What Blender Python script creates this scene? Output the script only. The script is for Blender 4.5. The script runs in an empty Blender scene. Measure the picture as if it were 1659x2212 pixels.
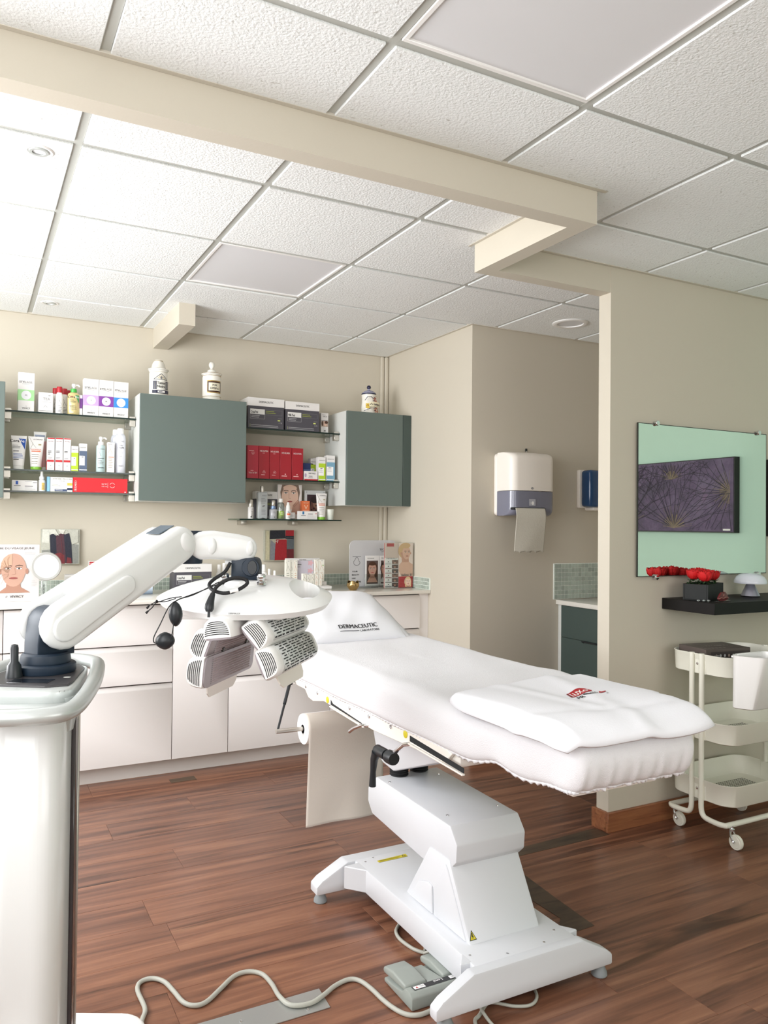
import bpy, bmesh, math, random
from mathutils import Vector, Matrix
random.seed(7)
C = bpy.context.scene.collection
SC = bpy.context.scene
PI = math.pi

# ---------------------------------------------------------------- camera
CAMZ = 1.33
F_PX = 1692.92                       # focal length in pixels of the 1659 x 2212 frame
cam_d = bpy.data.cameras.new('camera')
cam = bpy.data.objects.new('camera', cam_d); C.objects.link(cam)
cam_d.sensor_fit = 'VERTICAL'; cam_d.sensor_height = 24.0
cam_d.lens = 24.0 * F_PX / 2212.0
cam_d.clip_start = 0.05; cam_d.clip_end = 60
_r = Vector((0.88404438, -0.46730318, 0.00965769)); _d = Vector((0.01583758, 0.00929816, -0.99983134)); _f = Vector((0.46713456, 0.88404824, 0.01562094))
cam.matrix_world = Matrix(((_r.x, -_d.x, -_f.x, 0), (_r.y, -_d.y, -_f.y, 0), (_r.z, -_d.z, -_f.z, CAMZ), (0, 0, 0, 1)))
SC.camera = cam

# ---------------------------------------------------------------- exposure, sky, daylight
SC.view_settings.view_transform = 'Standard'; SC.view_settings.look = 'None'
SC.view_settings.exposure = 0.22; SC.view_settings.gamma = 1.0; SC.view_settings.use_curve_mapping = False
SC.render.film_transparent = False
SC.cycles.max_bounces = 10; SC.cycles.diffuse_bounces = 6; SC.cycles.glossy_bounces = 4; SC.cycles.transparent_max_bounces = 12
SC.cycles.use_denoising = True
SC.cycles.sample_clamp_indirect = 6
wld = bpy.data.worlds.new('sky'); SC.world = wld; wld.use_nodes = True
wn = wld.node_tree.nodes; wl = wld.node_tree.links
sky = wn.new('ShaderNodeTexSky'); sky.sky_type = 'HOSEK_WILKIE'; sky.turbidity = 4; sky.sun_direction = (-0.5, -0.6, 0.62)
wl.new(sky.outputs[0], wn['Background'].inputs[0]); wn['Background'].inputs[1].default_value = 0.9

def area(name, loc, rot, sx, sy, energy, col):
    l = bpy.data.lights.new(name, 'AREA'); l.shape = 'RECTANGLE'; l.size = sx; l.size_y = sy
    l.energy = energy; l.color = col
    o = bpy.data.objects.new(name, l); o.location = loc; o.rotation_euler = rot; C.objects.link(o); return o
XL = -1.05          # room side of the left wall
XR = 3.95           # room side of the right wall
YB = 4.74           # back wall
YR = -2.6           # rear wall behind the camera
CE = 2.4806         # suspended ceiling
WIN = [(2.15, 3.95, 0.95, 2.36), (-0.2, 1.5, 0.95, 2.36), (-2.2, -0.6, 0.95, 2.36)]   # windows in the left wall: y0 y1 z0 z1
WE = [92, 42, 26]
for i, (a, b, c, d) in enumerate(WIN):
    area('window_daylight', (XL - 0.02, (a + b) / 2, (c + d) / 2), (0, -PI / 2, 0), d - c, b - a, WE[i], (0.985, 0.99, 1.0))
area('rear_window_daylight', (1.6, YR - 0.02, 1.6), (PI / 2, 0, 0), 2.4, 1.3, 40, (1.0, 0.975, 0.945))

# ---------------------------------------------------------------- materials
MATS = {}
def lin(c):
    return tuple(x / 12.92 if x <= 0.04045 else ((x + 0.055) / 1.055) ** 2.4 for x in c)
def mat(name, rgb, rough=0.5, metal=0.0, bump=0.0, bscale=200.0, var=0.0, spec=0.5, coat=0.0, emit=None, trans=0.0):
    """principled material; rgb is an sRGB triple 0-255"""
    if name in MATS: return MATS[name]
    m = bpy.data.materials.new(name); m.use_nodes = True
    nt = m.node_tree; b = nt.nodes['Principled BSDF']
    col = lin([x / 255.0 for x in rgb]) + (1,)
    b.inputs['Base Color'].default_value = col
    b.inputs['Roughness'].default_value = rough; b.inputs['Metallic'].default_value = metal
    b.inputs['Specular IOR Level'].default_value = spec
    b.inputs['Coat Weight'].default_value = coat; b.inputs['Coat Roughness'].default_value = 0.08
    if trans: b.inputs['Transmission Weight'].default_value = trans
    if emit:
        b.inputs['Emission Color'].default_value = col; b.inputs['Emission Strength'].default_value = emit
    if bump or var:
        tc = nt.nodes.new('ShaderNodeTexCoord'); nz = nt.nodes.new('ShaderNodeTexNoise')
        nz.inputs['Scale'].default_value = bscale; nz.inputs['Detail'].default_value = 3
        nt.links.new(tc.outputs['Object'], nz.inputs['Vector'])
        if bump:
            bp = nt.nodes.new('ShaderNodeBump'); bp.inputs['Strength'].default_value = bump; bp.inputs['Distance'].default_value = 0.004
            nt.links.new(nz.outputs[0], bp.inputs['Height']); nt.links.new(bp.outputs[0], b.inputs['Normal'])
        if var:
            mx = nt.nodes.new('ShaderNodeMix'); mx.data_type = 'RGBA'
            mx.inputs[6].default_value = tuple(c * (1 - var) for c in col[:3]) + (1,); mx.inputs[7].default_value = tuple(min(1, c * (1 + var)) for c in col[:3]) + (1,)
            nt.links.new(nz.outputs[0], mx.inputs[0]); nt.links.new(mx.outputs[2], b.inputs['Base Color'])
    MATS[name] = m; return m
def flat(rgb, rough=0.45):
    return mat('print_%d_%d_%d_%d' % (*rgb, int(rough * 100)), rgb, rough)

M_wall = mat('warm_beige_wall_paint', (203, 196, 181), 0.85, bump=0.05, bscale=90)
M_trim = mat('pale_ceiling_edge_trim', (205, 199, 186), 0.6, var=0.02, bscale=10)
M_mint = mat('mint_green_wall_paint', (193, 219, 200), 0.85, bump=0.05, bscale=90)
M_tile = mat('mineral_fibre_ceiling_tile', (238, 238, 236), 0.92)
M_tbar = mat('painted_steel_ceiling_grid', (186, 188, 182), 0.5, var=0.02, bscale=20)
M_lite = mat('frosted_panel_light_diffuser', (224, 225, 228), 0.5, var=0.01, bscale=3)
M_whitelac = mat('white_lacquered_furniture', (229, 225, 223), 0.35, var=0.01, bscale=4)
M_plinth = mat('white_laminate_plinth', (222, 217, 213), 0.45, var=0.02, bscale=5)
M_worktop = mat('polished_white_stone_worktop', (226, 223, 215), 0.14, var=0.02, bscale=60)
M_gap = mat('dark_cabinet_gap', (70, 66, 62), 0.9, var=0.1, bscale=30)
M_green = mat('matt_grey_green_laminate', (96, 109, 104), 0.5, var=0.02, bscale=6)
M_green2 = mat('dark_green_laminate', (66, 80, 76), 0.45, var=0.02, bscale=6)
M_carc = mat('pale_grey_cabinet_carcass', (208, 210, 206), 0.45, var=0.02, bscale=6)
M_gedge = mat('dark_green_glass_edge', (16, 38, 34), 0.12, var=0.1, bscale=40)
M_steel = mat('brushed_steel', (200, 196, 188), 0.32, 0.9, bump=0.02, bscale=400)
M_chrome = mat('polished_chrome', (225, 225, 228), 0.08, 1.0, var=0.01, bscale=10)
M_mirror = mat('silvered_mirror_glass', (226, 234, 230), 0.015, 1.0, var=0.003, bscale=4)
M_dark = mat('dark_mirror_edge', (70, 72, 70), 0.25, 0.6, var=0.05, bscale=20)
M_blackwood = mat('black_brown_shelf_veneer', (17, 14, 14), 0.5, spec=0.25, var=0.2, bscale=30)
M_white = mat('glossy_white_plastic', (232, 233, 232), 0.28, var=0.01, bscale=3, coat=0.3)
M_white2 = mat('satin_white_plastic', (240, 239, 237), 0.4, var=0.01, bscale=3)
M_cream = mat('cream_white_plastic', (240, 234, 226), 0.4, var=0.01, bscale=3)
M_blue = mat('dark_petrol_blue_plastic', (22, 38, 54), 0.5, var=0.05, bscale=12)
M_black = mat('black_rubber', (20, 21, 24), 0.6, var=0.1, bscale=40)
M_blackp = mat('black_plastic', (34, 38, 42), 0.38, var=0.05, bscale=40)
M_silver = mat('silver_painted_metal', (196, 200, 198), 0.32, 0.35, var=0.03, bscale=6)
M_powder = mat('white_powder_coated_steel', (236, 238, 242), 0.42, bump=0.06, bscale=700)
M_cover = mat('white_moulded_cover', (213, 215, 219), 0.4, var=0.01, bscale=5)
M_terry = mat('white_terry_cloth', (231, 230, 233), 0.95, bump=0.35, bscale=420, spec=0.1)
M_cotton = mat('white_cotton', (236, 236, 241), 0.9, bump=0.12, bscale=300, spec=0.15)
M_paper = mat('unbleached_white_paper', (216, 208, 198), 0.85, bump=0.08, bscale=160)
M_paperw = mat('white_paper_roll_end', (244, 244, 244), 0.9, bump=0.1, bscale=300)
M_creamm = mat('cream_painted_steel', (232, 231, 218), 0.38, var=0.01, bscale=6)
M_grey = mat('grey_green_plastic', (150, 156, 150), 0.45, var=0.02, bscale=20)
M_cable = mat('grey_cable_sheath', (176, 176, 166), 0.45, var=0.02, bscale=30)
M_padg = mat('grey_rubber_pad', (140, 146, 148), 0.5, var=0.03, bscale=30)
M_alu = mat('brushed_aluminium_plate', (190, 192, 190), 0.35, 0.75, bump=0.02, bscale=300)
M_yellow = mat('yellow_warning_label', (212, 196, 40), 0.45, var=0.03, bscale=30)
M_porc = mat('glazed_porcelain', (240, 238, 230), 0.15, var=0.02, bscale=14)
M_gold = mat('brushed_gold', (178, 152, 104), 0.25, 0.95, var=0.05, bscale=20)
M_red = mat('red_card', (176, 30, 42), 0.4, var=0.02, bscale=12)
M_card = mat('white_card', (226, 224, 222), 0.5, var=0.01, bscale=12)
M_clear = mat('clear_acrylic', (238, 242, 240), 0.05, trans=0.85, var=0.005, bscale=5)
M_liquid = mat('amber_cleanser', (206, 188, 132), 0.12, var=0.03, bscale=12, coat=0.4)
M_bdisp = mat('translucent_blue_plastic', (20, 66, 112), 0.12, var=0.1, bscale=16, coat=0.5)
M_smoke = mat('smoky_lilac_plastic', (122, 124, 140), 0.16, var=0.03, bscale=10, coat=0.4)
M_tissue = mat('embossed_paper_towel', (206, 202, 190), 0.9, bump=0.3, bscale=120, var=0.03)
M_petal = mat('red_velvet_petal', (196, 10, 16), 0.7, var=0.25, bscale=60)
M_leaf = mat('dark_green_leaf', (36, 70, 34), 0.6, var=0.3, bscale=80)
M_slate = mat('black_stone_planter', (20, 23, 23), 0.7, var=0.3, bscale=80)
M_lens = mat('pinkish_led_lens', (186, 176, 180), 0.25, var=0.05, bscale=200)
M_led = mat('grey_led_panel', (158, 148, 152), 0.35, var=0.04, bscale=100)
M_vent = mat('dark_vent_slot', (28, 30, 32), 0.8, var=0.1, bscale=60)
M_vback = mat('silver_grey_panel_back', (206, 208, 206), 0.35, 0.15, var=0.02, bscale=12)
M_lamp = mat('milky_lamp_shade', (222, 226, 236), 0.12, var=0.01, bscale=5, coat=0.4)
M_lampb = mat('lilac_grey_metal', (168, 168, 182), 0.3, 0.6, var=0.02, bscale=20)
M_grout = mat('pale_grout', (226, 232, 224), 0.8, var=0.03, bscale=60)

def glass_mat(name, tint, refl=0.09, rough=0.02):
    m = bpy.data.materials.new(name); m.use_nodes = True; nt = m.node_tree; nt.nodes.clear()
    o = nt.nodes.new('ShaderNodeOutputMaterial'); t = nt.nodes.new('ShaderNodeBsdfTransparent'); g = nt.nodes.new('ShaderNodeBsdfGlossy')
    t.inputs[0].default_value = tint + (1,); g.inputs['Roughness'].default_value = rough
    lw = nt.nodes.new('ShaderNodeLayerWeight'); lw.inputs[0].default_value = 0.25
    mx = nt.nodes.new('ShaderNodeMixShader'); mp = nt.nodes.new('ShaderNodeMath'); mp.operation = 'MULTIPLY_ADD'; mp.inputs[1].default_value = 0.6; mp.inputs[2].default_value = refl
    nt.links.new(lw.outputs['Fresnel'], mp.inputs[0]); nt.links.new(mp.outputs[0], mx.inputs[0])
    nt.links.new(t.outputs[0], mx.inputs[1]); nt.links.new(g.outputs[0], mx.inputs[2]); nt.links.new(mx.outputs[0], o.inputs[0])
    return m
M_glass = glass_mat('shelf_glass', (0.86, 0.93, 0.89))
M_acryl = glass_mat('acrylic_sheet', (0.95, 0.97, 0.96), 0.05)
M_bottle = glass_mat('clear_bottle', (0.80, 0.86, 0.86), 0.10)
M_wpane = glass_mat('window_glass', (0.97, 0.98, 0.98), 0.03)

def ramp(nt, stops):
    r = nt.nodes.new('ShaderNodeValToRGB'); e = r.color_ramp.elements
    while len(e) < len(stops): e.new(0.5)
    for i, (p, c) in enumerate(stops):
        e[i].position = p; e[i].color = lin([x / 255 for x in c]) + (1,)
    return r
def wood(name, stops, sx, sy, rough, rnd=0.25, axis='X', bump=0.06):
    """long grain along one axis, tinted per board by the object's random number"""
    m = bpy.data.materials.new(name); m.use_nodes = True; nt = m.node_tree; b = nt.nodes['Principled BSDF']; L = nt.links.new
    g = nt.nodes.new('ShaderNodeNewGeometry'); oi = nt.nodes.new('ShaderNodeObjectInfo')
    ad = nt.nodes.new('ShaderNodeVectorMath'); ad.operation = 'ADD'
    cx = nt.nodes.new('ShaderNodeCombineXYZ'); ml = nt.nodes.new('ShaderNodeMath'); ml.operation = 'MULTIPLY'; ml.inputs[1].default_value = 37.0
    L(oi.outputs['Random'], ml.inputs[0]); L(ml.outputs[0], cx.inputs[0]); L(ml.outputs[0], cx.inputs[2])
    L(g.outputs['Position'], ad.inputs[0]); L(cx.outputs[0], ad.inputs[1])
    mp = nt.nodes.new('ShaderNodeMapping'); mp.inputs['Scale'].default_value = (sx, sy, sy)
    L(ad.outputs[0], mp.inputs[0])
    n1 = nt.nodes.new('ShaderNodeTexNoise'); n1.inputs['Scale'].default_value = 1.0; n1.inputs['Detail'].default_value = 7; n1.inputs['Roughness'].default_value = 0.62; n1.inputs['Distortion'].default_value = 0.6
    L(mp.outputs[0], n1.inputs['Vector'])
    a2 = nt.nodes.new('ShaderNodeMath'); a2.operation = 'MULTIPLY_ADD'; a2.inputs[1].default_value = rnd; L(oi.outputs['Random'], a2.inputs[0])
    s2 = nt.nodes.new('ShaderNodeMath'); s2.operation = 'SUBTRACT'; s2.inputs[1].default_value = rnd / 2; L(n1.outputs[0], s2.inputs[0]); L(s2.outputs[0], a2.inputs[2])
    r = ramp(nt, stops); L(a2.outputs[0], r.inputs[0])
    # dark heart-wood streaks
    mp2 = nt.nodes.new('ShaderNodeMapping'); mp2.inputs['Scale'].default_value = (sx * 0.9, sy * 0.55, sy); mp2.inputs['Location'].default_value = (3.1, 7.7, 0); L(ad.outputs[0], mp2.inputs[0])
    n2 = nt.nodes.new('ShaderNodeTexNoise'); n2.inputs['Scale'].default_value = 1.0; n2.inputs['Detail'].default_value = 4; n2.inputs['Distortion'].default_value = 1.4; L(mp2.outputs[0], n2.inputs['Vector'])
    r2 = ramp(nt, [(0.60, (255, 255, 255)), (0.72, (120, 112, 96))]); L(n2.outputs[0], r2.inputs[0])
    mx = nt.nodes.new('ShaderNodeMix'); mx.data_type = 'RGBA'; mx.blend_type = 'MULTIPLY'; mx.inputs[0].default_value = 0.8
    L(r.outputs[0], mx.inputs[6]); L(r2.outputs[0], mx.inputs[7]); L(mx.outputs[2], b.inputs['Base Color'])
    bp = nt.nodes.new('ShaderNodeBump'); bp.inputs['Strength'].default_value = bump; bp.inputs['Distance'].default_value = 0.002
    L(n1.outputs[0], bp.inputs['Height']); L(bp.outputs[0], b.inputs['Normal'])
    b.inputs['Roughness'].default_value = rough
    return m
M_floor = wood('merbau_laminate_floor', [(0.22, (56, 37, 30)), (0.40, (102, 67, 52)), (0.56, (132, 89, 68)), (0.78, (162, 117, 89))], 1.1, 21.0, 0.28, rnd=0.10)
M_patch = wood('dark_filler_strip', [(0.2, (52, 42, 34)), (0.5, (84, 68, 54)), (0.8, (104, 88, 70))], 3.0, 22.0, 0.4)
M_basew = wood('reddish_baseboard_wood', [(0.25, (112, 66, 42)), (0.5, (140, 88, 58)), (0.8, (168, 112, 74))], 3.0, 40.0, 0.4, 0.1)

def tile_mat():
    m = M_tile; nt = m.node_tree; b = nt.nodes['Principled BSDF']; L = nt.links.new
    g = nt.nodes.new('ShaderNodeNewGeometry')
    n = nt.nodes.new('ShaderNodeTexNoise'); n.inputs['Scale'].default_value = 130; n.inputs['Detail'].default_value = 2; L(g.outputs['Position'], n.inputs['Vector'])
    v = nt.nodes.new('ShaderNodeTexNoise'); v.inputs['Scale'].default_value = 85; v.inputs['Detail'].default_value = 3; L(g.outputs['Position'], v.inputs['Vector'])
    r = ramp(nt, [(0.27, (206, 206, 202)), (0.34, (238, 241, 241))]); L(v.outputs[0], r.inputs[0]); L(r.outputs[0], b.inputs['Base Color'])
    bp = nt.nodes.new('ShaderNodeBump'); bp.inputs['Strength'].default_value = 0.55; bp.inputs['Distance'].default_value = 0.005
    L(n.outputs[0], bp.inputs['Height']); L(bp.outputs[0], b.inputs['Normal'])
tile_mat()
def attach_random(m, amount):
    nt = m.node_tree; b = nt.nodes['Principled BSDF']; oi = nt.nodes.new('ShaderNodeObjectInfo')
    r = nt.nodes.new('ShaderNodeValToRGB'); e = r.color_ramp.elements
    c = b.inputs['Base Color'].default_value
    e[0].color = tuple(x * (1 - amount) for x in c[:3]) + (1,); e[1].color = tuple(min(1, x * (1 + amount)) for x in c[:3]) + (1,)
    nt.links.new(oi.outputs['Random'], r.inputs[0]); nt.links.new(r.outputs[0], b.inputs['Base Color'])
M_mos = mat('grey_green_glass_tile', (168, 180, 170), 0.15, coat=0.2); attach_random(M_mos, 0.14)

# ---------------------------------------------------------------- building helpers
def origin(o):
    v = Vector((0, 0, 0))
    while o is not None: v += Vector(o.location); o = o.parent
    return v
class MB:
    """a bmesh that collects primitive shapes and becomes ONE mesh object"""
    def __init__(s): s.b = bmesh.new()
    def box(s, x0, x1, y0, y1, z0, z1, bev=0.0, seg=2, rot=None):
        r = bmesh.ops.create_cube(s.b, size=1.0); vs = r['verts']
        for v in vs: v.co = Vector(((x0 + x1) / 2 + v.co.x * (x1 - x0), (y0 + y1) / 2 + v.co.y * (y1 - y0), (z0 + z1) / 2 + v.co.z * (z1 - z0)))
        if bev > 0:
            es = list({e for v in vs for e in v.link_edges})
            rr = bmesh.ops.bevel(s.b, geom=es, offset=bev, segments=seg, affect='EDGES', profile=0.5); vs = rr['verts']
        if rot: s.rot(vs, rot)
        return vs
    def rot(s, vs, rot):
        ang, axis, cen = rot
        bmesh.ops.rotate(s.b, verts=list(vs), cent=cen, matrix=Matrix.Rotation(ang, 3, axis))
    def prism(s, pts, axis, a0, a1, bev=0.0, seg=2):
        """extrude a closed outline along x, y or z; outline pts are the other two coordinates in order"""
        def P(p, a):
            return {'x': (a, p[0], p[1]), 'y': (p[0], a, p[1]), 'z': (p[0], p[1], a)}[axis]
        v0 = [s.b.verts.new(P(p, a0)) for p in pts]; v1 = [s.b.verts.new(P(p, a1)) for p in pts]; n = len(pts)
        fs = [s.b.faces.new(v0), s.b.faces.new(v1[::-1])]
        for i in range(n): fs.append(s.b.faces.new((v0[i], v1[i], v1[(i + 1) % n], v0[(i + 1) % n])))
        bmesh.ops.recalc_face_normals(s.b, faces=fs)
        vs = v0 + v1
        if bev > 0:
            es = list({e for f in fs for e in f.edges})
            vs = bmesh.ops.bevel(s.b, geom=es, offset=bev, segments=seg, affect='EDGES', profile=0.5)['verts']
        return vs
    def tube(s, pts, r, n=10, closed=False, cap=True):
        pts = [Vector(p) for p in pts]; N = len(pts); rings = []
        t0 = None; nrm = None
        for i, p in enumerate(pts):
            if closed: t = (pts[(i + 1) % N] - pts[i - 1])
            else: t = (pts[min(i + 1, N - 1)] - pts[max(i - 1, 0)])
            t.normalize()
            if nrm is None:
                a = Vector((0, 0, 1)) if abs(t.z) < 0.9 else Vector((1, 0, 0)); nrm = t.cross(a).normalized()
            else:
                nrm = (nrm - t * nrm.dot(t)).normalized()
            bn = t.cross(nrm); rr = r[i] if isinstance(r, (list, tuple)) else r
            rings.append([s.b.verts.new(p + (nrm * math.cos(2 * PI * k / n) + bn * math.sin(2 * PI * k / n)) * rr) for k in range(n)])
        m = N if closed else N - 1
        for i in range(m):
            A, B = rings[i], rings[(i + 1) % N]
            for k in range(n): s.b.faces.new((A[k], A[(k + 1) % n], B[(k + 1) % n], B[k]))
        if cap and not closed: s.b.faces.new(rings[0][::-1]); s.b.faces.new(rings[-1])
        return [v for R_ in rings for v in R_]
    def lathe(s, prof, n=24, c=(0, 0, 0), ax='z', sx=1.0, sy=1.0):
        """profile of (radius, height) turned round an axis through c"""
        rings = []
        for r, h in prof:
            ring = []
            for k in range(n):
                a = 2 * PI * k / n; p = (r * math.cos(a) * sx, r * math.sin(a) * sy, h)
                if ax == 'x': p = (p[2], p[0], p[1])
                if ax == 'y': p = (p[0], p[2], p[1])
                ring.append(s.b.verts.new((p[0] + c[0], p[1] + c[1], p[2] + c[2])))
            rings.append(ring)
        fs = []
        for i in range(len(rings) - 1):
            A, B = rings[i], rings[i + 1]
            for k in range(n): fs.append(s.b.faces.new((A[k], A[(k + 1) % n], B[(k + 1) % n], B[k])))
        fs.append(s.b.faces.new(rings[0][::-1])); fs.append(s.b.faces.new(rings[-1]))
        bmesh.ops.recalc_face_normals(s.b, faces=fs)
        return [v for R_ in rings for v in R_]
    def grid(s, fn, nu, nv, wrapu=False):
        V = [[s.b.verts.new(fn(i / nu, j / nv)) for j in range(nv + 1)] for i in range(nu + (0 if wrapu else 1))]
        for i in range(nu):
            A = V[i]; B = V[(i + 1) % len(V)]
            for j in range(nv): s.b.faces.new((A[j], B[j], B[j + 1], A[j + 1]))
        return [v for r in V for v in r]
    def build(s, name, m, parent=None, local=False, sharp=40, smooth=True, thick=0, subd=0):
        me = bpy.data.meshes.new(name)
        if parent is not None and not local: bmesh.ops.translate(s.b, verts=s.b.verts, vec=-origin(parent))
        s.b.to_mesh(me); s.b.free()
        for mm in (m if isinstance(m, (list, tuple)) else [m]): me.materials.append(mm)
        if smooth:
            me.shade_smooth(); me.set_sharp_from_angle(angle=math.radians(sharp))
        o = bpy.data.objects.new(name, me); C.objects.link(o)
        if parent is not None: o.parent = parent
        if thick:
            md = o.modifiers.new('thickness', 'SOLIDIFY'); md.thickness = thick; md.offset = 0
        if subd:
            md = o.modifiers.new('smooth', 'SUBSURF'); md.levels = md.render_levels = subd
        return o
def thing(name, label, cat, loc=(0, 0, 0), group=None, rz=0):
    o = bpy.data.objects.new(name, None); C.objects.link(o); o.location = loc; o.rotation_euler = (0, 0, rz); o.empty_display_size = 0.05
    o['label'] = label; o['category'] = cat
    if group: o['group'] = group
    return o
def tag(o, label, cat, group=None):
    o['label'] = label; o['category'] = cat
    if group: o['group'] = group
    return o
def struct(o): o['kind'] = 'structure'; return o
def box(name, m, parent, x0, x1, y0, y1, z0, z1, bev=0.0, seg=2, local=False):
    b = MB(); b.box(x0, x1, y0, y1, z0, z1, bev, seg); return b.build(name, m, parent, local)
def dup(root, loc, label=None, group=None, rz=None):
    def cp(o, par):
        c = o.copy(); C.objects.link(c); c.parent = par
        for ch in list(o.children): cp(ch, c)
        return c
    r = cp(root, None); r.location = loc
    if rz is not None: r.rotation_euler = (0, 0, rz)
    if label: r['label'] = label
    if group: r['group'] = group
    return r
def boolean(ba, bb, op='DIFFERENCE'):
    """ba (a MB) cut by bb (a MB); returns a new MB"""
    obs = []
    for q in (ba, bb):
        me = bpy.data.meshes.new('cut'); q.b.to_mesh(me); q.b.free(); o = bpy.data.objects.new('cut', me); C.objects.link(o); obs.append(o)
    md = obs[0].modifiers.new('cut', 'BOOLEAN'); md.operation = op; md.object = obs[1]; md.solver = 'EXACT'
    dg = bpy.context.evaluated_depsgraph_get(); ev = obs[0].evaluated_get(dg); me = ev.to_mesh()
    r = MB(); r.b.from_mesh(me); ev.to_mesh_clear()
    for o in obs:
        d = o.data; bpy.data.objects.remove(o); bpy.data.meshes.remove(d)
    return r

# ---------------------------------------------------------------- flat print (lettering, logos, pictures) as thin layered shapes
_TXT = {}
def glyphs(s):
    if s not in _TXT:
        cu = bpy.data.curves.new('lettering', 'FONT'); cu.body = s; cu.size = 1.0; cu.resolution_u = 3; cu.align_x = 'LEFT'
        o = bpy.data.objects.new('lettering', cu); C.objects.link(o)
        dg = bpy.context.evaluated_depsgraph_get(); me = o.evaluated_get(dg).to_mesh()
        vs = [(v.co.x, v.co.y) for v in me.vertices]; fs = [tuple(p.vertices) for p in me.polygons]
        o.evaluated_get(dg).to_mesh_clear(); bpy.data.objects.remove(o); bpy.data.curves.remove(cu)
        _TXT[s] = (vs, fs)
    return _TXT[s]
class Print:
    """2-D artwork in (u, v) metres laid on a surface by fn(u, v, lift); curved surfaces get it cut into narrow strips first"""
    def __init__(s, fn, eps=0.00008): s.raw = fn; s.step = getattr(fn, 'step', None); s.fn = lambda u, v, h: (u, v, h); s.b = bmesh.new(); s.m = []; s.k = 1; s.eps = eps
    def mi(s, m):
        if m not in s.m: s.m.append(m)
        return s.m.index(m)
    def poly(s, pts, m, lift=None):
        i = s.mi(m); h = s.k * s.eps; s.k += 1
        f = s.b.faces.new([s.b.verts.new(s.fn(u, v, h)) for u, v in pts]); f.material_index = i
    def rect(s, u0, u1, v0, v1, m, n=1):
        i = s.mi(m); h = s.k * s.eps; s.k += 1
        for q in range(n):
            a = u0 + (u1 - u0) * q / n; c = u0 + (u1 - u0) * (q + 1) / n
            f = s.b.faces.new([s.b.verts.new(s.fn(*p, h)) for p in ((a, v0), (c, v0), (c, v1), (a, v1))]); f.material_index = i
    def ell(s, cu, cv, ru, rv, m, n=20, a0=0, a1=2 * PI, rot=0):
        pts = []
        full = abs(a1 - a0 - 2 * PI) < 1e-6
        for q in range(n if full else n + 1):
            a = a0 + (a1 - a0) * q / n; x = ru * math.cos(a); y = rv * math.sin(a)
            pts.append((cu + x * math.cos(rot) - y * math.sin(rot), cv + x * math.sin(rot) + y * math.cos(rot)))
        s.poly(pts, m)
    def line(s, pts, w, m):
        i = s.mi(m); h = s.k * s.eps; s.k += 1
        for (a, b) in zip(pts[:-1], pts[1:]):
            d = Vector((b[0] - a[0], b[1] - a[1])); 
            if d.length < 1e-9: continue
            d.normalize(); n = Vector((-d.y, d.x)) * w / 2; e = d * w * 0.3
            q = [(a[0] - e.x + n.x, a[1] - e.y + n.y), (a[0] - e.x - n.x, a[1] - e.y - n.y), (b[0] + e.x - n.x, b[1] + e.y - n.y), (b[0] + e.x + n.x, b[1] + e.y + n.y)]
            f = s.b.faces.new([s.b.verts.new(s.fn(*p, h)) for p in q]); f.material_index = i
    def frame(s, u0, u1, v0, v1, w, m):
        s.line([(u0, v0), (u1, v0), (u1, v1), (u0, v1), (u0, v0)], w, m)
    def text(s, t, u, v, h, m, align='c', width=None, rot=0.0, bold=None):
        """capital height h; (u, v) is the left, centre or right end of the base line"""
        vs, fs = glyphs(t)
        if not vs: return
        i = s.mi(m); H = s.k * s.eps; s.k += 1
        x0 = min(p[0] for p in vs); x1 = max(p[0] for p in vs); sc = h / 0.70; sx = sc
        if width: sx = width / (x1 - x0)
        if bold is None: bold = h * .035
        off = {'l': -x0, 'c': -(x0 + x1) / 2, 'r': -x1}[align]
        c, d = math.cos(rot), math.sin(rot)
        for db in ((0,) if not bold else (-bold, bold)):
            V = []
            for px, py in vs:
                a, b = (px + off) * sx + db, py * sc
                V.append(s.b.verts.new(s.fn(u + a * c - b * d, v + a * d + b * c, H)))
            for f in fs:
                try:
                    ff = s.b.faces.new([V[q] for q in f]); ff.material_index = i
                except ValueError: pass
    def lines(s, u0, u1, v1, n, dv, h, m, seed=1):
        """rows of small print, too small to read in the photograph"""
        rr = random.Random(seed)
        for q in range(n):
            s.rect(u0, u0 + (u1 - u0) * rr.uniform(0.6, 1.0), v1 - q * dv - h, v1 - q * dv, m)
    def build(s, name, parent):
        me = bpy.data.meshes.new(name)
        if s.step:
            for ax in (0, 1):
                st = s.step[ax]
                if not st or not s.b.verts: continue
                lo = min(v.co[ax] for v in s.b.verts); hi = max(v.co[ax] for v in s.b.verts); q = lo + st * .5
                while q < hi:
                    co = [0, 0, 0]; co[ax] = q; no = [0, 0, 0]; no[ax] = 1
                    bmesh.ops.bisect_plane(s.b, geom=s.b.verts[:] + s.b.edges[:] + s.b.faces[:], plane_co=co, plane_no=no); q += st
        for v in s.b.verts: v.co = s.raw(v.co.x, v.co.y, v.co.z)
        bmesh.ops.translate(s.b, verts=s.b.verts, vec=-origin(parent))
        s.b.to_mesh(me); s.b.free()
        for m in s.m: me.materials.append(m)
        o = bpy.data.objects.new(name, me); C.objects.link(o); o.parent = parent; return o
def on_y(y): return lambda u, v, h: (u, y - h, v)                                # a front facing the camera side (-y)
def on_cyl(cx, cy, R):
    f = lambda u, v, h: (cx + (R + .0004 + h) * math.sin((u - cx) / R), cy - (R + .0004 + h) * math.cos((u - cx) / R), v)
    f.step = (R * .16, None); return f
INK = flat((34, 34, 36)); INKG = flat((120, 120, 122)); WHITE = flat((244, 243, 242)); REDP = flat((186, 34, 42)); LGREY = flat((178, 178, 180))
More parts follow.
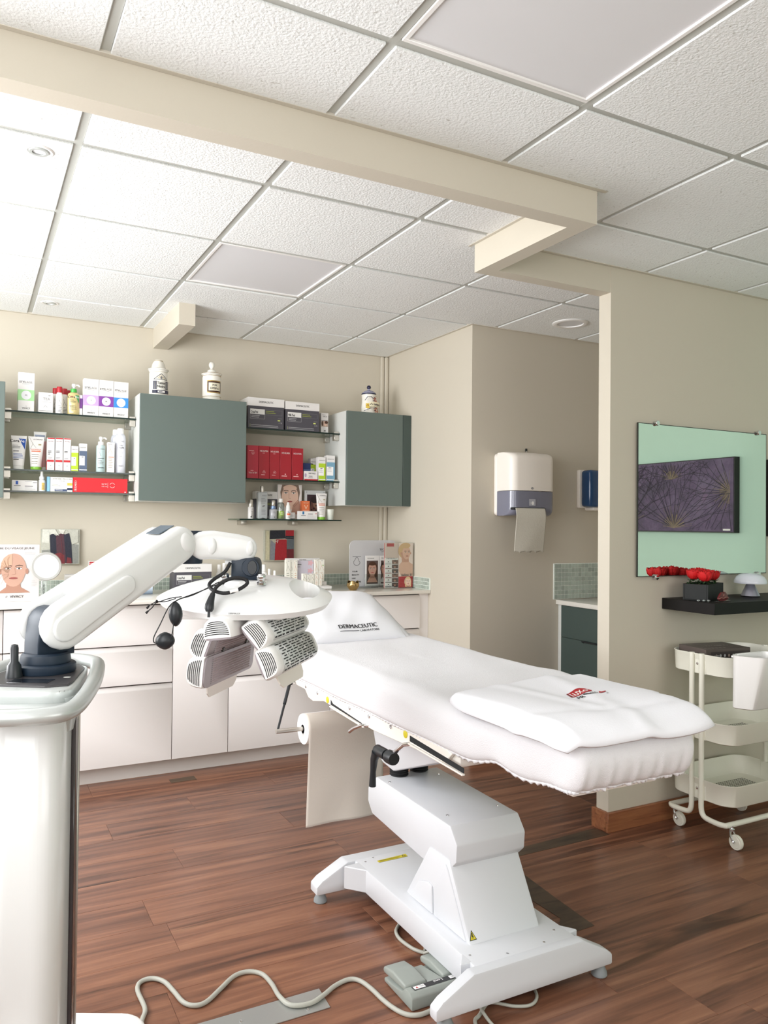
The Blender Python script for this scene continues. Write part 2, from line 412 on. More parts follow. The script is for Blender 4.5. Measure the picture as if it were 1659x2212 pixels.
SKIN = flat((184, 146, 128)); SKIN2 = flat((164, 122, 104)); SKINL = flat((226, 192, 172)); HAIR = flat((74, 48, 34)); HAIRB = flat((214, 184, 140)); LIP = flat((178, 92, 88)); BROW = flat((64, 44, 36)); EYEW = flat((232, 228, 224)); IRIS = flat((62, 58, 54))
def face(p, cu, cv, h, skin=SKIN, hair=HAIR, shade=SKIN2, shoulders=None, bald=False, turn=0.0, longhair=True, lip=LIP, sw=.95):
    """a printed portrait, head height h centred at (cu, cv)"""
    w = h * 0.36
    if shoulders: p.poly([(cu - h * sw, cv - h * 1.0), (cu + h * sw, cv - h * 1.0), (cu + h * sw * .65, cv - h * .70), (cu + h * .2, cv - h * .56), (cu - h * .2, cv - h * .56), (cu - h * sw * .65, cv - h * .70)], shoulders)
    if not bald: p.ell(cu, cv + h * .08, w * 1.22, h * .54, hair, 24)
    if longhair and not bald: p.poly([(cu - w * 1.22, cv + h * .05), (cu + w * 1.22, cv + h * .05), (cu + w * 1.15, cv - h * .6), (cu - w * 1.15, cv - h * .6)], hair)
    p.poly([(cu - w * .5, cv - h * .3), (cu + w * .5, cv - h * .3), (cu + w * .6, cv - h * .68), (cu - w * .6, cv - h * .68)], shade)
    p.poly([(cu + w * .98 * math.sin(a) * (1.0 if math.cos(a) > -.2 else 0.92), cv + h * .5 * math.cos(a)) for a in [q * PI / 12 for q in range(24)]], skin)
    if bald:
        for sg in (-1, 1): p.ell(cu + sg * w * 1.02, cv - h * .04, w * .12, h * .09, shade, 10)
    else:
        p.ell(cu, cv + h * .43, w * .86, h * .13, hair, 14)
    t = turn * w
    for sg in (-1, 1):
        ex = cu + t + sg * w * .42
        p.ell(ex, cv + h * .045, w * .21, h * .026, EYEW, 10); p.ell(ex, cv + h * .045, w * .09, h * .027, IRIS, 8)
        p.line([(ex - w * .23, cv + h * .06), (ex, cv + h * .085), (ex + w * .23, cv + h * .06)], h * .014, BROW)
        p.line([(ex - w * .27, cv + h * .115), (ex, cv + h * .145), (ex + w * .27, cv + h * .12)], h * .022, BROW)
    p.line([(cu + t + w * .08, cv + h * .06), (cu + t + w * .16, cv - h * .12), (cu + t - w * .12, cv - h * .14)], h * .012, shade)
    p.ell(cu + t, cv - h * .245, w * .34, h * .032, lip, 12); p.line([(cu + t - w * .32, cv - h * .245), (cu + t + w * .32, cv - h * .245)], h * .008, BROW)

# ================================================================ THE ROOM
YD, XJ, YM, XP = 3.71, 2.52, 2.575, 2.48      # alcove wall, jog, mirror wall, free end of the mirror wall
BZ = 2.36                                     # underside of the beam
struct(box('wall_back', M_wall, None, XL - 0.1, XJ + 0.1, YB, YB + 0.1, 0, CE + .1))
struct(box('wall_alcove_side', M_wall, None, XJ, XJ + 0.1, YD, YB, 0, CE + .1))
struct(box('wall_alcove', M_wall, None, XJ + 0.1, XR + 0.1, YD, YD + 0.1, 0, CE + .1))
struct(box('wall_mirror', M_wall, None, XP, XR, YM, YM + 0.072, 0, CE + .1))
struct(box('wall_alcove_right', M_wall, None, XR, XR + 0.1, YM + 0.072, YD, 0, CE + .1))
struct(box('wall_right', M_mint, None, XR, XR + 0.1, YR - .1, YM + 0.072, 0, CE + .1))
b = MB()
ys = [YR - .1] + [q for w in sorted(WIN) for q in w[:2]] + [YB]
for a, c in zip(ys[0::2], ys[1::2]): b.box(XL - .1, XL, a, c, 0, CE + .1)
for a, c, z0, z1 in WIN: b.box(XL - .1, XL, a, c, 0, z0); b.box(XL - .1, XL, a, c, z1, CE + .1)
struct(b.build('wall_left', M_wall))
b = MB(); b.box(XL, 0.35, YR - .1, YR, 0, CE + .1); b.box(2.85, XR, YR - .1, YR, 0, CE + .1); b.box(.35, 2.85, YR - .1, YR, 0, .93); b.box(.35, 2.85, YR - .1, YR, 2.27, CE + .1)
struct(b.build('wall_rear', M_wall))
def window(n, xyz, along):
    """frame, mullion, sill and panes of one window"""
    (x, y, z), L, H = xyz, along[1], along[2]
    r = bpy.data.objects.new('window_%d' % n, None); C.objects.link(r); r.location = (x, y, z); struct(r)
    b = MB()
    def q(a0, a1, z0, z1, d=.05):
        if along[0] == 'y': b.box(x - d / 2 - .04, x + d / 2 - .04, y + a0, y + a1, z + z0, z + z1, .004, 1)
        else: b.box(x + a0, x + a1, y - d / 2 - .04, y + d / 2 - .04, z + z0, z + z1, .004, 1)
    q(0, .05, 0, H); q(L - .05, L, 0, H); q(.05, L - .05, 0, .05); q(.05, L - .05, H - .05, H); q(L / 2 - .03, L / 2 + .03, .05, H - .05)
    b.build('window_frame', M_white2, r)
    for k in range(2):
        b = MB(); a0, a1 = (.05, L / 2 - .03) if k == 0 else (L / 2 + .03, L - .05)
        if along[0] == 'y': b.box(x - .045, x - .035, y + a0, y + a1, z + .05, z + H - .05)
        else: b.box(x + a0, x + a1, y - .045, y - .035, z + .05, z + H - .05)
        b.build('pane', M_wpane, r)
for n, (a, c, z0, z1) in enumerate(WIN): window(n + 1, (XL, a, z0), ('y', c - a, z1 - z0))
window(4, (.35, YR, .93), ('x', 2.5, 1.34))

# floor: boards laid along x, each its own piece
fl = struct(box('floor', M_floor, None, XL - .1, XR + .1, YR - .1, YB + .1, -.12, -.004))
PW, PL = 0.195, 1.285
boards = {}
def board(x0, x1, y0, y1):
    key = (round(x1 - x0, 3), round(y1 - y0, 3))
    if key not in boards:
        b = MB(); w, d = x1 - x0, y1 - y0
        b.box(0.0004, w - .0004, 0.0003, d - .0003, -.008, 0, .0007, 1); me = bpy.data.meshes.new('floor_board'); b.b.to_mesh(me); b.b.free(); me.materials.append(M_floor); boards[key] = me
    o = bpy.data.objects.new('floor_board', boards[key]); C.objects.link(o); o.parent = fl; o.location = (x0, y0, 0)
offs = {3.039: .75, 2.454: .598, 2.064: .514, 3.429: .551, 3.624: .949, 3.234: 1.28, 1.674: 1.655, 2.259: 2.51, 1.479: 1.83}
y = 3.234 - PW * 17
while y < 4.42:
    k = min(offs, key=lambda q: abs(q - y)); ph = offs[k] if abs(k - y) < .01 else random.uniform(0, PL)
    x = ph % PL - PL + XL - (XL % PL) - PL
    while x < XR:
        a, c = max(x, XL), min(x + PL, XR)
        if c - a > .02: board(a, c, y, y + PW)
        x += PL
    y += PW
# dark filler strips where a partition used to stand
def strip(pts):
    b = MB(); b.prism(pts, 'z', .0002, .0012); return b.build('filler_strip', M_patch, fl)
strip([(1.935, 2.545), (2.462, 2.548), (2.455, 2.63), (1.975, 2.605)])
strip([(1.775, 2.50), (1.79, 2.08), (1.742, 2.03), (1.76, 1.99), (1.86, 1.992), (1.872, 2.2), (1.90, 2.545), (1.79, 2.56)])
strip([(.93, 4.05), (1.06, 4.052), (1.06, 4.115), (.93, 4.11)])

# baseboards of the mirror wall
bb = MB(); bb.box(XP - .016, XR, YM - .016, YM, 0, .085, .002, 1); struct(bb.build('baseboard_mirror', M_basew))
bb = MB(); bb.box(XP - .016, XP, YM, YM + .088, 0, .085, .002, 1); struct(bb.build('baseboard_pillar', M_basew))
bb = MB(); bb.box(XJ + .0, XR, YD - .014, YD, 0, .085, .002, 1); struct(bb.build('baseboard_alcove', M_basew))

# beam that runs along x, turns along y and meets the mirror wall; its stub on the back wall
bm_ = MB(); bm_.prism([(XL, 2.016), (1.877, 2.016), (1.877, 2.577), (XP + .03, 2.577), (XP + .03, 2.645), (1.805, 2.645), (1.805, 2.087), (XL, 2.087)], 'z', BZ, CE + .05)
struct(bm_.build('trim_1', M_wall)); bpy.data.objects['trim_1'].name = 'trim_1'
bm_ = MB(); bm_.box(.945, 1.03, 4.09, YB, BZ, CE + .05); struct(bm_.build('trim_2', M_wall))
def edge_trim(n, a, c, dx, dy):
    """painted L-bead where the ceiling meets a wall or the beam"""
    x0, x1 = sorted((a[0], c[0])); y0, y1 = sorted((a[1], c[1]))
    if dx: x0, x1 = (a[0], a[0] + dx) if dx > 0 else (a[0] + dx, a[0])
    if dy: y0, y1 = (a[1], a[1] + dy) if dy > 0 else (a[1] + dy, a[1])
    struct(box('trim_%d' % n, M_trim, None, x0, x1, y0, y1, CE - .0075, CE + .012, .001, 1))
edge_trim(3, (XL, 2.016), (1.912, 2.016), 0, -.018)
edge_trim(4, (1.805, 2.085), (1.805, 2.672), -.016, 0)
edge_trim(5, (XL, YB), (XJ, YB), 0, -.018)
edge_trim(6, (XJ, YD - .018), (XJ, YB), -.018, 0)
edge_trim(7, (XJ, YD), (XR, YD), 0, -.018)
edge_trim(8, (1.877, YM), (XR, YM), 0, -.018)
edge_trim(9, (XL, 2.087), (1.805, 2.087), 0, .016)

# suspended ceiling: slab above, steel grid and one piece per tile
ce = struct(box('ceiling', M_trim, None, XL - .1, XR + .1, YR - .1, YB + .1, CE + .05, CE + .12))
GX, GY = 0.2742, 2.5277
T = 0.6; TB = 0.024
XS, YS, YS2 = 1.84, 2.05, 2.61      # line of the beam that parts the two grids
def clip(rects, r): 
    out = []
    for a in rects:
        q = (max(a[0], r[0]), min(a[1], r[1]), max(a[2], r[2]), min(a[3], r[3]))
        if q[1] - q[0] > .03 and q[3] - q[2] > .03: out.append(q)
    return out
NEAR = [(XL, XS, YR, YS), (XS, XR, YR, YS2)]
FAR = [(XL, XS, YS, YB), (XS, XJ, YS2, YB), (XJ, XR, YS2, YD)]
LIGHTS = {('n', 1, -2.5): 1, ('f', 1, 1.0): 1}
def lay(tagc, regions, j0, j1):
    for i in range(-3, 7):
        j = j0
        while j <= j1:
            x0, y0 = GX + T * i, GY + T * j
            key = (tagc, i, j)
            if not LIGHTS.get(key):
                rs = [q for R_ in regions for q in clip([(x0 + TB / 2 + .001, x0 + T - TB / 2 - .001, y0 + TB / 2 + .001, y0 + T - TB / 2 - .001)], R_)]
                if rs:
                    b = MB()
                    for q in rs: b.box(q[0], q[1], q[2], q[3], CE - .006, CE + .012, .0016 if len(rs) == 1 else 0, 1)
                    b.build('ceiling_tile', M_tile, ce, smooth=False)
            j += 1
lay('n', NEAR, -8.5, 0.5); lay('f', FAR, -1.0, 4.0)
def bars(regions, j0, j1):
    for R_ in regions:
        for i in range(-3, 8):
            x = GX + T * i
            if R_[0] < x < R_[1]: box('grid_bar', M_tbar, ce, x - TB / 2, x + TB / 2, R_[2], R_[3], CE, CE + .03)
        j = j0
        while j <= j1:
            y = GY + T * j
            if R_[2] < y < R_[3]: box('grid_bar', M_tbar, ce, R_[0], R_[1], y - TB / 2, y + TB / 2, CE + .0004, CE + .03)
            j += 1
bars(NEAR, -8.5, .5); bars(FAR, -1, 4)

def panel_light(i, j, label):
    x0, y0 = GX + T * i + .014, GY + T * j + .014; x1, y1 = x0 + T - .028, y0 + T - .028
    t = thing('panel_light', label, 'ceiling light', ((x0 + x1) / 2, (y0 + y1) / 2, CE), 'square panel lights in the ceiling grid')
    b = MB(); w = .012
    for q in ((x0, x1, y0, y0 + w), (x0, x1, y1 - w, y1), (x0, x0 + w, y0 + w, y1 - w), (x1 - w, x1, y0 + w, y1 - w)): b.box(*q, CE - .004, CE + .02, .001, 1)
    b.build('frame', M_white2, t); box('diffuser', M_lite, t, x0 + w, x1 - w, y0 + w, y1 - w, CE + .002, CE + .02)
panel_light(1, -2.5, 'large flat square panel light switched off, nearest the viewer in front of the beam')
panel_light(1, 1.0, 'square panel light switched off, in the ceiling behind the beam above the shelves')
def downlight(x, y, label, r=.045):
    t = thing('downlight', label, 'ceiling light', (x, y, CE), 'recessed round downlights'); z = CE - .006
    b = MB(); b.lathe([(r * .72, z + .004), (r * .74, z - .003), (r * .9, z - .004), (r, z - .001), (r, z + .001)], 32, (x, y, 0)); b.build('trim_ring', M_white2, t)
    b = MB(); b.lathe([(r * .42, z + .003), (r * .44, z - .006), (r * .62, z - .006), (r * .66, z + .003)], 28, (x, y, 0)); b.build('inner_ring', M_silver, t)
    b = MB(); b.lathe([(.001, z - .003), (r * .4, z - .002), (r * .4, z + .002)], 20, (x, y, 0)); b.build('lamp', M_lite, t)
downlight(.171, 2.632, 'round swivel downlight in the bright tile at the left')
downlight(.354, 4.445, 'round downlight close to the back wall at the left')
x, y = 2.98, 3.41
t = thing('ceiling_vent', 'round white flush ceiling valve in the alcove above the towel dispenser', 'vent', (x, y, CE)); z = CE - .006
b = MB(); b.lathe([(.072, z + .002), (.073, z - .006), (.09, z - .009), (.1, z - .004), (.1, z + .001)], 40, (x, y, 0)); b.build('rim', M_white2, t)
b = MB(); b.lathe([(.002, z - .0005), (.07, z - .0005), (.0715, z + .001)], 40, (x, y, 0)); b.build('cover_disc', M_lite, t)

# pipe cover in the corner of the back wall
t = thing('pipe_cover', 'narrow beige vertical pipe cover in the corner of the back wall', 'pipe', (2.50, 4.72, .95))
b = MB(); b.box(2.462, 2.488, YB - .022, YB, .93, CE - .008, .008, 3); b.build('pipe', M_wall, t)
b = MB(); b.box(2.490, 2.518, YB - .03, YB, .93, CE - .008, .01, 3); b.build('pipe', M_wall, t)

# ================================================================ FITTED FURNITURE ALONG THE BACK WALL
YF = 4.40
def wall_cabinet(x0, x1, label, seam=None):
    t = thing('wall_cabinet', label, 'cabinet', ((x0 + x1) / 2, (YF + YB) / 2, 1.445), 'wall cabinets on the back wall')
    b = MB(); b.box(x0, x1, YF + .02, YB, 1.445, 2.036, .001, 1); b.build('carcass', M_carc, t)
    ed = [x0 + .002, x1 - .002] if seam is None else [x0 + .002, seam, x1 - .002]
    for k in range(len(ed) - 1):
        box('door' if k == 0 else 'filler_panel', M_green if k == 0 else M_green2, t, ed[k] + (.001 if k else 0), ed[k + 1] - .0008, YF, YF + .019, 1.447, 2.034, .0012, 1)
    return t
wall_cabinet(-.45, .15, 'grey green wall cabinet cut by the left edge of the picture')
wall_cabinet(.812, 1.417, 'square grey green wall cabinet with two apothecary jars on top')
wall_cabinet(2.06, 2.522, 'grey green wall cabinet in the corner with the small painted jar on top', 2.458)

def glass_shelf(x0, x1, z, label, walls=False):
    t = thing('glass_shelf', label, 'shelf', ((x0 + x1) / 2, 4.62, z), 'glass wall shelves'); h = .008
    box('pane', M_glass, t, x0, x1, 4.5015, YB - .002, z - h, z)
    box('front_edge', M_gedge, t, x0, x1, 4.5, 4.5015, z - h, z)
    if walls:
        for xc in (1.488, 1.822):
            b = MB(); b.box(xc - .018, xc + .018, 4.655, YB, z - .036, z - h - .0005, .002, 2); b.build('bracket', M_steel, t)
    else:
        for xa, xb in ((x0, x0 + .032), (x1 - .032, x1)):
            for y0, y1 in ((4.515, 4.547), (4.66, 4.692)):
                b = MB(); b.box(xa, xb, y0, y1, z - .044, z - h - .0003, .0015, 1); b.box(xa, xb, y0, y1, z + .0003, z + .012, .0015, 1); b.build('bracket', M_steel, t)
    return t
glass_shelf(.152, .810, 1.905, 'top left glass shelf carrying tall white boxes and a pump bottle')
glass_shelf(.152, .810, 1.600, 'middle left glass shelf carrying tubes, slim boxes and spray cans')
glass_shelf(.152, .810, 1.487, 'lowest left glass shelf carrying the long red box')
glass_shelf(1.419, 2.058, 1.900, 'top right glass shelf carrying two grey and white cartons')
glass_shelf(1.419, 2.058, 1.597, 'middle right glass shelf carrying five red boxes')
glass_shelf(1.412, 2.075, 1.355, 'lowest right glass shelf carrying bottles and a portrait card', True)

# base cabinets: fronts 4.16, plinth 4.22, worktop edge 4.14
FY = 4.16
def front(parent, name, x0, x1, z0, z1, lip=True):
    """slab front whose top edge is cut back as a finger grip"""
    b = MB(); zt = z1
    pts = [(FY, z0), (FY + .02, z0), (FY + .02, zt), (FY + .012, zt), (FY, zt - .024)] if lip else [(FY, z0), (FY + .02, z0), (FY + .02, zt), (FY, zt)]
    b.prism(pts, 'x', x0, x1, .0012, 1); return b.build(name, M_whitelac, parent)
def base_unit(name, x0, x1, label, rows, left=True):
    t = thing(name, label, 'cabinet', ((x0 + x1) / 2, 4.45, 0), 'white base cabinets under the worktop')
    box('carcass', M_gap, t, x0 + .001, x1 - .001, FY + .022, YB - .001, .095, .904)
    for (nm, z0, z1) in rows: front(t, nm, x0 + .0016, x1 - .0016, z0, z1)
    return t
R3 = [('drawer', .088, .487), ('drawer', .494, .690), ('drawer', .696, .898)]
base_unit('drawer_cabinet', -.65, .149, 'white handleless drawer cabinet at the left edge of the picture', R3)
base_unit('drawer_cabinet', .149, .954, 'white three drawer cabinet behind the lamp arm column', R3)
base_unit('base_cabinet', .954, 1.255, 'narrow white base cabinet with one tall handleless door', [('door', .088, .898)])
base_unit('drawer_cabinet', 1.255, 1.857, 'white drawer cabinet behind the head end of the treatment bed', [('drawer', .088, .487), ('drawer', .494, .690), ('drawer', .696, .898)])
t = base_unit('drawer_cabinet', 1.857, 2.456, 'white drawer cabinet nearest the corner, partly behind the pillow', [('drawer', .088, .487), ('drawer', .494, .690), ('drawer', .696, .898)])
box('end_panel', M_whitelac, t, 2.457, XJ - .001, FY + .012, FY + .035, .09, .904)
struct(box('baseboard_cabinets', M_plinth, None, -.65, XJ, 4.22, 4.238, 0, .086, .001, 1))
tag(box('worktop', M_worktop, None, -.65, XJ - .001, 4.14, YB - .001, .906, .928, .002, 2), 'long thin white stone worktop over the white base cabinets', 'worktop')

# low mosaic upstand behind the worktop: every tile a piece (the far left columns, hidden or cut off, joined)
def mosaic(name, label, gx, rows, cols, p, place, loc, loose=0):
    t = thing(name, label, 'tiles', loc)
    gx(t); shared = {}
    sm = MB()
    for i in range(cols):
        for j in range(rows):
            x0, x1, y0, y1, z0, z1 = place(i, j)
            if i < loose: sm.box(x0, x1, y0, y1, z0, z1); continue
            k = (round(x1 - x0, 4), round(y1 - y0, 4))
            if k not in shared:
                b = MB(); b.box(0, x1 - x0, 0, y1 - y0, 0, z1 - z0, .0012, 1); me = bpy.data.meshes.new('tile'); b.b.to_mesh(me); b.b.free(); me.materials.append(M_mos); shared[k] = me
            o = bpy.data.objects.new('tile', shared[k]); C.objects.link(o); o.parent = t; o.location = Vector((x0, y0, z0)) - Vector(loc)
    if loose: s = sm.build('tile_rows', M_mos, t, smooth=False); s['kind'] = 'stuff'
    else: sm.b.free()
P_ = .0236; g = .0028
mosaic('tiled_upstand', 'low grey green mosaic upstand along the back of the white worktop', lambda t: box('grout', M_grout, t, XL + .4, XJ - .004, YB - .006, YB, .928, 1.0),
       3, 134, P_, lambda i, j: (XJ - .016 - (134 - i) * P_ + g / 2, XJ - .016 - (133 - i) * P_ - g / 2, YB - .0085, YB - .005, .9285 + j * P_ + g / 2, .9285 + (j + 1) * P_ - g / 2), (1.5, YB, .928), 40)
mosaic('tiled_upstand', 'short return of grey green mosaic beside the red poster stand', lambda t: box('grout', M_grout, t, XJ - .006, XJ, 4.145, YB - .010, .928, 1.0),
       3, 24, P_, lambda i, j: (XJ - .0085, XJ - .005, 4.15 + i * P_ + g / 2, 4.15 + (i + 1) * P_ - g / 2, .9285 + j * P_ + g / 2, .9285 + (j + 1) * P_ - g / 2), (XJ, 4.4, .928))

# ================================================================ ALCOVE
t = thing('sink_cabinet', 'dark green drawer cabinet half hidden in the alcove', 'cabinet', (3.4, 3.2, 0))
box('carcass', M_green2, t, 3.176, 3.78, 2.75, YD - .002, .08, .855); box('plinth', M_green2, t, 3.21, 3.78, 2.75, YD - .02, 0, .079)
box('side_strip', M_carc, t, 3.160, 3.176, YD - .03, YD - .002, .08, .855)
for z0, z1 in ((.082, .6635), (.665, .8535)):
    d = box('drawer', M_green2, t, 3.156, 3.175, 2.755, YD - .032, z0, z1, .0012, 1)
b = MB(); b.tube([(3.156, 3.48, .655), (3.140, 3.48, .662), (3.140, 2.9, .662), (3.156, 2.9, .655)], .004, 8); b.build('handle', M_black, t)
tag(box('alcove_worktop', M_worktop, None, 3.140, 3.80, 2.74, YD - .002, .857, .884, .002, 2), 'short white worktop on the dark green alcove cabinet', 'worktop')
P2 = .0266
mosaic('tiled_splashback', 'square grey green mosaic splashback on the alcove wall', lambda t: box('grout', M_grout, t, 3.118, 3.118 + 25 * P2 + .01, YD - .006, YD, .886, 1.103, .002, 1),
       8, 25, P2, lambda i, j: (3.124 + i * P2 + g / 2, 3.124 + (i + 1) * P2 - g / 2, YD - .0085, YD - .005, .8875 + j * P2 + g / 2, .8875 + (j + 1) * P2 - g / 2), (3.4, YD, .886))

# paper towel dispenser
t = thing('towel_dispenser', 'white and smoky grey paper towel dispenser on the alcove wall', 'dispenser', (2.83, YD, 1.39))
x0, x1, y0, z0, z1 = 2.668, 2.978, YD - .19, 1.385, 1.745
b = MB(); b.box(x0, x1, YD - .045, YD, z0, z1, .022, 4); b.build('back_case', M_cream, t)
def dish(bz0, bz1, yf, rtop, rbot):
    b = MB(); n = 5
    def fn(u, v):
        # front surface swept round left and right edges
        a = PI * (u - .5); rr = .045
        if u < .2: a = PI / 2 * (u / .2); px = x0 + rr - rr * math.cos(a); py = yf + rr - rr * math.sin(a)
        elif u > .8: a = PI / 2 * ((1 - u) / .2); px = x1 - rr + rr * math.cos(a); py = yf + rr - rr * math.sin(a)
        else: px = x0 + rr + (x1 - x0 - 2 * rr) * (u - .2) / .6; py = yf - .006 * math.sin(PI * (u - .2) / .6)
        z = bz0 + (bz1 - bz0) * v; 
        if rtop and v > .8: k = (v - .8) / .2; d = .05 * (1 - math.sqrt(max(0, 1 - k * k))); py += d * 1.0; 
        if rbot and v < .3: k = 1 - v / .3; d = .04 * (1 - math.sqrt(max(0, 1 - k * k))); py += d
        return (px, py, z)
    b.grid(fn, 40, 20)
    # returns to the back case
    def sd(xx):
        return lambda u, v: (xx, (YD - .045) * (1 - u) + u * fn(0, v)[1], bz0 + (bz1 - bz0) * v)
    b.grid(sd(x0), 4, 20); b.grid(sd(x1), 4, 20)
    tp = (bz1 if rtop else bz0)
    b.grid(lambda u, v: (fn(u, 1 if rtop else 0)[0], fn(u, 1 if rtop else 0)[1] * (1 - v) + (YD - .045) * v, tp), 40, 3)
    bmesh.ops.remove_doubles(b.b, verts=b.b.verts, dist=.0004); bmesh.ops.recalc_face_normals(b.b, faces=b.b.faces); return b
dish(1.527, z1, y0, True, False).build('cover', M_cream, t, sharp=50)
dish(z0, 1.524, y0 + .002, False, True).build('lower_cover', M_smoke, t, sharp=50)
p = Print(on_y(y0 - .008)); p.ell(2.800, 1.540, .010, .006, INKG, 12); p.text('TORK', 2.800, 1.5375, .005, WHITE)
p.build('emblem', t)
p = Print(on_y(y0 - .008)); p.rect(2.777, 2.823, 1.442, 1.480, flat((176, 178, 188))); p.ell(2.804, 1.457, .008, .011, WHITE, 12); p.text('( (', 2.790, 1.453, .010, WHITE); p.build('sensor_window', t)
b = MB(); b.box(2.672, 2.898, y0 - .009, y0 + .03, 1.418, 1.432, .006, 2); b.build('slot', M_vent, t)
def tow(u, v):
    x = 2.680 + .208 * u - .010 * v; z = 1.428 - .245 * v + .004 * math.sin(23 * u) * (v > .98) + .002 * math.sin(57 * u) * (v > .98)
    y = y0 - .012 - .016 * math.sin(min(1, v * 4) * PI / 2) + .012 * v + .0035 * math.sin(5 * u + 3 * v) * v
    return (x, y, z)
b = MB(); b.grid(tow, 40, 30); tag(b.build('paper_towel', M_tissue, None, thick=.0008), 'sheet of embossed paper towel hanging from the white dispenser', 'paper towel')
t = thing('wall_hook', 'small dark metal wall clip above the towel dispenser', 'hook', (2.907, YD, 1.76))
b = MB(); b.box(2.900, 2.914, YD - .008, YD, 1.768, 1.786, .002, 1); b.build('plate', M_dark, t); b = MB(); b.tube([(2.907, YD - .006, 1.77), (2.907, YD - .012, 1.76), (2.907, YD - .008, 1.750)], .003, 8); b.build('pin', M_steel, t)
t = thing('soap_dispenser', 'translucent blue soap dispenser half hidden behind the partition end', 'dispenser', (3.33, YD, 1.44))
b = MB(); b.box(3.295, 3.42, YD - .03, YD, 1.44, 1.676, .01, 3); b.build('back_plate', M_cream, t)
b = MB(); b.box(3.303, 3.42, YD - .115, YD - .03, 1.447, 1.672, .02, 4); b.build('reservoir_cover', M_bdisp, t)
b = MB(); b.box(3.345, 3.41, YD - .10, YD - .02, 1.425, 1.447, .008, 2); b.build('nozzle', M_cream, t)

# ================================================================ PRODUCTS ON THE SHELVES
G_ST, G_RED, G_SLIM, G_SPRAY = 'tall white cartons with a round badge', 'red cartons on the right hand shelf', 'slim white and red cartons', 'white spray cans'
def carton(label, x0, x1, z0, z1, y=4.525, dep=None, m=M_card, group=None, name='carton', rz=0.0, lean=0.0, sidemat=None):
    """folded card box standing on z0, printed on the face towards the room"""
    dep = dep or min(.06, (x1 - x0))
    t = thing(name, label, 'box', ((x0 + x1) / 2, y + dep / 2, z0), group)
    b = MB(); b.box(x0 + .0004, x1 - .0004, y, y + dep, z0 + .0004, z1, .0008, 1); b.build('box_body', m, t)
    return t, Print(on_y(y))
def fin(t, p, rz=0.0):
    if p.b.faces: p.build('printed_front', t)
    else: p.b.free()
    if rz: t.rotation_euler = (0, 0, rz)
    return t
S1, S2, S3, T1, T2, T3, WT = 1.9052, 1.6002, 1.4872, 1.9002, 1.5972, 1.3552, .9282
def stylage(label, x0, x1, z1, band, letter, y=4.52):
    t, p = carton(label, x0, x1, S1, z1, y, .055, group=G_ST); w = x1 - x0; h = z1 - S1; c = (x0 + x1) / 2
    B = flat(band); p.rect(x0 + .0006, x1 - .0006, S1 + h * .28, S1 + h * .56, B)
    p.ell(c, S1 + h * .42, w * .30, w * .30, flat((226, 228, 232)), 28); p.text(letter, c, S1 + h * .42 - .004, .008, INKG if letter != 'M' else INK)
    p.text('STYL', c - .002, S1 + h * .73, .0105, INK, 'r'); p.text('AGE', c, S1 + h * .73, .0105, LGREY, 'l'); p.line([(c - .02, S1 + h * .705), (c + .014, S1 + h * .705)], .001, INKG)
    p.text('VIVACY', c, S1 + h * .065, .008, INK); p.text('\u2022\u2022', c, S1 + h * .125, .005, INK)
    b = MB(); b.box(x0 - .0004, x0 + .0002, y + .001, y + .054, S1 + h * .28, S1 + h * .56); b.build('side_band', B, t, smooth=False)
    return fin(t, p)
stylage('tall white carton with a pale green band, at the far left', .213, .292, 2.110, (166, 218, 156), 'XL')
stylage('tall white carton with a lilac band, beside the pump bottle', .536, .6146, 2.108, (196, 164, 220), 'S')
stylage('tall white carton with a dark purple band, middle of three', .6154, .692, 2.107, (128, 62, 156), 'M')
t = stylage('tall white carton with a bright blue band, right of three', .6930, .771, 2.105, (52, 136, 226), '')
t, p = carton('dark purple carton seen behind the pump bottle', .512, .534, S1, 2.018, 4.545, .05, M_card); p.rect(.5125, .5335, 1.945, 2.0, flat((106, 58, 128))); fin(t, p)
t, p = carton('small square white carton next to the red capped bottles', .312, .384, S1, 2.014, 4.525, .05)
p.text('TEA', .352, 1.973, .014, LGREY, 'c', width=.034); p.rect(.33, .375, 1.962, 1.964, LGREY); p.text('KIT', .362, 1.996, .005, INK, 'l'); p.line([(.338, 1.935), (.346, 1.944), (.356, 1.936)], .0015, INKG); p.rect(.316, .380, 1.916, 1.918, INKG); fin(t, p)
t, p = carton('second small white carton hidden behind the first', .307, .372, S1, 2.013, 4.60, .05); fin(t, p)

def lathe_part(name, prof, m, t, c, n=22, sx=1.0, sy=1.0, sharp=45):
    b = MB(); b.lathe(prof, n, c, 'z', sx, sy); return b.build(name, m, t, sharp=sharp)
def redcap(label, x, y, z0=S1, s=1.0):
    t = thing('cleanser_bottle', label, 'bottle', (x, y, z0), 'white bottles with red caps')
    lathe_part('bottle_body', [(.0185 * s, 0), (.020 * s, .004), (.020 * s, .092), (.017 * s, .106), (.0135 * s, .112), (.0135 * s, .116)], M_white2, t, (x, y, z0))
    lathe_part('cap', [(.0145 * s, .116), (.0148 * s, .118), (.0142 * s, .145), (.0135 * s, .148)], M_red, t, (x, y, z0))
    p = Print(on_cyl(x, y, .020 * s)); p.line([(x - .006, z0 + .088), (x, z0 + .07), (x + .008, z0 + .052)], .0012, INKG); p.line([(x - .001, z0 + .072), (x - .008, z0 + .052)], .0012, INKG)
    p.lines(x - .01, x + .012, z0 + .044, 5, .008, .0025, INKG); p.build('printed_label', t)
    return t
redcap('white bottle with red cap, nearest in its cluster of four', .417, 4.546)
redcap('white bottle with red cap, just behind the nearest one', .447, 4.598)
redcap('white bottle with red cap, furthest back in its cluster', .470, 4.648)
redcap('white bottle with red cap peeking out at the left of its cluster', .402, 4.605)

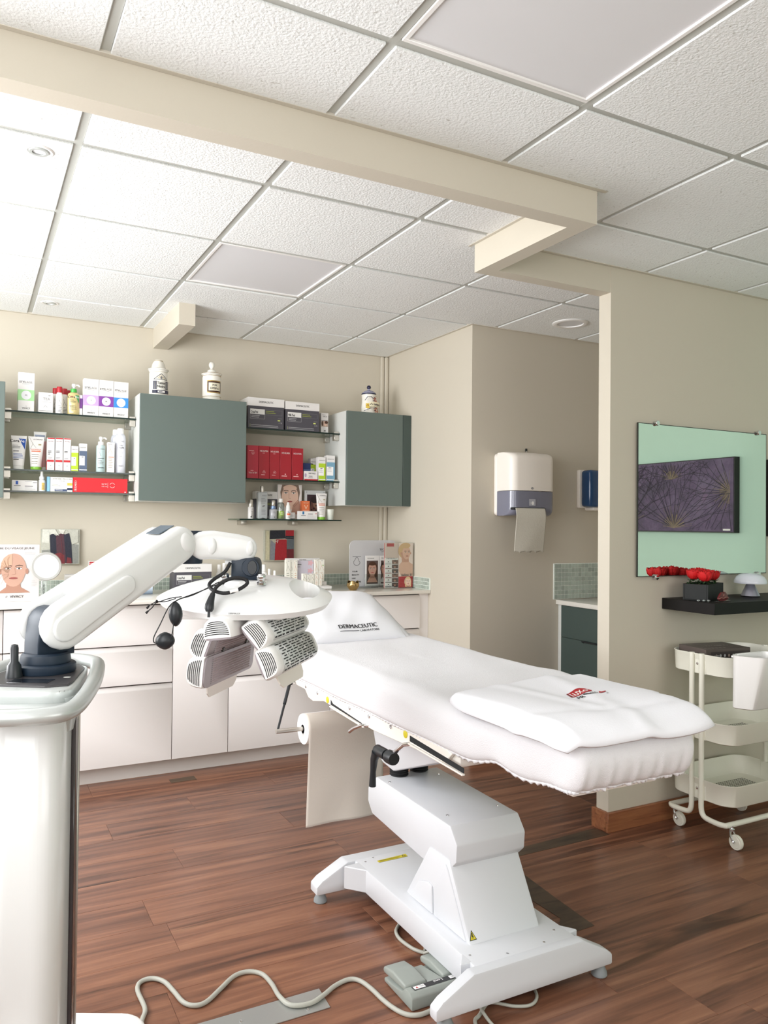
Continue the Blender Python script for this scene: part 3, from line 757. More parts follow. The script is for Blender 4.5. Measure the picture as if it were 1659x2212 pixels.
def pump_head(t, x, y, z, m, mneck, r=.014, h=.03):
    lathe_part('collar', [(r * 1.15, 0), (r * 1.2, .002), (r * 1.15, .018), (r * .6, .022)], mneck, t, (x, y, z))
    b = MB(); b.lathe([(r * .45, .022), (r * .45, .03), (r * .8, .032), (r * .8, .044), (r * .6, .047)], 16, (x, y, z)); b.tube([(x, y, z + .041), (x + .022, y, z + .042), (x + .030, y, z + .034)], .0042, 8); b.build('pump', m, t)
x, y = .489, 4.55
t = thing('pump_bottle', 'pump bottle of amber cleanser with green collar', 'bottle', (x, y, S1))
lathe_part('bottle_body', [(.028, 0), (.031, .005), (.0315, .10), (.029, .116), (.016, .124), (.0135, .126)], M_liquid, t, (x, y, S1), 26, 1.0, .62)
pump_head(t, x, y, S1 + .124, M_white2, mat('green_plastic', (70, 168, 70), .35), .0135)
pbf = lambda u, v, h: (u, 4.55 - .0201 * math.sqrt(max(.02, 1 - ((u - .489) / .0322) ** 2)) - h, v)
pbf.step = (.005, None); p = Print(pbf)
p.text('Cera', x + .004, S1 + .092, .0125, flat((60, 62, 40)), 'r'); p.poly([(x + .006, S1 + .108), (x + .026, S1 + .108), (x + .026, S1 + .064)], flat((60, 160, 84))); p.text('Ve', x + .005, S1 + .092, .0125, WHITE, 'l')
p.lines(x - .022, x + .012, S1 + .082, 3, .006, .002, flat((90, 86, 50))); p.lines(x - .022, x + .02, S1 + .052, 4, .007, .002, flat((90, 86, 50)), 3); p.rect(x - .022, x - .002, S1 + .012, S1 + .018, flat((230, 226, 200))); p.rect(x - .02, x - .006, S1 + .1, S1 + .103, REDP); p.build('printed_label', t)

def tube(label, x, y, z0, w, h, cap=M_white2, caph=.018, m=M_white2, name='cream_tube', rz=0, group=None):
    """squeeze tube standing on its cap with the crimped end up"""
    t = thing(name, label, 'tube', (x, y, z0), group); R = w * .34
    lathe_part('cap', [(R * .94, 0), (R, .002), (R, caph), (R * .9, caph + .001)], cap, t, (x, y, z0))
    b = MB(); n = 28
    def fn(u, v):
        a = 2 * PI * u; k = v ** 1.2; rx = R * (1 - k) + w / 2 * k; ry = R * (1 - k) + .0012 * k
        return (x + rx * math.cos(a), y + ry * math.sin(a), z0 + caph + .001 + (h - caph - .001) * v)
    b.grid(fn, n, 10, True); b.build('tube_body', m, t, sharp=60)
    def srf(u, v, hh):
        k = max(0, min(1, (v - z0 - caph) / (h - caph))) ** 1.2; rx = R * (1 - k) + w / 2 * k; ry = R * (1 - k) + .0012 * k
        return (u, y - ry * math.sqrt(max(.0, 1 - min(1, ((u - x) / rx) ** 2))) - hh - .0006, v)
    srf.step = (w * .07, h * .12); return t, Print(srf)
BLUEP, NAVYP = flat((38, 84, 172)), flat((60, 76, 112))
t, p = tube('white cream tube with a blue corner flash, at the left end', .223, 4.55, S2, .078, .178)
z = S2; p.text('Cera', .224, z + .143, .0155, INK, 'r'); p.poly([(.222, z + .163), (.256, z + .163), (.252, z + .105)], BLUEP); p.text('Ve', .225, z + .143, .0155, WHITE, 'l')
p.lines(.192, .232, z + .128, 3, .007, .0025, INKG); p.rect(.196, .222, z + .094, z + .098, INK); p.lines(.196, .246, z + .082, 4, .007, .0022, BLUEP, 5); p.rect(.197, .222, z + .05, z + .0535, INK); p.build('printed_label', t)
GRC = mat('lime_green_plastic', (136, 190, 70), .35)
def aderma(label, x, z0, w, h, y=4.55):
    t, p = tube(label, x, y, z0, w, h, GRC, .016, M_card)
    p.line([(x - w * .42, z0 + h * .97), (x - w * .22, z0 + h * .78), (x - w * .02, z0 + h * .66)], .0014, flat((120, 122, 96))); p.line([(x - w * .2, z0 + h * .80), (x - w * .36, z0 + h * .62)], .0014, flat((120, 122, 96)))
    p.text('A-DERMA', x + w * .1, z0 + h * .895, h * .042, INKG); p.rect(x + w * .12, x + w * .3, z0 + h * .74, z0 + h * .78, flat((160, 150, 110)))
    p.text('EXOMEGA', x - w * .02, z0 + h * .59, h * .04, flat((214, 120, 84))); p.rect(x - w * .30, x + w * .26, z0 + h * .54, z0 + h * .57, flat((214, 110, 74)))
    p.lines(x - w * .28, x + w * .26, z0 + h * .46, 3, h * .06, h * .014, flat((110, 104, 84)), 9); p.lines(x - w * .28, x + w * .22, z0 + h * .26, 2, h * .06, h * .014, flat((150, 144, 120)), 4); p.build('printed_label', t); return t
aderma('white cream tube with green cap, second from the left end', .307, S2, .080, .178)
t, p = tube('white tube with a grey blue end, standing behind the green capped tube', .330, 4.625, S2, .064, .212); z = S2; p.rect(.304, .354, z + .17, z + .196, flat((150, 160, 182))); p.text('Dexeryl', .329, z + .178, .009, NAVYP); p.build('printed_label', t)
t, p = tube('narrow pink tube tucked between the white tubes and slim cartons', .348, 4.60, S2, .030, .16, M_white2, .02, mat('pink_tube', (214, 160, 160), .4)); p.b.free()
def slim(label, x0, x1, z1, lines):
    t, p = carton(label, x0, x1, S2, z1, 4.52, .045, group=G_SLIM); h = z1 - S2; c = (x0 + x1) / 2
    p.rect(x0 + .001, x1 - .001, z1 - .0065, z1 - .001, REDP); p.rect(x0 + .003, x1 - .003, z1 - .024, z1 - .0085, flat((248, 232, 232))); p.text('ENDYMED', c, z1 - .022, .0055, INK, width=(x1 - x0) * .72)
    p.lines(x0 + .004, x1 - .016, S2 + h * .60, lines, .006, .0032, INK, 2); p.lines(x0 + .004, x1 - .004, S2 + h * .40, 2, .005, .002, INKG, 4)
    p.rect(x0 + .001, x1 - .003, S2 + h * .26, S2 + h * .325, REDP); p.text('V', c, S2 + h * .13, .006, INK); p.lines(x0 + .006, x1 - .006, S2 + h * .08, 2, .005, .0016, LGREY, 6)
    b = MB(); b.box(x0 - .0003, x0 + .0003, 4.521, 4.564, S2 + .001, S2 + h * .30); b.build('side_print', REDP, t, smooth=False); return fin(t, p)
slim('slim white carton with red stripe, first of three beside the pink tube', .358, .3955, 1.7745, 4)
slim('slim white carton with red stripe, middle of three', .3985, .437, 1.7755, 2)
slim('slim white carton with red stripe, third and next to the lime carton', .4395, .4765, 1.776, 2)
def derma(label, x0, x1, z0, z1, band, y=4.52, low=True):
    t, p = carton(label, x0, x1, z0, z1, y, .045); h = z1 - z0; c = (x0 + x1) / 2; B = flat(band)
    p.rect(x0 + .0006, x1 - .0006, z0 + .0006, z0 + h * .735, B); p.text('DERMACEUTIC', c, z0 + h * .84, .005, INKG, width=(x1 - x0) * .8)
    p.rect(x0 + .0006, x1 - .012, z0 + h * .22, z0 + h * .56, WHITE); p.lines(x0 + .012, x1 - .014, z0 + h * .53, 1, .005, .0035, INK); p.lines(x0 + .004, x1 - .014, z0 + h * .48, 4, .006, .0016, LGREY, 3)
    p.rect(x0 + .0006, x1 - .0006, z0 + h * .045, z0 + h * .075, WHITE); return fin(t, p)
LIME, NAV, SKYB = (176, 206, 44), (84, 98, 122), (116, 160, 184)
derma('small lime green and white carton on the left hand shelf', .4785, .515, S2, 1.736, LIME)
derma('slate blue and white carton right of the lime carton', .519, .559, S2, 1.752, NAV)
x, y = .633, 4.55
t = thing('pump_bottle', 'pale blue pump bottle with white pump', 'bottle', (x, y, S2))
lathe_part('bottle_body', [(.021, 0), (.0235, .004), (.0235, .140), (.021, .149), (.013, .151)], mat('pale_aqua_plastic', (186, 208, 208), .25), t, (x, y, S2), 26)
pump_head(t, x, y, S2 + .150, M_white2, M_white2, .0125)
p = Print(on_cyl(x, y, .0235)); p.text('A-DERMA', x + .003, S2 + .125, .0055, INKG); p.line([(x - .017, S2 + .135), (x - .008, S2 + .105), (x - .002, S2 + .09)], .0012, INKG); p.line([(x - .010, S2 + .11), (x - .017, S2 + .088)], .0012, INKG)
p.text('DERMALIBOUR+', x, S2 + .074, .005, INK, width=.036); p.lines(x - .017, x + .014, S2 + .064, 3, .008, .003, INKG); p.text('DERMALIBOUR', x, S2 + .022, .006, INK, width=.034); p.build('printed_label', t)
t, p = carton('slim cream carton with a pale orange curl, beside the spray cans', .664, .702, S2, 1.767, 4.52, .04); z = S2
p.line([(.668, z + .16), (.676, z + .135), (.690, z + .105)], .0013, flat((206, 160, 120))); p.line([(.678, z + .13), (.668, z + .108)], .0013, flat((206, 160, 120))); p.lines(.670, .698, z + .158, 1, .01, .004, LGREY); p.rect(.670, .698, z + .083, z + .087, flat((222, 140, 110))); p.lines(.670, .696, z + .075, 6, .009, .0022, flat((160, 140, 110)), 7); fin(t, p)
def can(label, x, y, h=.25):
    t = thing('spray_can', label, 'spray can', (x, y, S2), G_SPRAY); r = .0285
    lathe_part('can_body', [(r * .92, 0), (r, .003), (r, h * .76), (r * .93, h * .82), (r * .72, h * .87), (r * .55, h * .885)], mat('pearl_white_can', (226, 228, 238), .25, .2), t, (x, y, S2), 28)
    lathe_part('cap', [(r * .62, h * .865), (r * .64, h * .88), (r * .62, h * .985), (r * .5, h)], M_white2, t, (x, y, S2))
    p = Print(on_cyl(x, y, r)); z = S2; p.text('STYLAGE', x, z + .172, .009, LGREY, width=.036); p.text('EAU', x, z + .150, .007, INKG); p.text('BAUME', x, z + .136, .009, INKG, width=.034); p.lines(x - .012, x + .012, z + .12, 2, .008, .0015, LGREY); p.lines(x - .01, x + .01, z + .095, 1, .01, .002, INKG); p.text('VIVACY', x, z + .036, .006, INKG); p.build('printed_label', t)
can('white spray can standing in front at the right end', .737, 4.555)
can('white spray can half hidden behind the front one', .724, 4.625)

t, p = carton('flat white medicine carton with a small blue square', .191, .314, S3, 1.543, 4.52, .04); z = S3
p.rect(.209, .221, z + .033, z + .051, BLUEP); p.rect(.201, .233, z + .025, z + .028, INKG); p.lines(.253, .312, z + .027, 1, .01, .004, INKG); p.lines(.253, .305, z + .05, 1, .01, .0018, LGREY); p.lines(.253, .308, z + .017, 2, .007, .0015, LGREY); p.rect(.292, .312, z + .043, z + .0455, INK); fin(t, p)
x, y = .336, 4.545
t = thing('spray_bottle', 'small clear spray bottle with a yellow label under the pink tube', 'bottle', (x, y, S3))
lathe_part('bottle_body', [(.017, 0), (.0185, .003), (.0185, .05), (.015, .06), (.009, .064)], M_white2, t, (x, y, S3)); lathe_part('spray_head', [(.0125, .064), (.013, .067), (.0125, .078), (.008, .082), (.0065, .104), (.005, .107)], M_white2, t, (x, y, S3))
p = Print(on_cyl(x, y, .0185)); p.rect(x - .002, x + .016, S3 + .008, S3 + .046, flat((228, 196, 110)), 4); p.lines(x, x + .014, S3 + .03, 3, .006, .0018, INKG); p.build('printed_label', t)
t, p = carton('pale blue carton beside the cream medicine carton', .361, .3755, S3, 1.567, 4.53, .05, mat('pale_blue_card', (134, 186, 226), .45)); fin(t, p)
t, p = carton('cream medicine carton with navy lettering, left of the long red carton', .377, .488, S3, 1.565, 4.52, .05, mat('cream_card', (236, 236, 224), .45)); z = S3
p.text('LIDOCAINE / PRILOCAINE', .436, z + .066, .0062, INK, width=.096); p.text('5 % cream', .436, z + .056, .0045, INK); p.rect(.398, .460, z + .002, z + .014, NAVYP); p.rect(.460, .4865, z + .010, z + .022, flat((32, 42, 70))); p.rect(.460, .486, z + .034, z + .048, flat((222, 184, 84))); p.lines(.402, .456, z + .011, 1, .01, .003, WHITE); p.lines(.384, .43, z + .04, 2, .007, .0016, INKG); fin(t, p)
t, p = carton('second cream medicine carton behind the first', .372, .480, S3, 1.569, 4.60, .05, MATS['cream_card']); fin(t, p)
t, p = carton('long bright red carton on the lowest left shelf', .4895, .773, S3, 1.567, 4.52, .06, mat('bright_red_card', (206, 28, 40), .4)); z = S3
p.text('FILLMED', .508, z + .006, .0115, WHITE, 'l', width=.056, rot=PI / 2); p.text('NCTF', .637, z + .044, .0075, WHITE, 'l'); p.text('135 HA', .637, z + .032, .0065, WHITE, 'l'); p.rect(.668, .6688, z + .028, z + .056, WHITE)
for q in range(2): p.line([(.692 + .013 * math.cos(a), z + .042 + .013 * math.sin(a)) for a in [q * PI + .35 + k * .24 for k in range(11)]], .0016, WHITE)
p.rect(.757, .764, z + .004, z + .009, WHITE); p.rect(.6, .71, z + .004, z + .0048, flat((226, 120, 120))); fin(t, p)

# apothecary jars on the wall cabinets
CT = 2.0362
x, y = .938, 4.545; R = .0505
GOLDP = mat('gilt_line', (186, 158, 100), .25, .7); NAVYJ = flat((30, 32, 62), .2); BRN = flat((62, 34, 28), .2)
t = thing('apothecary_jar', 'porcelain apothecary jar with a temple drawing, left on the wall cabinet', 'jar', (x, y, CT), 'porcelain jars on the wall cabinets')
lathe_part('jar_body', [(R * .93, 0), (R, .008), (R, .138), (R * .96, .146), (R * 1.04, .150), (R * 1.06, .156), (R * .9, .157)], M_porc, t, (x, y, CT), 36)
lathe_part('lid', [(R * 1.13, .157), (R * 1.14, .162), (R * .95, .165), (R * .80, .17), (R * .66, .195), (R * .5, .208), (R * .46, .214), (R * .05, .215)], M_porc, t, (x, y, CT), 36)
lathe_part('gilt_band', [(R * .505, .2065), (R * .51, .2085), (R * .49, .2105)], GOLDP, t, (x, y, CT), 36); lathe_part('gilt_band', [(R * .972, .1405), (R * .98, .1425), (R * .965, .1445)], GOLDP, t, (x, y, CT), 36)
p = Print(on_cyl(x, y, R), .0004); z = CT; c = x + .006
p.line([(c - .042, z + .100), (c, z + .132), (c + .042, z + .100), (c - .042, z + .100)], .003, INK); p.poly([(c - .03, z + .104), (c + .03, z + .104), (c, z + .126)], flat((222, 212, 190))); p.ell(c, z + .110, .006, .008, INKG, 10); p.line([(c - .018, z + .107), (c - .008, z + .115)], .0012, INKG); p.line([(c + .018, z + .107), (c + .008, z + .115)], .0012, INKG)
for q in (-.040, -.029, .029, .040): p.rect(c + q - .0035, c + q + .0035, z + .046, z + .088, NAVYJ); p.rect(c + q - .005, c + q + .005, z + .086, z + .090, NAVYJ); p.rect(c + q - .005, c + q + .005, z + .043, z + .047, NAVYJ)
p.text('Tamar', c, z + .072, .0145, INK, width=.042); p.text('Noirs.', c, z + .052, .0145, INK, width=.042); p.rect(c - .046, c + .046, z + .02, z + .038, NAVYJ, 10); p.rect(c - .018, c + .018, z + .024, z + .034, WHITE, 4); p.lines(c - .014, c + .014, z + .031, 1, .01, .003, INK); p.build('painted_label', t)
x, y = 1.244, 4.54; R = .054
t = thing('apothecary_jar', 'porcelain apothecary jar with knob lid and framed label, right on the cabinet', 'jar', (x, y, CT), 'porcelain jars on the wall cabinets')
lathe_part('jar_body', [(R * .88, 0), (R * .94, .004), (R * .94, .026), (R * .97, .03), (R * .98, .14), (R * .95, .150), (R * 1.0, .158), (R * .9, .16)], M_porc, t, (x, y, CT), 36)
lathe_part('lid', [(R * 1.07, .16), (R * 1.1, .166), (R * .9, .170), (R * .5, .174), (R * .44, .186), (R * .30, .190), (R * .15, .196), (R * .14, .2), (R * .26, .207), (R * .32, .219), (R * .26, .232), (R * .1, .238)], M_porc, t, (x, y, CT), 36)
for h in (.0285, .151, .165): lathe_part('gilt_band', [(R * 1.0, h), (R * 1.012, h + .001), (R * 1.0, h + .0022)] if h < .16 else [(R * 1.095, h), (R * 1.106, h + .001), (R * 1.09, h + .0022)], GOLDP, t, (x, y, CT), 36)
p = Print(on_cyl(x, y, R * .98), .0005); z = CT; c = x + .006
p.rect(c - .046, c + .046, z + .048, z + .122, GOLDP, 12); p.rect(c - .044, c + .044, z + .054, z + .116, BRN, 12); p.rect(c - .036, c + .036, z + .062, z + .108, flat((236, 230, 208), .2), 10)
p.text('POW.', c, z + .088, .012, INK, width=.028); p.text('EPISP.C', c, z + .069, .012, INK, width=.052); p.build('painted_label', t)
x, y = 2.279, 4.54; R = .048
t = thing('painted_jar', 'small faience jar with blue knob and red painted flowers, on the corner cabinet', 'jar', (x, y, CT))
lathe_part('jar_body', [(R * .9, 0), (R * .99, .006), (R * 1.0, .05), (R * .94, .08), (R * .93, .1), (R * .98, .13), (R * .9, .134)], M_porc, t, (x, y, CT), 34)
lathe_part('lid', [(R * .98, .134), (R * 1.0, .139), (R * .9, .146), (R * .6, .156), (R * .2, .163), (R * .17, .172)], mat('blue_painted_faience', (150, 152, 176), .15, var=.6, bscale=160), t, (x, y, CT), 34)
lathe_part('rim_line', [(R * 1.005, .134), (R * 1.012, .1365), (R * 1.005, .139)], flat((28, 34, 70), .2), t, (x, y, CT), 34)
lathe_part('knob', [(R * .18, .171), (R * .27, .176), (R * .29, .183), (R * .2, .192), (R * .05, .194)], flat((24, 26, 62), .12), t, (x, y, CT), 20)
p = Print(on_cyl(x, y, R * 1.01), .0006); z = CT; RB, OR_ = flat((120, 36, 30), .2), flat((196, 110, 80), .2)
for cx, cz in ((x + .026, z + .096), (x + .026, z + .030)):
    for q in range(9): a = q * PI * 2 / 9; p.ell(cx + .013 * math.cos(a), cz + .013 * math.sin(a), .0075, .0035, RB if q % 2 else OR_, 8, rot=a)
    for q in range(7): a = .3 + q * PI / 6; p.line([(cx + .02 * math.cos(a), cz + .02 * math.sin(a)), (cx + .025 * math.cos(a), cz + .025 * math.sin(a))], .0025, NAVYJ)
p.line([(x - .04, z + .088), (x - .028, z + .11), (x - .012, z + .112), (x - .002, z + .10)], .003, NAVYJ); p.line([(x - .045, z + .02), (x - .03, z + .028), (x - .012, z + .038)], .003, NAVYJ); p.rect(x - .036, x - .018, z + .036, z + .068, flat((216, 186, 70), .2)); p.line([(x - .034, z + .05), (x - .026, z + .06), (x - .02, z + .05)], .002, RB)
p.rect(x - .02, x + .046, z + .048, z + .078, flat((238, 230, 200), .2), 8); p.text('\u25B3', x - .010, z + .058, .012, INK); p.text('Valdispert', x + .02, z + .058, .011, NAVYJ, width=.042); p.rect(x + .002, x + .034, z + .052, z + .0535, INK); p.build('painted_label', t)

# right hand shelves
DG = mat('charcoal_card', (74, 72, 80), .45, var=.02, bscale=8)
def kit(label, x0, x1, z0, z1, y, title, dep=.16, name='treatment_kit_carton', handle=False, titlew=.09):
    t, p = carton(label, x0, x1, z0, z1, y, dep, DG, name=name); w = x1 - x0; h = z1 - z0
    b = MB(); b.box(x0 - .0006, x1 + .0006, y - .0012, y + dep + .0006, z0 + h * .73, z1 + .0006, .0008, 1); b.build('white_lid', M_card, t)
    p = Print(on_y(y - .0013)); p.text('DERMACEUTIC', (x0 + x1) / 2, z0 + h * .84, h * .062, INK, width=w * .4)
    p.rect(x0 + w * .06, x0 + w * .46, z0 + h * .46, z0 + h * .63, flat((222, 222, 220))); p.text(title, x0 + w * .08, z0 + h * .49, h * .085, INK, 'l', width=w * .19)
    p.frame(x0 + w * .46, x0 + w * .94, z0 + h * .46, z0 + h * .62, .0012, INKG); p.frame(x0 + w * .06, x0 + w * .46, z0 + h * .31, z0 + h * .46, .0012, LGREY)
    p.lines(x0 + w * .49, x0 + w * .82, z0 + h * .585, 2, h * .055, h * .02, flat((150, 160, 70)), 3); p.lines(x0 + w * .09, x0 + w * .42, z0 + h * .42, 2, h * .05, h * .018, LGREY, 4)
    p.rect(x0 + w * .82, x0 + w * .89, z0 + h * .27, z0 + h * .31, flat((206, 214, 120))); p.rect(x0 + w * .83, x0 + w * .94, z0 + h * .35, z0 + h * .365, INKG); p.text('4.5%', x0 + w * .94, z0 + h * .19, h * .045, LGREY, 'r')
    p.lines(x0 + w * .08, x0 + w * .9, z0 + h * .11, 2, h * .05, h * .014, LGREY, 6); p.rect(x0 + w * .055, x0 + w * .061, z0 + h * .03, z0 + h * .13, flat((206, 214, 150)))
    if handle:
        b = MB(); b.tube([(x0 + w * .30, y + dep * .5, z1), (x0 + w * .34, y + dep * .5, z1 + .014), (x0 + w * .66, y + dep * .5, z1 + .014), (x0 + w * .70, y + dep * .5, z1)], .004, 8); b.build('handle', M_card, t)
    return fin(t, p)
kit('grey carton with white lid, left of two on the top right shelf', 1.4585, 1.687, T1, 2.083, 4.512, 'Cristal Peel')
kit('grey carton with white lid, right of two on the top right shelf', 1.697, 1.920, T1, 2.078, 4.512, 'Milk Peel')
t, p = carton('slim white carton with a small portrait, at the end of the top right shelf', 1.949, 1.999, T1, 2.030, 4.55, .045); z = T1
p.lines(1.956, 1.99, z + .118, 1, .01, .002, INKG); p.text('FACE', 1.975, z + .103, .008, INK); p.rect(1.951, 1.997, z + .079, z + .083, INKG); p.rect(1.951, 1.997, z + .042, z + .078, flat((180, 160, 146))); p.ell(1.978, z + .062, .011, .016, SKINL, 16); p.ell(1.985, z + .070, .012, .009, HAIR, 12); p.ell(1.958, z + .062, .006, .016, HAIR, 10); p.line([(1.972, z + .063), (1.976, z + .064)], .0015, INK); p.lines(1.956, 1.992, z + .036, 1, .01, .002, LGREY); p.text('30', 1.974, z + .012, .010, INK); fin(t, p)
PINKP = flat((236, 196, 196)); DRED = mat('deep_red_card', (158, 26, 40), .38, var=.02, bscale=12)
R5 = [(1.4605, 1.531, 1.7955, 'first of five from the left, printed upside down', 0), (1.5325, 1.600, 1.7960, 'second of five from the left', 1), (1.6015, 1.6665, 1.7950, 'middle one of five', 1), (1.6675, 1.7425, 1.7940, 'fourth of five from the left', 2), (1.7445, 1.819, 1.7935, 'last of five, beside the navy carton', 2)]
for x0, x1, z1, lab, k in R5:
    t, p = carton('red carton, ' + lab, x0, x1, T2, z1, 4.52, .05, DRED if k else mat('rose_red_card', (172, 34, 54), .38), group=G_RED); c = (x0 + x1) / 2; h = z1 - T2
    def ring3(cz, s): 
        for dx, dz in ((-s, 0), (s, 0), (0, s * 1.5 if k else -s * 1.5)): p.line([(c + dx + s * math.cos(a), cz + dz + s * math.sin(a)) for a in [q * PI / 5 for q in range(11)]], .0011, PINKP)
    if k == 0:
        p.text('NEAUVIA', c, T2 + h * .20, .0105, PINKP, width=.052, rot=PI); p.lines(c - .014, c + .014, T2 + h * .245, 1, .01, .0018, PINKP); ring3(T2 + h * .78, .005); p.lines(c - .024, c + .022, T2 + h * .85, 1, .01, .0025, PINKP)
    else:
        p.text('NEAUVIA', c, T2 + h * (.82 if k == 1 else .80), .0105, flat((246, 226, 226)), width=.052)
        if k == 1: p.lines(c - .010, c + .010, T2 + h * .785, 1, .01, .002, PINKP); ring3(T2 + h * .20, .0045); p.lines(c - .018, c + .018, T2 + h * .13, 1, .01, .003, PINKP)
        else: p.lines(c - .006, c + .006, T2 + h * .18, 1, .01, .005, PINKP); p.lines(c - .026, c + .026, T2 + h * .12, 1, .01, .004, PINKP)
    fin(t, p)
t, p = carton('navy blue carton behind the small red and white carton', 1.852, 1.921, T2, 1.711, 4.60, .05, mat('navy_card', (36, 56, 116), .35)); p.rect(1.854, 1.92, T2 + .03, T2 + .075, flat((92, 116, 164))); fin(t, p)
t, p = carton('low white carton with red base stripe, in front of the navy carton', 1.8265, 1.918, T2, 1.656, 4.52, .055); z = T2
p.text('ENDYMED', 1.880, z + .040, .0095, INK, width=.046); p.lines(1.858, 1.895, z + .029, 1, .01, .004, INKG); p.lines(1.855, 1.9, z + .019, 1, .01, .003, INKG); p.rect(1.827, 1.9175, z + .001, z + .009, REDP); p.ell(1.836, z + .032, .007, .012, flat((176, 160, 186)), 14); fin(t, p)
derma('lime green and white carton in front on the right hand shelf', 1.9225, 1.971, T2, 1.747, LIME)
derma('lime green and white carton behind the front one, slightly left', 1.902, 1.940, T2, 1.742, LIME, 4.60)
derma('lime green carton furthest back on the right hand shelf', 1.944, 1.972, T2, 1.752, LIME, 4.66)
derma('sky blue and white carton at the right end of the shelf', 1.978, 2.035, T2, 1.760, SKYB)
derma('grey blue carton half hidden between the lime and sky blue cartons', 1.9735, 1.9765, T2, 1.752, NAV, 4.60)

# lowest right shelf
x, y = 1.494, 4.545
t = thing('serum_bottle', 'cream bottle with a long silver cap at the left end of the lowest shelf', 'bottle', (x, y, T3))
lathe_part('bottle_body', [(.0155, 0), (.0168, .003), (.0168, .070), (.0155, .072)], M_card, t, (x, y, T3)); lathe_part('cap', [(.0140, .072), (.0145, .074), (.0138, .112), (.012, .115)], M_steel, t, (x, y, T3))
p = Print(on_cyl(x, y, .0168)); p.text('CE', x, T3 + .055, .006, INK, 'l'); p.text('FERULIC', x + .007, T3 + .008, .008, INK, 'l', width=.042, rot=PI / 2); p.rect(x - .006, x + .002, T3 + .008, T3 + .016, INK); p.build('printed_label', t)
x, y = 1.568, 4.555
t = thing('micellar_bottle', 'tall square clear bottle with silver cap', 'bottle', (x, y, T3))
b = MB(); b.box(x - .031, x + .031, y - .02, y + .02, T3 + .001, T3 + .162, .008, 3); b.build('bottle_body', mat('frosted_clear_plastic', (206, 212, 214), .12, trans=.35), t)
lathe_part('cap', [(.012, .162), (.0125, .164), (.0122, .197), (.011, .2)], M_steel, t, (x, y, T3)); lathe_part('base_ring', [(.026, .0012), (.0262, .007), (.02, .0075)], M_dark, t, (x, y - .004, T3), 20, 1.1, .6)
p = Print(on_y(y - .0202)); p.text('FILORGA', x + .008, T3 + .138, .006, INKG, width=.026); p.lines(x - .012, x + .024, T3 + .124, 4, .009, .0025, INKG); p.ell(x + .004, T3 + .078, .010, .005, INKG, 12, rot=.4); p.lines(x - .01, x + .022, T3 + .06, 5, .008, .002, INKG, 3); p.build('printed_label', t)
kit('grey carton with white lid standing behind the bottles of the lowest shelf', 1.560, 1.716, T3, 1.527, 4.655, 'Peel', .06, 'treatment_kit_carton')
x, y = 1.641, 4.56
t = thing('serum_bottle', 'squat grey serum bottle with blue and silver pump cap', 'bottle', (x, y, T3))
lathe_part('bottle_body', [(.022, 0), (.0245, .004), (.0245, .054), (.021, .060), (.014, .062)], mat('grey_frosted_glass', (176, 178, 182), .2), t, (x, y, T3), 26); lathe_part('collar', [(.0155, .062), (.016, .064), (.0155, .078), (.013, .08)], mat('blue_metal_collar', (126, 150, 190), .25, .5), t, (x, y, T3)); lathe_part('cap', [(.0125, .08), (.013, .081), (.0125, .113), (.011, .115)], M_steel, t, (x, y, T3))
p = Print(on_cyl(x, y, .0245)); p.lines(x - .012, x + .014, T3 + .044, 2, .006, .002, INKG); p.ell(x + .001, T3 + .012, .003, .003, INK, 10); p.build('printed_label', t)
x, y = 1.692, 4.565
t = thing('lotion_bottle', 'clear bottle of lotion with white cap and lime label', 'bottle', (x, y, T3))
lathe_part('bottle_body', [(.020, .001), (.0215, .004), (.0215, .092), (.018, .100), (.011, .103)], M_bottle, t, (x, y, T3), 26); lathe_part('liquid', [(.0195, .004), (.0205, .006), (.0205, .048), (.02, .05)], mat('yellow_green_lotion', (186, 198, 130), .1), t, (x, y, T3), 24); lathe_part('cap', [(.0125, .103), (.013, .105), (.0125, .124), (.011, .126)], M_white2, t, (x, y, T3))
p = Print(on_cyl(x, y, .0217)); p.rect(x - .014, x + .016, T3 + .022, T3 + .05, flat((150, 184, 60)), 5); p.lines(x - .008, x + .012, T3 + .044, 3, .007, .002, WHITE); p.build('printed_label', t)
t, p = carton('tall card with a large printed face on the lowest shelf', 1.7015, 1.863, T3, 1.573, 4.645, .018, name='portrait_carton'); z = T3
p.rect(1.7025, 1.862, z + .03, z + .2175, flat((232, 226, 222))); HG = flat((128, 106, 92)); p.poly([(1.718, z + .17), (1.73, z + .2172), (1.84, z + .2172), (1.85, z + .17), (1.838, z + .10), (1.729, z + .10)], HG)
p.ell(1.783, z + .140, .056, .078, SKINL, 28); p.ell(1.783, z + .197, .046, .0195, SKINL, 18); p.poly([(1.803, z + .09), (1.845, z + .12), (1.858, z + .06), (1.84, z + .032), (1.79, z + .035)], SKIN); p.line([(1.802, z + .085), (1.836, z + .122)], .003, SKIN2); p.line([(1.81, z + .08), (1.846, z + .11)], .003, SKIN2)
for sg in (-1, 1):
    ex = 1.781 + sg * .026; p.ell(ex, z + .166, .0125, .0045, EYEW, 12); p.ell(ex, z + .166, .0045, .0045, IRIS, 10); p.line([(ex - .014, z + .168), (ex, z + .1725), (ex + .014, z + .168)], .0022, BROW); p.line([(ex - .016, z + .177), (ex, z + .183), (ex + .016, z + .178)], .004, BROW)
p.line([(1.776, z + .16), (1.775, z + .132), (1.787, z + .131)], .002, SKIN2); p.ell(1.782, z + .112, .017, .0055, LIP, 16); p.line([(1.766, z + .112), (1.798, z + .112)], .0014, BROW); fin(t, p)
x, y = 1.733, 4.545
t = thing('spray_bottle', 'small white spray bottle with an orange band in front of the portrait card', 'bottle', (x, y, T3))
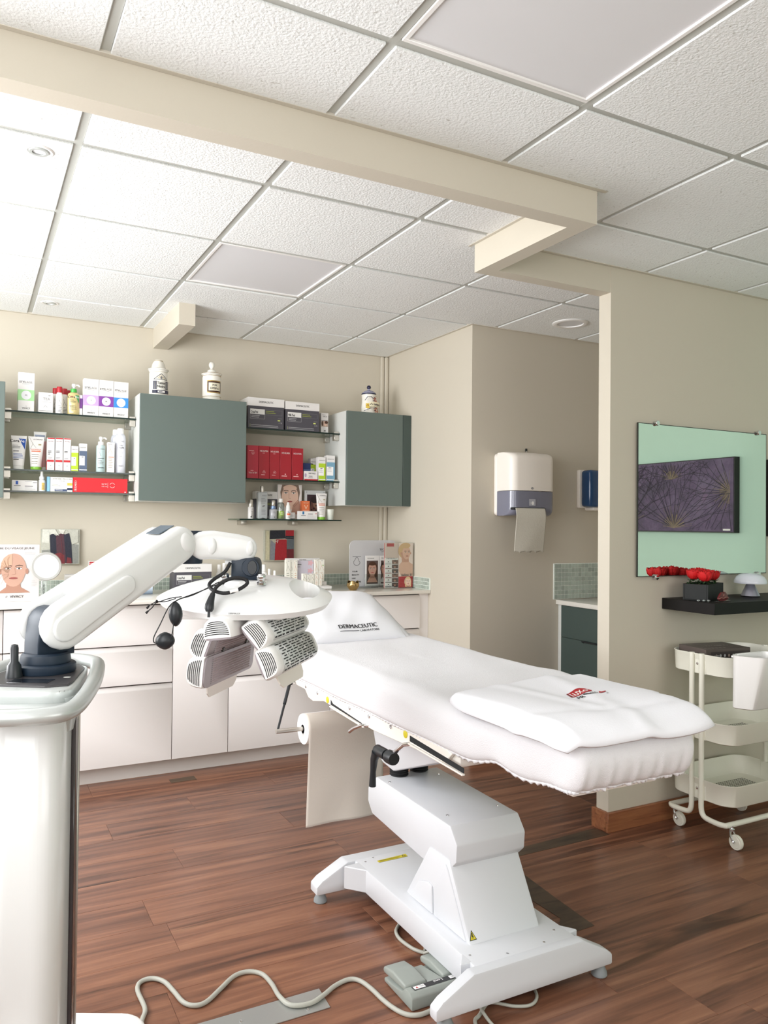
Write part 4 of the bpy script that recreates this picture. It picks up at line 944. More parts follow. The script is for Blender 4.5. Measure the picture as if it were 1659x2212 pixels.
lathe_part('bottle_body', [(.0135, 0), (.0148, .003), (.0148, .052), (.0135, .06), (.011, .064)], M_white2, t, (x, y, T3)); lathe_part('spray_head', [(.013, .064), (.0132, .067), (.0125, .082), (.008, .09), (.0072, .102), (.006, .104)], M_white2, t, (x, y, T3))
p = Print(on_cyl(x, y, .0148)); p.rect(x - .0125, x + .0125, T3 + .024, T3 + .036, flat((226, 112, 70)), 5); p.lines(x - .008, x + .006, T3 + .05, 2, .006, .003, INK); p.lines(x - .008, x + .008, T3 + .02, 3, .005, .0018, INKG); p.build('printed_label', t)
t, p = carton('small white carton with black base stripe behind the white spray bottle', 1.752, 1.792, T3, 1.398, 4.575, .04); p.rect(1.7525, 1.7915, T3 + .001, T3 + .005, INK); p.lines(1.757, 1.782, T3 + .03, 3, .006, .002, LGREY); fin(t, p)
t, p = carton('flat white carton with a blue square on the lowest right shelf', 1.796, 1.918, T3, 1.4065, 4.52, .035); z = T3
p.rect(1.818, 1.830, z + .031, z + .049, flat((40, 110, 160))); p.rect(1.810, 1.840, z + .022, z + .0255, INKG); p.lines(1.855, 1.905, z + .036, 1, .01, .004, INKG); p.lines(1.85, 1.912, z + .024, 3, .007, .0016, LGREY); p.rect(1.905, 1.912, z + .034, z + .038, REDP); fin(t, p)
t, p = carton('orange sun cream carton standing behind the flat white carton', 1.846, 1.898, T3, 1.4725, 4.595, .035, mat('orange_card', (226, 118, 70), .42)); z = T3
p.text('VICHY', 1.872, z + .099, .009, flat((246, 200, 170)), width=.034); p.line([(1.862, z + .09), (1.872, z + .066), (1.882, z + .09)], .0035, flat((248, 216, 190))); p.rect(1.85, 1.895, z + .057, z + .0585, flat((248, 210, 180))); p.text('50+', 1.872, z + .037, .015, flat((250, 226, 206)), width=.034); fin(t, p)
t = thing('picture_frame', 'small grey framed picture leaning behind the green capped tube', 'picture frame', (1.96, 4.68, T3)); z = T3
b = MB(); b.box(1.888, 2.032, 4.66, 4.672, z + .0005, z + .187, .001, 1); b.build('frame', mat('pale_grey_card_mount', (208, 210, 210), .4), t)
p = Print(on_y(4.6598)); p.rect(1.905, 2.02, z + .02, z + .16, flat((60, 40, 48))); p.poly([(1.915, z + .02), (2.02, z + .02), (2.02, z + .12), (1.975, z + .15), (1.935, z + .12)], flat((128, 84, 78))); p.ell(1.965, z + .105, .02, .03, SKIN2, 16); p.ell(1.958, z + .128, .03, .022, flat((44, 28, 32)), 14)
for q, (a, c) in enumerate([(1.937, .062), (1.953, .072), (1.968, .09), (1.953, .045), (1.968, .06)]): p.ell(a, z + c, .0045, .006, flat((26, 18, 24)), 10)
for a in (1.902, 2.022): p.ell(a, z + .176, .003, .003, INKG, 10)
p.build('printed_front', t)
aderma('small white cream tube with green cap on the lowest right shelf', 1.955, T3, .075, .165, 4.545)
x, y = 2.018, 4.55
t = thing('candle_glass', 'white speckled tea light glass at the right end of the lowest shelf', 'candle holder', (x, y, T3))
lathe_part('glass_body', [(.018, 0), (.020, .002), (.0255, .066), (.0235, .066), (.018, .006), (.002, .005)], mat('speckled_white_glass', (222, 226, 216), .35, bump=.6, bscale=260, var=.1), t, (x, y, T3), 28); lathe_part('wax', [(.0195, .03), (.0205, .034), (.002, .035)], M_card, t, (x, y, T3), 20)

# ================================================================ THINGS ON THE WORKTOP AND PICTURES ABOVE IT
def canvas(label, x0, x1, z0, z1, art):
    t = thing('painting', label, 'painting', ((x0 + x1) / 2, YB, z0), 'small square abstract paintings')
    b = MB(); b.box(x0, x1, YB - .022, YB - .001, z0, z1, .002, 2); b.build('canvas', mat('grey_painted_canvas', (172, 172, 160), .8, bump=.5, bscale=60, var=.12), t)
    p = Print(on_y(YB - .0222), .0004); art(p); o = p.build('painted_surface', t); return t
def mp(n, c): return mat(n, c, .7, bump=.5, bscale=90, var=.2)
def art1(p):
    X, Z = .35, 1.088; s = .2
    def q(pts, m): p.poly([(X + a * s, Z + c * s) for a, c in pts], m)
    g1, g2, na, pl, rd, wh = mp('grey_paint', (140, 142, 136)), mp('light_grey_paint', (188, 188, 176)), mp('ink_blue_paint', (38, 40, 54)), mp('plum_paint', (78, 48, 58)), mp('wine_paint', (118, 46, 52)), mp('white_paint', (214, 214, 204))
    q([(.01, .01), (.99, .01), (.99, .99), (.01, .99)], g2); q([(.75, .02), (.98, .02), (.98, .55), (.78, .58)], g1); q([(.02, .4), (.24, .42), (.26, .02), (.03, .02)], g1); q([(.02, .62), (.2, .6), (.22, .98), (.04, .98)], wh)
    q([(.22, .82), (.3, .86), (.42, .78), (.44, .04), (.28, .03), (.24, .4)], na); q([(.38, .8), (.5, .86), (.62, .84), (.66, .04), (.42, .03)], pl); q([(.58, .82), (.72, .88), (.78, .6), (.82, .04), (.66, .03)], na); q([(.3, .03), (.62, .02), (.6, .26), (.5, .33), (.36, .30)], rd); q([(.66, .03), (.8, .03), (.78, .18), (.68, .2)], rd)
    q([(.2, .98), (.36, .98), (.46, .8), (.36, .86), (.24, .84)], wh); q([(.44, .98), (.62, .97), (.56, .84), (.5, .88)], wh); q([(.66, .97), (.96, .97), (.96, .62), (.8, .56), (.74, .86)], g2); p.line([(X + .5 * s, Z + .8 * s), (X + .55 * s, Z + .4 * s), (X + .53 * s, Z + .06 * s)], .0014, rd)
canvas('small square grey painting with dark plum strokes, above the left worktop', .35, .552, 1.088, 1.285, art1)
def art2(p):
    X, Z = 1.643, 1.089; s = .2
    def q(pts, m): p.poly([(X + a * s, Z + c * s) for a, c in pts], m)
    gr, bk, rd, sl, dr = mp('sand_paint', (170, 166, 146)), mp('black_paint', (30, 30, 38)), mp('red_paint', (150, 24, 34)), mp('slate_paint', (84, 90, 94)), mp('dark_red_paint', (92, 22, 30))
    q([(.01, .01), (.99, .01), (.99, .99), (.01, .99)], gr); q([(.17, .70), (.70, .72), (.69, .985), (.18, .975)], bk); q([(.70, .80), (.985, .80), (.985, .985), (.70, .985)], rd); q([(.70, .71), (.985, .70), (.985, .80), (.70, .80)], bk); q([(.33, .03), (.75, .04), (.74, .69), (.38, .69)], rd); q([(.75, .38), (.985, .38), (.985, .70), (.75, .70)], sl); q([(.75, .03), (.985, .04), (.985, .38), (.75, .38)], dr); q([(.18, .04), (.34, .04), (.36, .55), (.2, .68)], mp('blue_grey_paint', (120, 120, 126)))
    q([(.04, .05), (.17, .05), (.16, .95), (.05, .96)], mp('pale_sand_paint', (186, 180, 150))); p.line([(X + .36 * s, Z + .62 * s), (X + .45 * s, Z + .66 * s), (X + .42 * s, Z + .58 * s)], .003, mp('white_paint', (214, 214, 204))); p.line([(X + .72 * s, Z + .75 * s), (X + .85 * s, Z + .76 * s), (X + .96 * s, Z + .74 * s)], .0025, sl)
canvas('small square red, black and slate painting under the lowest right shelf', 1.643, 1.845, 1.089, 1.284, art2)

# anatomy poster card
t = thing('anatomy_poster', 'standing card with a bald half anatomical face, beside the round mirror', 'poster', (.21, 4.3, WT))
b = MB(); b.box(.02, .314, 4.30, 4.303, WT + .0005, 1.212, .0008, 1); b.build('card', mat('pale_grey_card', (205, 200, 198), .5), t)
b = MB(); b.prism([(4.3035, WT + .001), (4.36, WT + .001), (4.3035, WT + .18)], 'x', .15, .153); b.build('easel_back', M_card, t)
p = Print(on_y(4.2998)); TX = flat((70, 64, 64)); c = .192
p.text('ANATOMIE DU VISAGE JEUNE', .290, 1.188, .0095, TX, 'r', width=.225)
p.lines(.245, .298, 1.175, 3, .006, .002, LGREY); p.lines(.03, .12, 1.176, 3, .006, .002, LGREY)
for k in range(9): p.lines(.03, .118, 1.13 - .02 * k, 2, .006, .0018, LGREY, k); 
p.lines(.275, .305, 1.03, 4, .008, .0018, LGREY)
p.poly([(c - .065, .972), (c + .082, .972), (c + .06, .985), (c + .036, 1.0), (c - .03, 1.0), (c - .05, .985)], SKIN2)
face(p, c + .004, 1.085, .165, SKIN, HAIR, SKIN2, bald=True, lip=flat((160, 84, 80)))
AN = flat((150, 120, 96)); AN2 = flat((196, 158, 134))
p.poly([(c - .002, 1.166), (c - .02, 1.162), (c - .04, 1.145), (c - .052, 1.12), (c - .054, 1.09), (c - .03, 1.105), (c - .003, 1.11)], AN2)
rr = random.Random(3)
for k in range(14):
    a = rr.uniform(1.7, 3.9); x0, z0 = c - .012, 1.075; pts = [(x0 + (.008 + .011 * q) * math.cos(a + .15 * math.sin(q)) * .95, z0 + (.012 + .017 * q) * math.sin(a + .2 * math.cos(q * 1.3))) for q in range(5)]
    p.line(pts, .0011, AN)
p.text('VIVACY', .212, .948, .0125, TX, width=.062); p.text('//', .166, .948, .011, TX); p.build('printed_front', t)

# round vanity mirror on a clear stand
x, y, z = .343, 4.262, 1.103
t = thing('vanity_mirror', 'round two sided mirror on a clear acrylic stem, on the worktop at the left', 'mirror', (x, y, WT))
b = MB(); b.lathe([(.05, -.009), (.068, -.010), (.0715, -.005), (.0715, .005), (.068, .010), (.05, .009)], 44, (x, y, z), 'y'); b.build('acrylic_ring', mat('smoky_clear_acrylic', (196, 196, 192), .12, trans=.25), t)
b = MB(); b.lathe([(.001, -.0102), (.058, -.0102), (.058, -.0085), (.001, -.0085)], 44, (x, y, z), 'y'); b.build('mirror_glass', mat('painted_mirror_reflection', (250, 250, 250), .25, .0), t)  # non-metallic white: the bright reflection is painted into the mirror face
b = MB(); b.box(x - .024, x + .004, y - .010, y + .010, WT + .004, 1.036, .005, 3); b.build('stem', M_clear, t)
b = MB(); b.lathe([(.026, 0), (.027, .002), (.024, .005), (.012, .006)], 28, (x - .010, y, WT + .0002)); b.build('foot', M_clear, t)
p = Print(on_y(y - .0103)); p.text('DERMACEUTIC', x - .007, .945, .0085, INK, 'l', width=.07, rot=PI / 2); p.build('printed_label', t)

# cartons and dish behind the lamp arm
def wcarton(label, x0, x1, z1, y, red=True):
    t, p = carton(label, x0, x1, WT, z1, y, .05); h = z1 - WT
    p.rect(x0 + .001, x1 - .001, z1 - .010, z1 - .003, REDP if red else WHITE); p.text('ENDYMED', (x0 + x1) / 2 + .004, z1 - .034, .006, INK, width=(x1 - x0) * .6)
    if red: p.rect(x0 + .001, x0 + (x1 - x0) * .24, z1 - .085, z1 - .012, flat((206, 32, 40))); p.rect(x0 + .01, x1 - .002, z1 - .1, z1 - .075, REDP)
    else: p.rect(x0 + .001, x1 - .001, z1 - .052, z1 - .040, flat((214, 40, 44)))
    return fin(t, p)
wcarton('white and red carton on the worktop left of the lamp arm', .455, .509, 1.044, 4.50, False)
wcarton('white and red carton standing behind the round dish', .578, .640, 1.113, 4.52)
wcarton('white and red carton next to the one behind the dish', .642, .69, 1.112, 4.52)
wcarton('low white and red carton in front of the dish', .548, .60, 1.058, 4.47)
x, y = .600, 4.615
t = thing('round_dish', 'round red dish with silver rim leaning at the back of the worktop', 'dish', (x, y, WT))
b = MB(); b.lathe([(.001, 0), (.062, 0), (.070, -.006), (.073, -.004), (.073, .002), (.060, .008), (.001, .008)], 40, (x, y, WT + .074), 'y'); b.build('rim', M_steel, t)
b = MB(); b.lathe([(.001, -.001), (.060, -.001), (.061, 0)], 40, (x, y - .0005, WT + .074), 'y'); b.build('inner_disc', flat((128, 36, 44), .3), t)
t, p = carton('blue and white carton below the lamp arm on the worktop', .762, .904, WT, 1.031, 4.45, .06, mat('white_blue_card', (226, 228, 236), .4)); 
for k in range(7): p.rect(.7625, .9035, WT + .001 + k * .006, WT + .007 + k * .006, flat(tuple(int(86 + (226 - 86) * (k / 7) ** .8 + d) for d in (0, 14, 28))))
p.lines(.862, .895, .968, 1, .01, .003, INKG); fin(t, p)
kit('large grey carton with white lid and carry handle, on the worktop', 1.022, 1.234, WT, 1.092, 4.45, 'Cristal Peel', .12, 'treatment_kit_carton', True)

def mini(label, x, y, h, r, group=None):
    t = thing('small_bottle', label, 'bottle', (x, y, WT), group)
    lathe_part('bottle_body', [(r * .95, 0), (r, .003), (r, h * .62), (r * .7, h * .7), (r * .5, h * .72)], M_white2, t, (x, y, WT), 18); lathe_part('cap', [(r * .62, h * .72), (r * .64, h * .74), (r * .6, h * .98), (r * .5, h)], M_white2, t, (x, y, WT), 16)
mini('white bottle right behind the lamp bracket', 1.352, 4.60, .160, .018)
mini('white bottle left of the lamp bracket, behind the cables', 1.33, 4.63, .15, .018)
mini('white bottle right of the lamp bracket, tallest of four', 1.598, 4.60, .148, .022)
mini('small white bottle second from the lamp bracket', 1.628, 4.58, .122, .011)
mini('small white bottle third from the lamp bracket', 1.640, 4.60, .118, .011)
mini('small white bottle beside the white product stand', 1.656, 4.56, .112, .012)

# white product stand with cartons
t = thing('product_stand', 'low white display stand holding slim cosmetic cartons', 'display', (1.84, 4.48, WT))
b = MB(); b.box(1.70, 1.978, 4.42, 4.60, WT + .0004, .948, .002, 1); b.box(1.70, 1.978, 4.50, 4.60, .948, .968, .001, 1); b.box(1.735, 1.965, 4.585, 4.597, .968, 1.112, .001, 1); b.build('stand_body', M_card, t)
p = Print(on_y(4.585)); p.text('ENDYMED', 1.85, 1.099, .007, INK); p.rect(1.793, 1.93, 1.0, 1.094, flat((190, 186, 200))); p.build('printed_front', t)
OR1, OR2 = flat((204, 150, 110)), flat((120, 126, 106))
def slimc(label, x0, x1, z0, z1, y, col, dot=False):
    t, p = carton(label, x0, x1, z0, z1, y, .026, mat('ivory_card', (232, 230, 220), .45), 'slim ivory cartons on the display stand', 'slim_carton'); h = z1 - z0; c = (x0 + x1) / 2
    p.line([(x0 + .004, z1 - h * .08), (c - .002, z1 - h * .28), (x1 - .003, z1 - h * .5)], .0014, col); p.line([(c - .002, z1 - h * .28), (x0 + .004, z1 - h * .5)], .0014, col); p.lines(x0 + .006, x1 - .004, z0 + h * .40, 4, h * .09, h * .022, col, 3); p.lines(x0 + .012, x1 - .003, z1 - h * .05, 1, .01, .002, INKG)
    if dot: p.ell(x1 - .010, z1 - h * .27, .004, .004, flat((120, 170, 70)), 10)
    return fin(t, p)
Zb, Zf = .9685, .9485
slimc('tall ivory carton at the left end of the display stand', 1.715, 1.747, Zb, 1.106, 4.525, OR2)
slimc('tall ivory carton second from the left on the display stand', 1.749, 1.766, Zb, 1.104, 4.53, INKG)
slimc('tall ivory carton with a tan curl, left of the picture carton', 1.767, 1.792, Zb, 1.104, 4.525, OR1)
t, p = carton('wide lilac carton with pink petals in the middle of the display stand', 1.793, 1.905, Zb, 1.099, 4.545, .03, mat('lilac_card', (200, 196, 208), .4)); p.lines(1.797, 1.84, 1.078, 1, .01, .006, INKG); p.lines(1.797, 1.83, 1.062, 1, .01, .003, INKG)
for cx, cz in ((1.886, 1.084), (1.884, 1.036)):
    for q in range(5): p.ell(cx + .010 * math.cos(q * 1.26), cz + .008 * math.sin(q * 1.26), .010, .006, flat((216, 170, 178)), 10, rot=q * 1.26)
fin(t, p)
slimc('tall ivory carton with a tan curl, right of the picture carton', 1.908, 1.934, Zb, 1.106, 4.525, OR1)
slimc('tall ivory carton with a green dot at the right end of the stand', 1.936, 1.972, Zb, 1.106, 4.525, OR1, True)
for k, (a, c, zz) in enumerate([(1.797, 1.823, 1.024), (1.825, 1.845, 1.018), (1.847, 1.872, 1.022), (1.875, 1.902, 1.024), (1.905, 1.925, 1.026)]):
    slimc('short ivory carton, ' + ['leftmost', 'second', 'middle', 'fourth', 'rightmost'][k] + ' in the front row of the stand', a, c, Zf, zz, 4.45, [OR2, INKG, OR2, OR1, OR1][k])

# gold tulip candle holder
x, y = 2.064, 4.30
t = thing('tulip_holder', 'small golden tulip shaped tea light holder on the worktop', 'candle holder', (x, y, WT)); b = MB()
def tul(u, v):
    a = 2 * PI * u; r = .020 + .018 * math.sin(min(1, v * 1.5) * PI / 2) - .006 * max(0, v - .6) / .4
    h = .050 * v + .008 * v * v * math.cos(3 * a); return (x + r * math.cos(a), y + r * math.sin(a), WT + .001 + h)
b.grid(tul, 48, 14, True); b.lathe([(.001, .0005), (.020, .0005), (.020, .0012)], 24, (x, y, WT)); b.build('petal_cup', M_gold, t, thick=.002)
lathe_part('tea_light', [(.016, .02), (.0165, .022), (.0165, .046), (.015, .048), (.002, .046)], M_gold, t, (x, y, WT), 20)

# clear display of portraits
t = thing('acrylic_display', 'grey acrylic counter display with portraits and a drop symbol, beside the gold tulip', 'display', (2.3, 4.5, WT)); y = 4.50
def rr_(x0, x1, z0, z1, r, n=8, corners=(0, 0, 1, 1)):
    pts = []
    for (cx, cz, a0, on) in ((x0 + r, z0 + r, PI, corners[0]), (x1 - r, z0 + r, 1.5 * PI, corners[1]), (x1 - r, z1 - r, 0, corners[2]), (x0 + r, z1 - r, .5 * PI, corners[3])):
        if on: pts += [(cx + r * math.cos(a0 + q * PI / 2 / n), cz + r * math.sin(a0 + q * PI / 2 / n)) for q in range(n + 1)]
        else: pts.append((cx + r * math.sqrt(2) * math.cos(a0 + PI / 4), cz + r * math.sqrt(2) * math.sin(a0 + PI / 4)))
    return pts
b = MB(); b.prism(rr_(2.134, 2.47, WT + .0005, 1.226, .035), 'y', y, y + .006, .001, 1); b.build('back_panel', mat('grey_acrylic', (190, 190, 192), .1), t)
b = MB(); b.box(2.134, 2.29, y - .10, y, WT + .0005, .935, .001, 1); b.box(2.29, 2.47, y - .05, y, WT + .0005, .935, .001, 1); b.box(2.228, 2.47, y - .03, y - .027, .935, 1.01, .001, 1); b.build('tray', M_acryl, t)
p = Print(on_y(y - .0002)); c = 2.185
p.text('TEOXANE', 2.392, 1.160, .013, INK, width=.088); p.ell(2.392, 1.186, .006, .008, INK, 14); p.ell(2.392, 1.186, .0045, .0065, flat((196, 196, 198)), 14); p.rect(2.36, 2.425, 1.150, 1.153, INKG)
p.rect(2.155, 2.215, 1.121, 1.123, INK); dr = [(c + .022 * math.sin(a) * (.5 + .5 * (1 - math.cos(a)) / 2 + (.25 if math.cos(a) < 0 else 0)), 1.092 + .026 * math.cos(a)) for a in [q * PI / 12 for q in range(25)]]
p.line(dr, .0022, INK)
for k, w in enumerate(('YOUR', 'BEAUTY', 'HAS', 'A FUTURE')): p.text(w, 2.152, 1.023 - .022 * k, .010, INK, 'l')
p.build('printed_panel', t)
for k, (x0, x1, skin, hair, lab) in enumerate([(2.236, 2.335, SKIN, HAIR, 'card with a portrait of a brown haired woman in the acrylic display'), (2.338, 2.42, SKIN2, flat((44, 32, 28)), 'card with a portrait of a dark haired man in the acrylic display')]):
    t2 = thing('portrait_card', lab, 'card', ((x0 + x1) / 2, y - .02, .936), 'portrait cards in the acrylic display')
    b = MB(); b.box(x0, x1, y - .022, y - .019, .9355, 1.128, .0005, 1); b.build('card', M_card, t2)
    p = Print(on_y(y - .0222)); p.text('TEOXANE', x0 + .012, 1.107, .008, INKG, 'l', width=.05); p.rect(x0 + .009, x1 - .009, .948, 1.096, flat((92, 78, 74))); cc = (x0 + x1) / 2
    face(p, cc, 1.04, .082, skin, hair, SKIN2, shoulders=flat((206, 160, 140)) if k == 0 else flat((214, 212, 210)), longhair=(k == 0), sw=.46); p.build('printed_front', t2)
# upright poster stand
t = thing('poster_stand', 'clear stand with a red and white poster of a blonde woman at the worktop end', 'poster', (2.4, 4.35, WT)); y = 4.345
x0, x1, z1 = 2.300, 2.505, 1.212
b = MB(); b.box(x0, x1, y, y + .003, WT + .0005, z1, .0004, 1); b.build('poster_sheet', mat('pink_white_poster', (226, 206, 196), .4), t)
b = MB(); b.box(x0 - .002, x1 + .002, y - .006, y - .003, WT + .003, z1 + .004, .0006, 1); b.box(x0 - .010, x1 + .004, y - .03, y + .03, WT + .0002, WT + .0028, .0006, 1); b.build('acrylic_sleeve', M_acryl, t)
p = Print(on_y(y - .0002)); RP = flat((186, 36, 46)); xm = x0 + .102
p.rect(x0, x0 + .004, WT + .002, z1, RP); p.rect(x0 + .018, x0 + .07, z1 - .022, z1 - .002, RP); p.rect(x0 + .004, xm, WT + .004, 1.118, WHITE); p.text('NIVEAU', x0 + .052, 1.112, .0075, INK, width=.07)
for k in range(6):
    zz = 1.084 - .0285 * k; p.rect(x0 + .056, xm - .002, zz - .004, zz + .021, [flat((120, 84, 70)), flat((82, 56, 54)), flat((60, 46, 46))][k % 3]); p.ell(x0 + .076, zz + .008, .008, .010, [SKIN, SKIN2][k % 2], 12); p.ell(x0 + .078, zz + .015, .010, .006, HAIR, 10)
    p.rect(x0 + .008, x0 + .053, zz - .006, zz - .002, [LGREY, flat((150, 100, 90)), flat((160, 70, 70)), flat((120, 40, 50)), flat((60, 60, 56)), INK][k]); p.lines(x0 + .01, x0 + .05, zz + .004, 2, .005, .0014, LGREY, k); p.rect(x0 + .026, x0 + .034, zz + .008, zz + .013, INK)
p.rect(x0 + .07, xm - .004, WT + .006, WT + .010, INK); p.rect(xm, x1, WT + .003, z1, flat((236, 222, 212))); p.rect(xm, x1, WT + .003, 1.0, RP)
cx, cz = x0 + .152, 1.150
p.poly([(x1, 1.075), (x1, 1.0), (xm + .02, 1.0), (xm, 1.04), (xm + .004, 1.075), (cx - .02, 1.10), (cx + .02, 1.095)], flat((222, 186, 164))); p.ell(cx - .012, cz + .012, .042, .048, HAIRB, 22); p.poly([(cx - .032, cz), (cx + .02, cz), (cx + .016, cz - .06), (cx - .026, cz - .06)], flat((206, 164, 142)))
face(p, cx + .006, cz, .084, flat((224, 188, 166)), HAIRB, flat((204, 160, 138)), turn=.15, bald=True); p.ell(cx, cz + .046, .034, .018, HAIRB, 16); p.ell(cx - .034, cz - .004, .004, .010, flat((204, 160, 138)), 10)
p.text('Ialite II', (xm + x1) / 2 + .006, 1.003, .015, INKG, width=.07); p.ell(x1 - .036, .968, .026, .03, SKINL, 18); face(p, x1 - .034, .966, .052, SKINL, HAIRB, SKIN2); p.build('printed_poster', t)

# ================================================================ TREATMENT BED
XC = 1.41
bed = thing('treatment_bed', 'white motorised treatment bed on a pedestal in the middle of the room', 'treatment bed', (XC, 2.15, 0))
b = MB()
def cross(y0, y1, xl, xr): b.prism([(xl, .036), (xr, .036), (xr, .066), (xr - .022, .084), (xr - .112, .132), (xl + .118, .132), (xl + .022, .084), (xl, .066)], 'y', y0, y1, .006, 2)
cross(1.745, 1.782, 1.09, 1.702); cross(2.525, 2.585, 1.085, 1.70)
b.prism([(1.232, 1.75), (1.588, 1.75), (1.588, 2.58), (1.232, 2.58)], 'z', .05, .1315, .006, 2)
for sx, xa in ((1, 1.232), (-1, 1.588)):      # flared corners between beam and cross feet
    b.prism([(xa + sx * .01, 1.80), (xa - sx * .03, 1.805), (xa, 1.845), (xa + sx * .01, 1.86)], 'z', .052, .1312, .003, 1); b.prism([(xa + sx * .01, 2.51), (xa - sx * .055, 2.505), (xa, 2.44), (xa + sx * .01, 2.43)], 'z', .052, .1312, .003, 1)
b.build('base_frame', M_cover, bed, sharp=35)
for fx, fy in ((1.132, 1.768), (1.672, 1.770), (1.112, 2.556), (1.672, 2.556)):
    b = MB(); b.lathe([(.021, 0), (.0235, .003), (.0225, .012), (.016, .026), (.014, .04)], 24, (fx, fy, 0)); b.build('foot_pad', M_padg, bed)
# column, leaning towards the head
b = MB(); b.prism([(1.868, .128), (2.245, .128), (2.10, .33), (1.985, .33)], 'x', 1.279, 1.531, .008, 2); col = b.build('column', M_cover, bed, sharp=35)
b = MB(); b.prism([(2.212, .134), (2.152, .205), (2.098, .222), (2.074, .218), (2.068, .134)], 'x', 1.273, 1.282, .005, 2); b.build('side_panel', M_cover, col)
b = MB(); b.prism([(2.058, .134), (2.064, .21), (2.0, .315), (1.986, .30), (1.888, .134)], 'x', 1.275, 1.282, .004, 2); b.build('side_panel', M_cover, col)
# lifting arm housing: a folded sheet box
b = MB(); b.prism([(2.47, .438), (2.512, .408), (2.534, .383), (2.536, .334), (2.502, .298), (2.156, .272), (2.022, .268), (1.955, .331), (1.951, .384), (1.988, .430)], 'x', 1.284, 1.538, .006, 2); arm = b.build('arm_housing', M_cover, bed, sharp=28)
for fx, fy, fz in ((1.30, 2.40, .4375), (1.50, 2.40, .4375), (1.32, 2.06, .4325), (1.51, 2.06, .4325)):
    b = MB(); b.lathe([(.0045, 0), (.0042, .0012), (.002, .0016)], 10, (fx, fy, fz - .0005)); b.build('screw', M_chrome, arm)
for fx, fy in ((1.26, 2.50), (1.30, 2.52), (1.25, 1.83), (1.35, 1.79), (1.55, 1.83), (1.48, 1.79)):
    b = MB(); b.lathe([(.0042, 0), (.004, .0012), (.002, .0016)], 10, (fx, fy, .1316)); b.build('screw', M_chrome, bed)
b = MB()
for k in range(2):
    prof = []
    for q in range(9): prof += [(.034, .434 + q * .008), (.030, .437 + q * .008), (.034, .4405 + q * .008)]
    b.lathe(prof, 22, (1.368 + .09 * k, 2.455, 0)) if k == 0 else None
b.build('bellows', M_black, bed, sharp=20)
b = MB(); b.lathe(prof, 22, (1.459, 2.47, 0)); b.build('bellows', M_black, bed, sharp=20)
b = MB(); b.prism([(2.56, .703), (2.515, .62), (2.475, .527), (2.43, .499), (2.35, .490), (2.01, .615), (1.80, .703)], 'x', 1.285, 1.535, .008, 2); b.build('support_bracket', M_cover, bed, sharp=35)
# mattress frame
b = MB()
b.box(1.128, 1.70, 1.70, 3.05, .703, .742, .006, 2); b.box(1.24, 1.51, 1.40, 1.72, .703, .738, .006, 2); b.build('bed_frame', M_cream, bed)
for sx, xa in ((0, 1.113), (1, 1.695)):
    b = MB(); b.prism([(2.80, .716), (2.80, .742), (1.74, .742), (1.72, .735), (1.75, .705), (2.16, .692), (2.47, .700)], 'x', xa, xa + .015, .002, 1); rail = b.build('side_rail', M_cream, bed)
    if sx: continue
    for y, z in ((2.711, .726), (2.60, .723), (2.332, .726), (2.191, .730), (2.049, .731)):
        b = MB(); b.lathe([(.0065, 0), (.0065, -.002), (.0045, -.0035), (.0042, -.002), (.001, -.002)], 14, (1.113, y, z), 'x'); b.build('bolt', M_chrome, rail)
    for y, z in ((2.513, .716), (1.961, .730)):
        b = MB(); b.lathe([(.0115, 0), (.0115, -.0015), (.006, -.003), (.001, -.003)], 18, (1.113, y, z), 'x'); b.build('yellow_button', M_yellow, rail)
    for ya, yb in ((2.485, 2.22), (1.935, 1.66)):
        zs = .722 if ya > 2 else .732
        b = MB(); b.prism([(ya, zs), (ya - .018, zs - .010), (yb, zs - .0265), (yb, zs - .029), (ya, zs - .017)] if ya > 2 else [(ya, zs), (yb, zs - .016), (yb, zs - .029), (ya, zs - .016)], 'x', 1.1118, 1.1132); b.build('slot', M_vent, rail)
        b = MB(); b.prism([(ya, zs - .020), (yb, zs - .030), (yb, zs - .035), (ya, zs - .025)], 'x', 1.106, 1.116, .001, 1); b.build('lip', M_cream, rail)
for pts in ([(1.16, 2.16, .705), (1.12, 2.19, .701), (1.11, 2.24, .690), (1.11, 2.29, .670), (1.11, 2.325, .651)], [(1.16, 1.90, .712), (1.12, 1.925, .712), (1.11, 1.965, .699), (1.11, 2.0, .675), (1.11, 2.03, .655)]):
    b = MB(); b.tube(pts, .0065, 10); b.build('lever_rod', M_chrome, bed)
b = MB(); b.lathe([(.018, -.022), (.020, -.012), (.020, .012), (.014, .016)], 14, (1.105, 2.035, .645), 'y'); b.lathe([(.012, .016), (.012, .026)], 10, (1.105, 2.035, .645), 'y'); b.lathe([(.016, .026), (.0165, .04), (.0165, .085), (.014, .088)], 16, (1.105, 2.035, .645), 'y')
b.tube([(1.10, 2.115, .640), (1.10, 2.13, .615), (1.10, 2.137, .575), (1.10, 2.14, .530)], [.015, .012, .009, .011], 10); b.build('clamp_lever', M_blackp, bed)
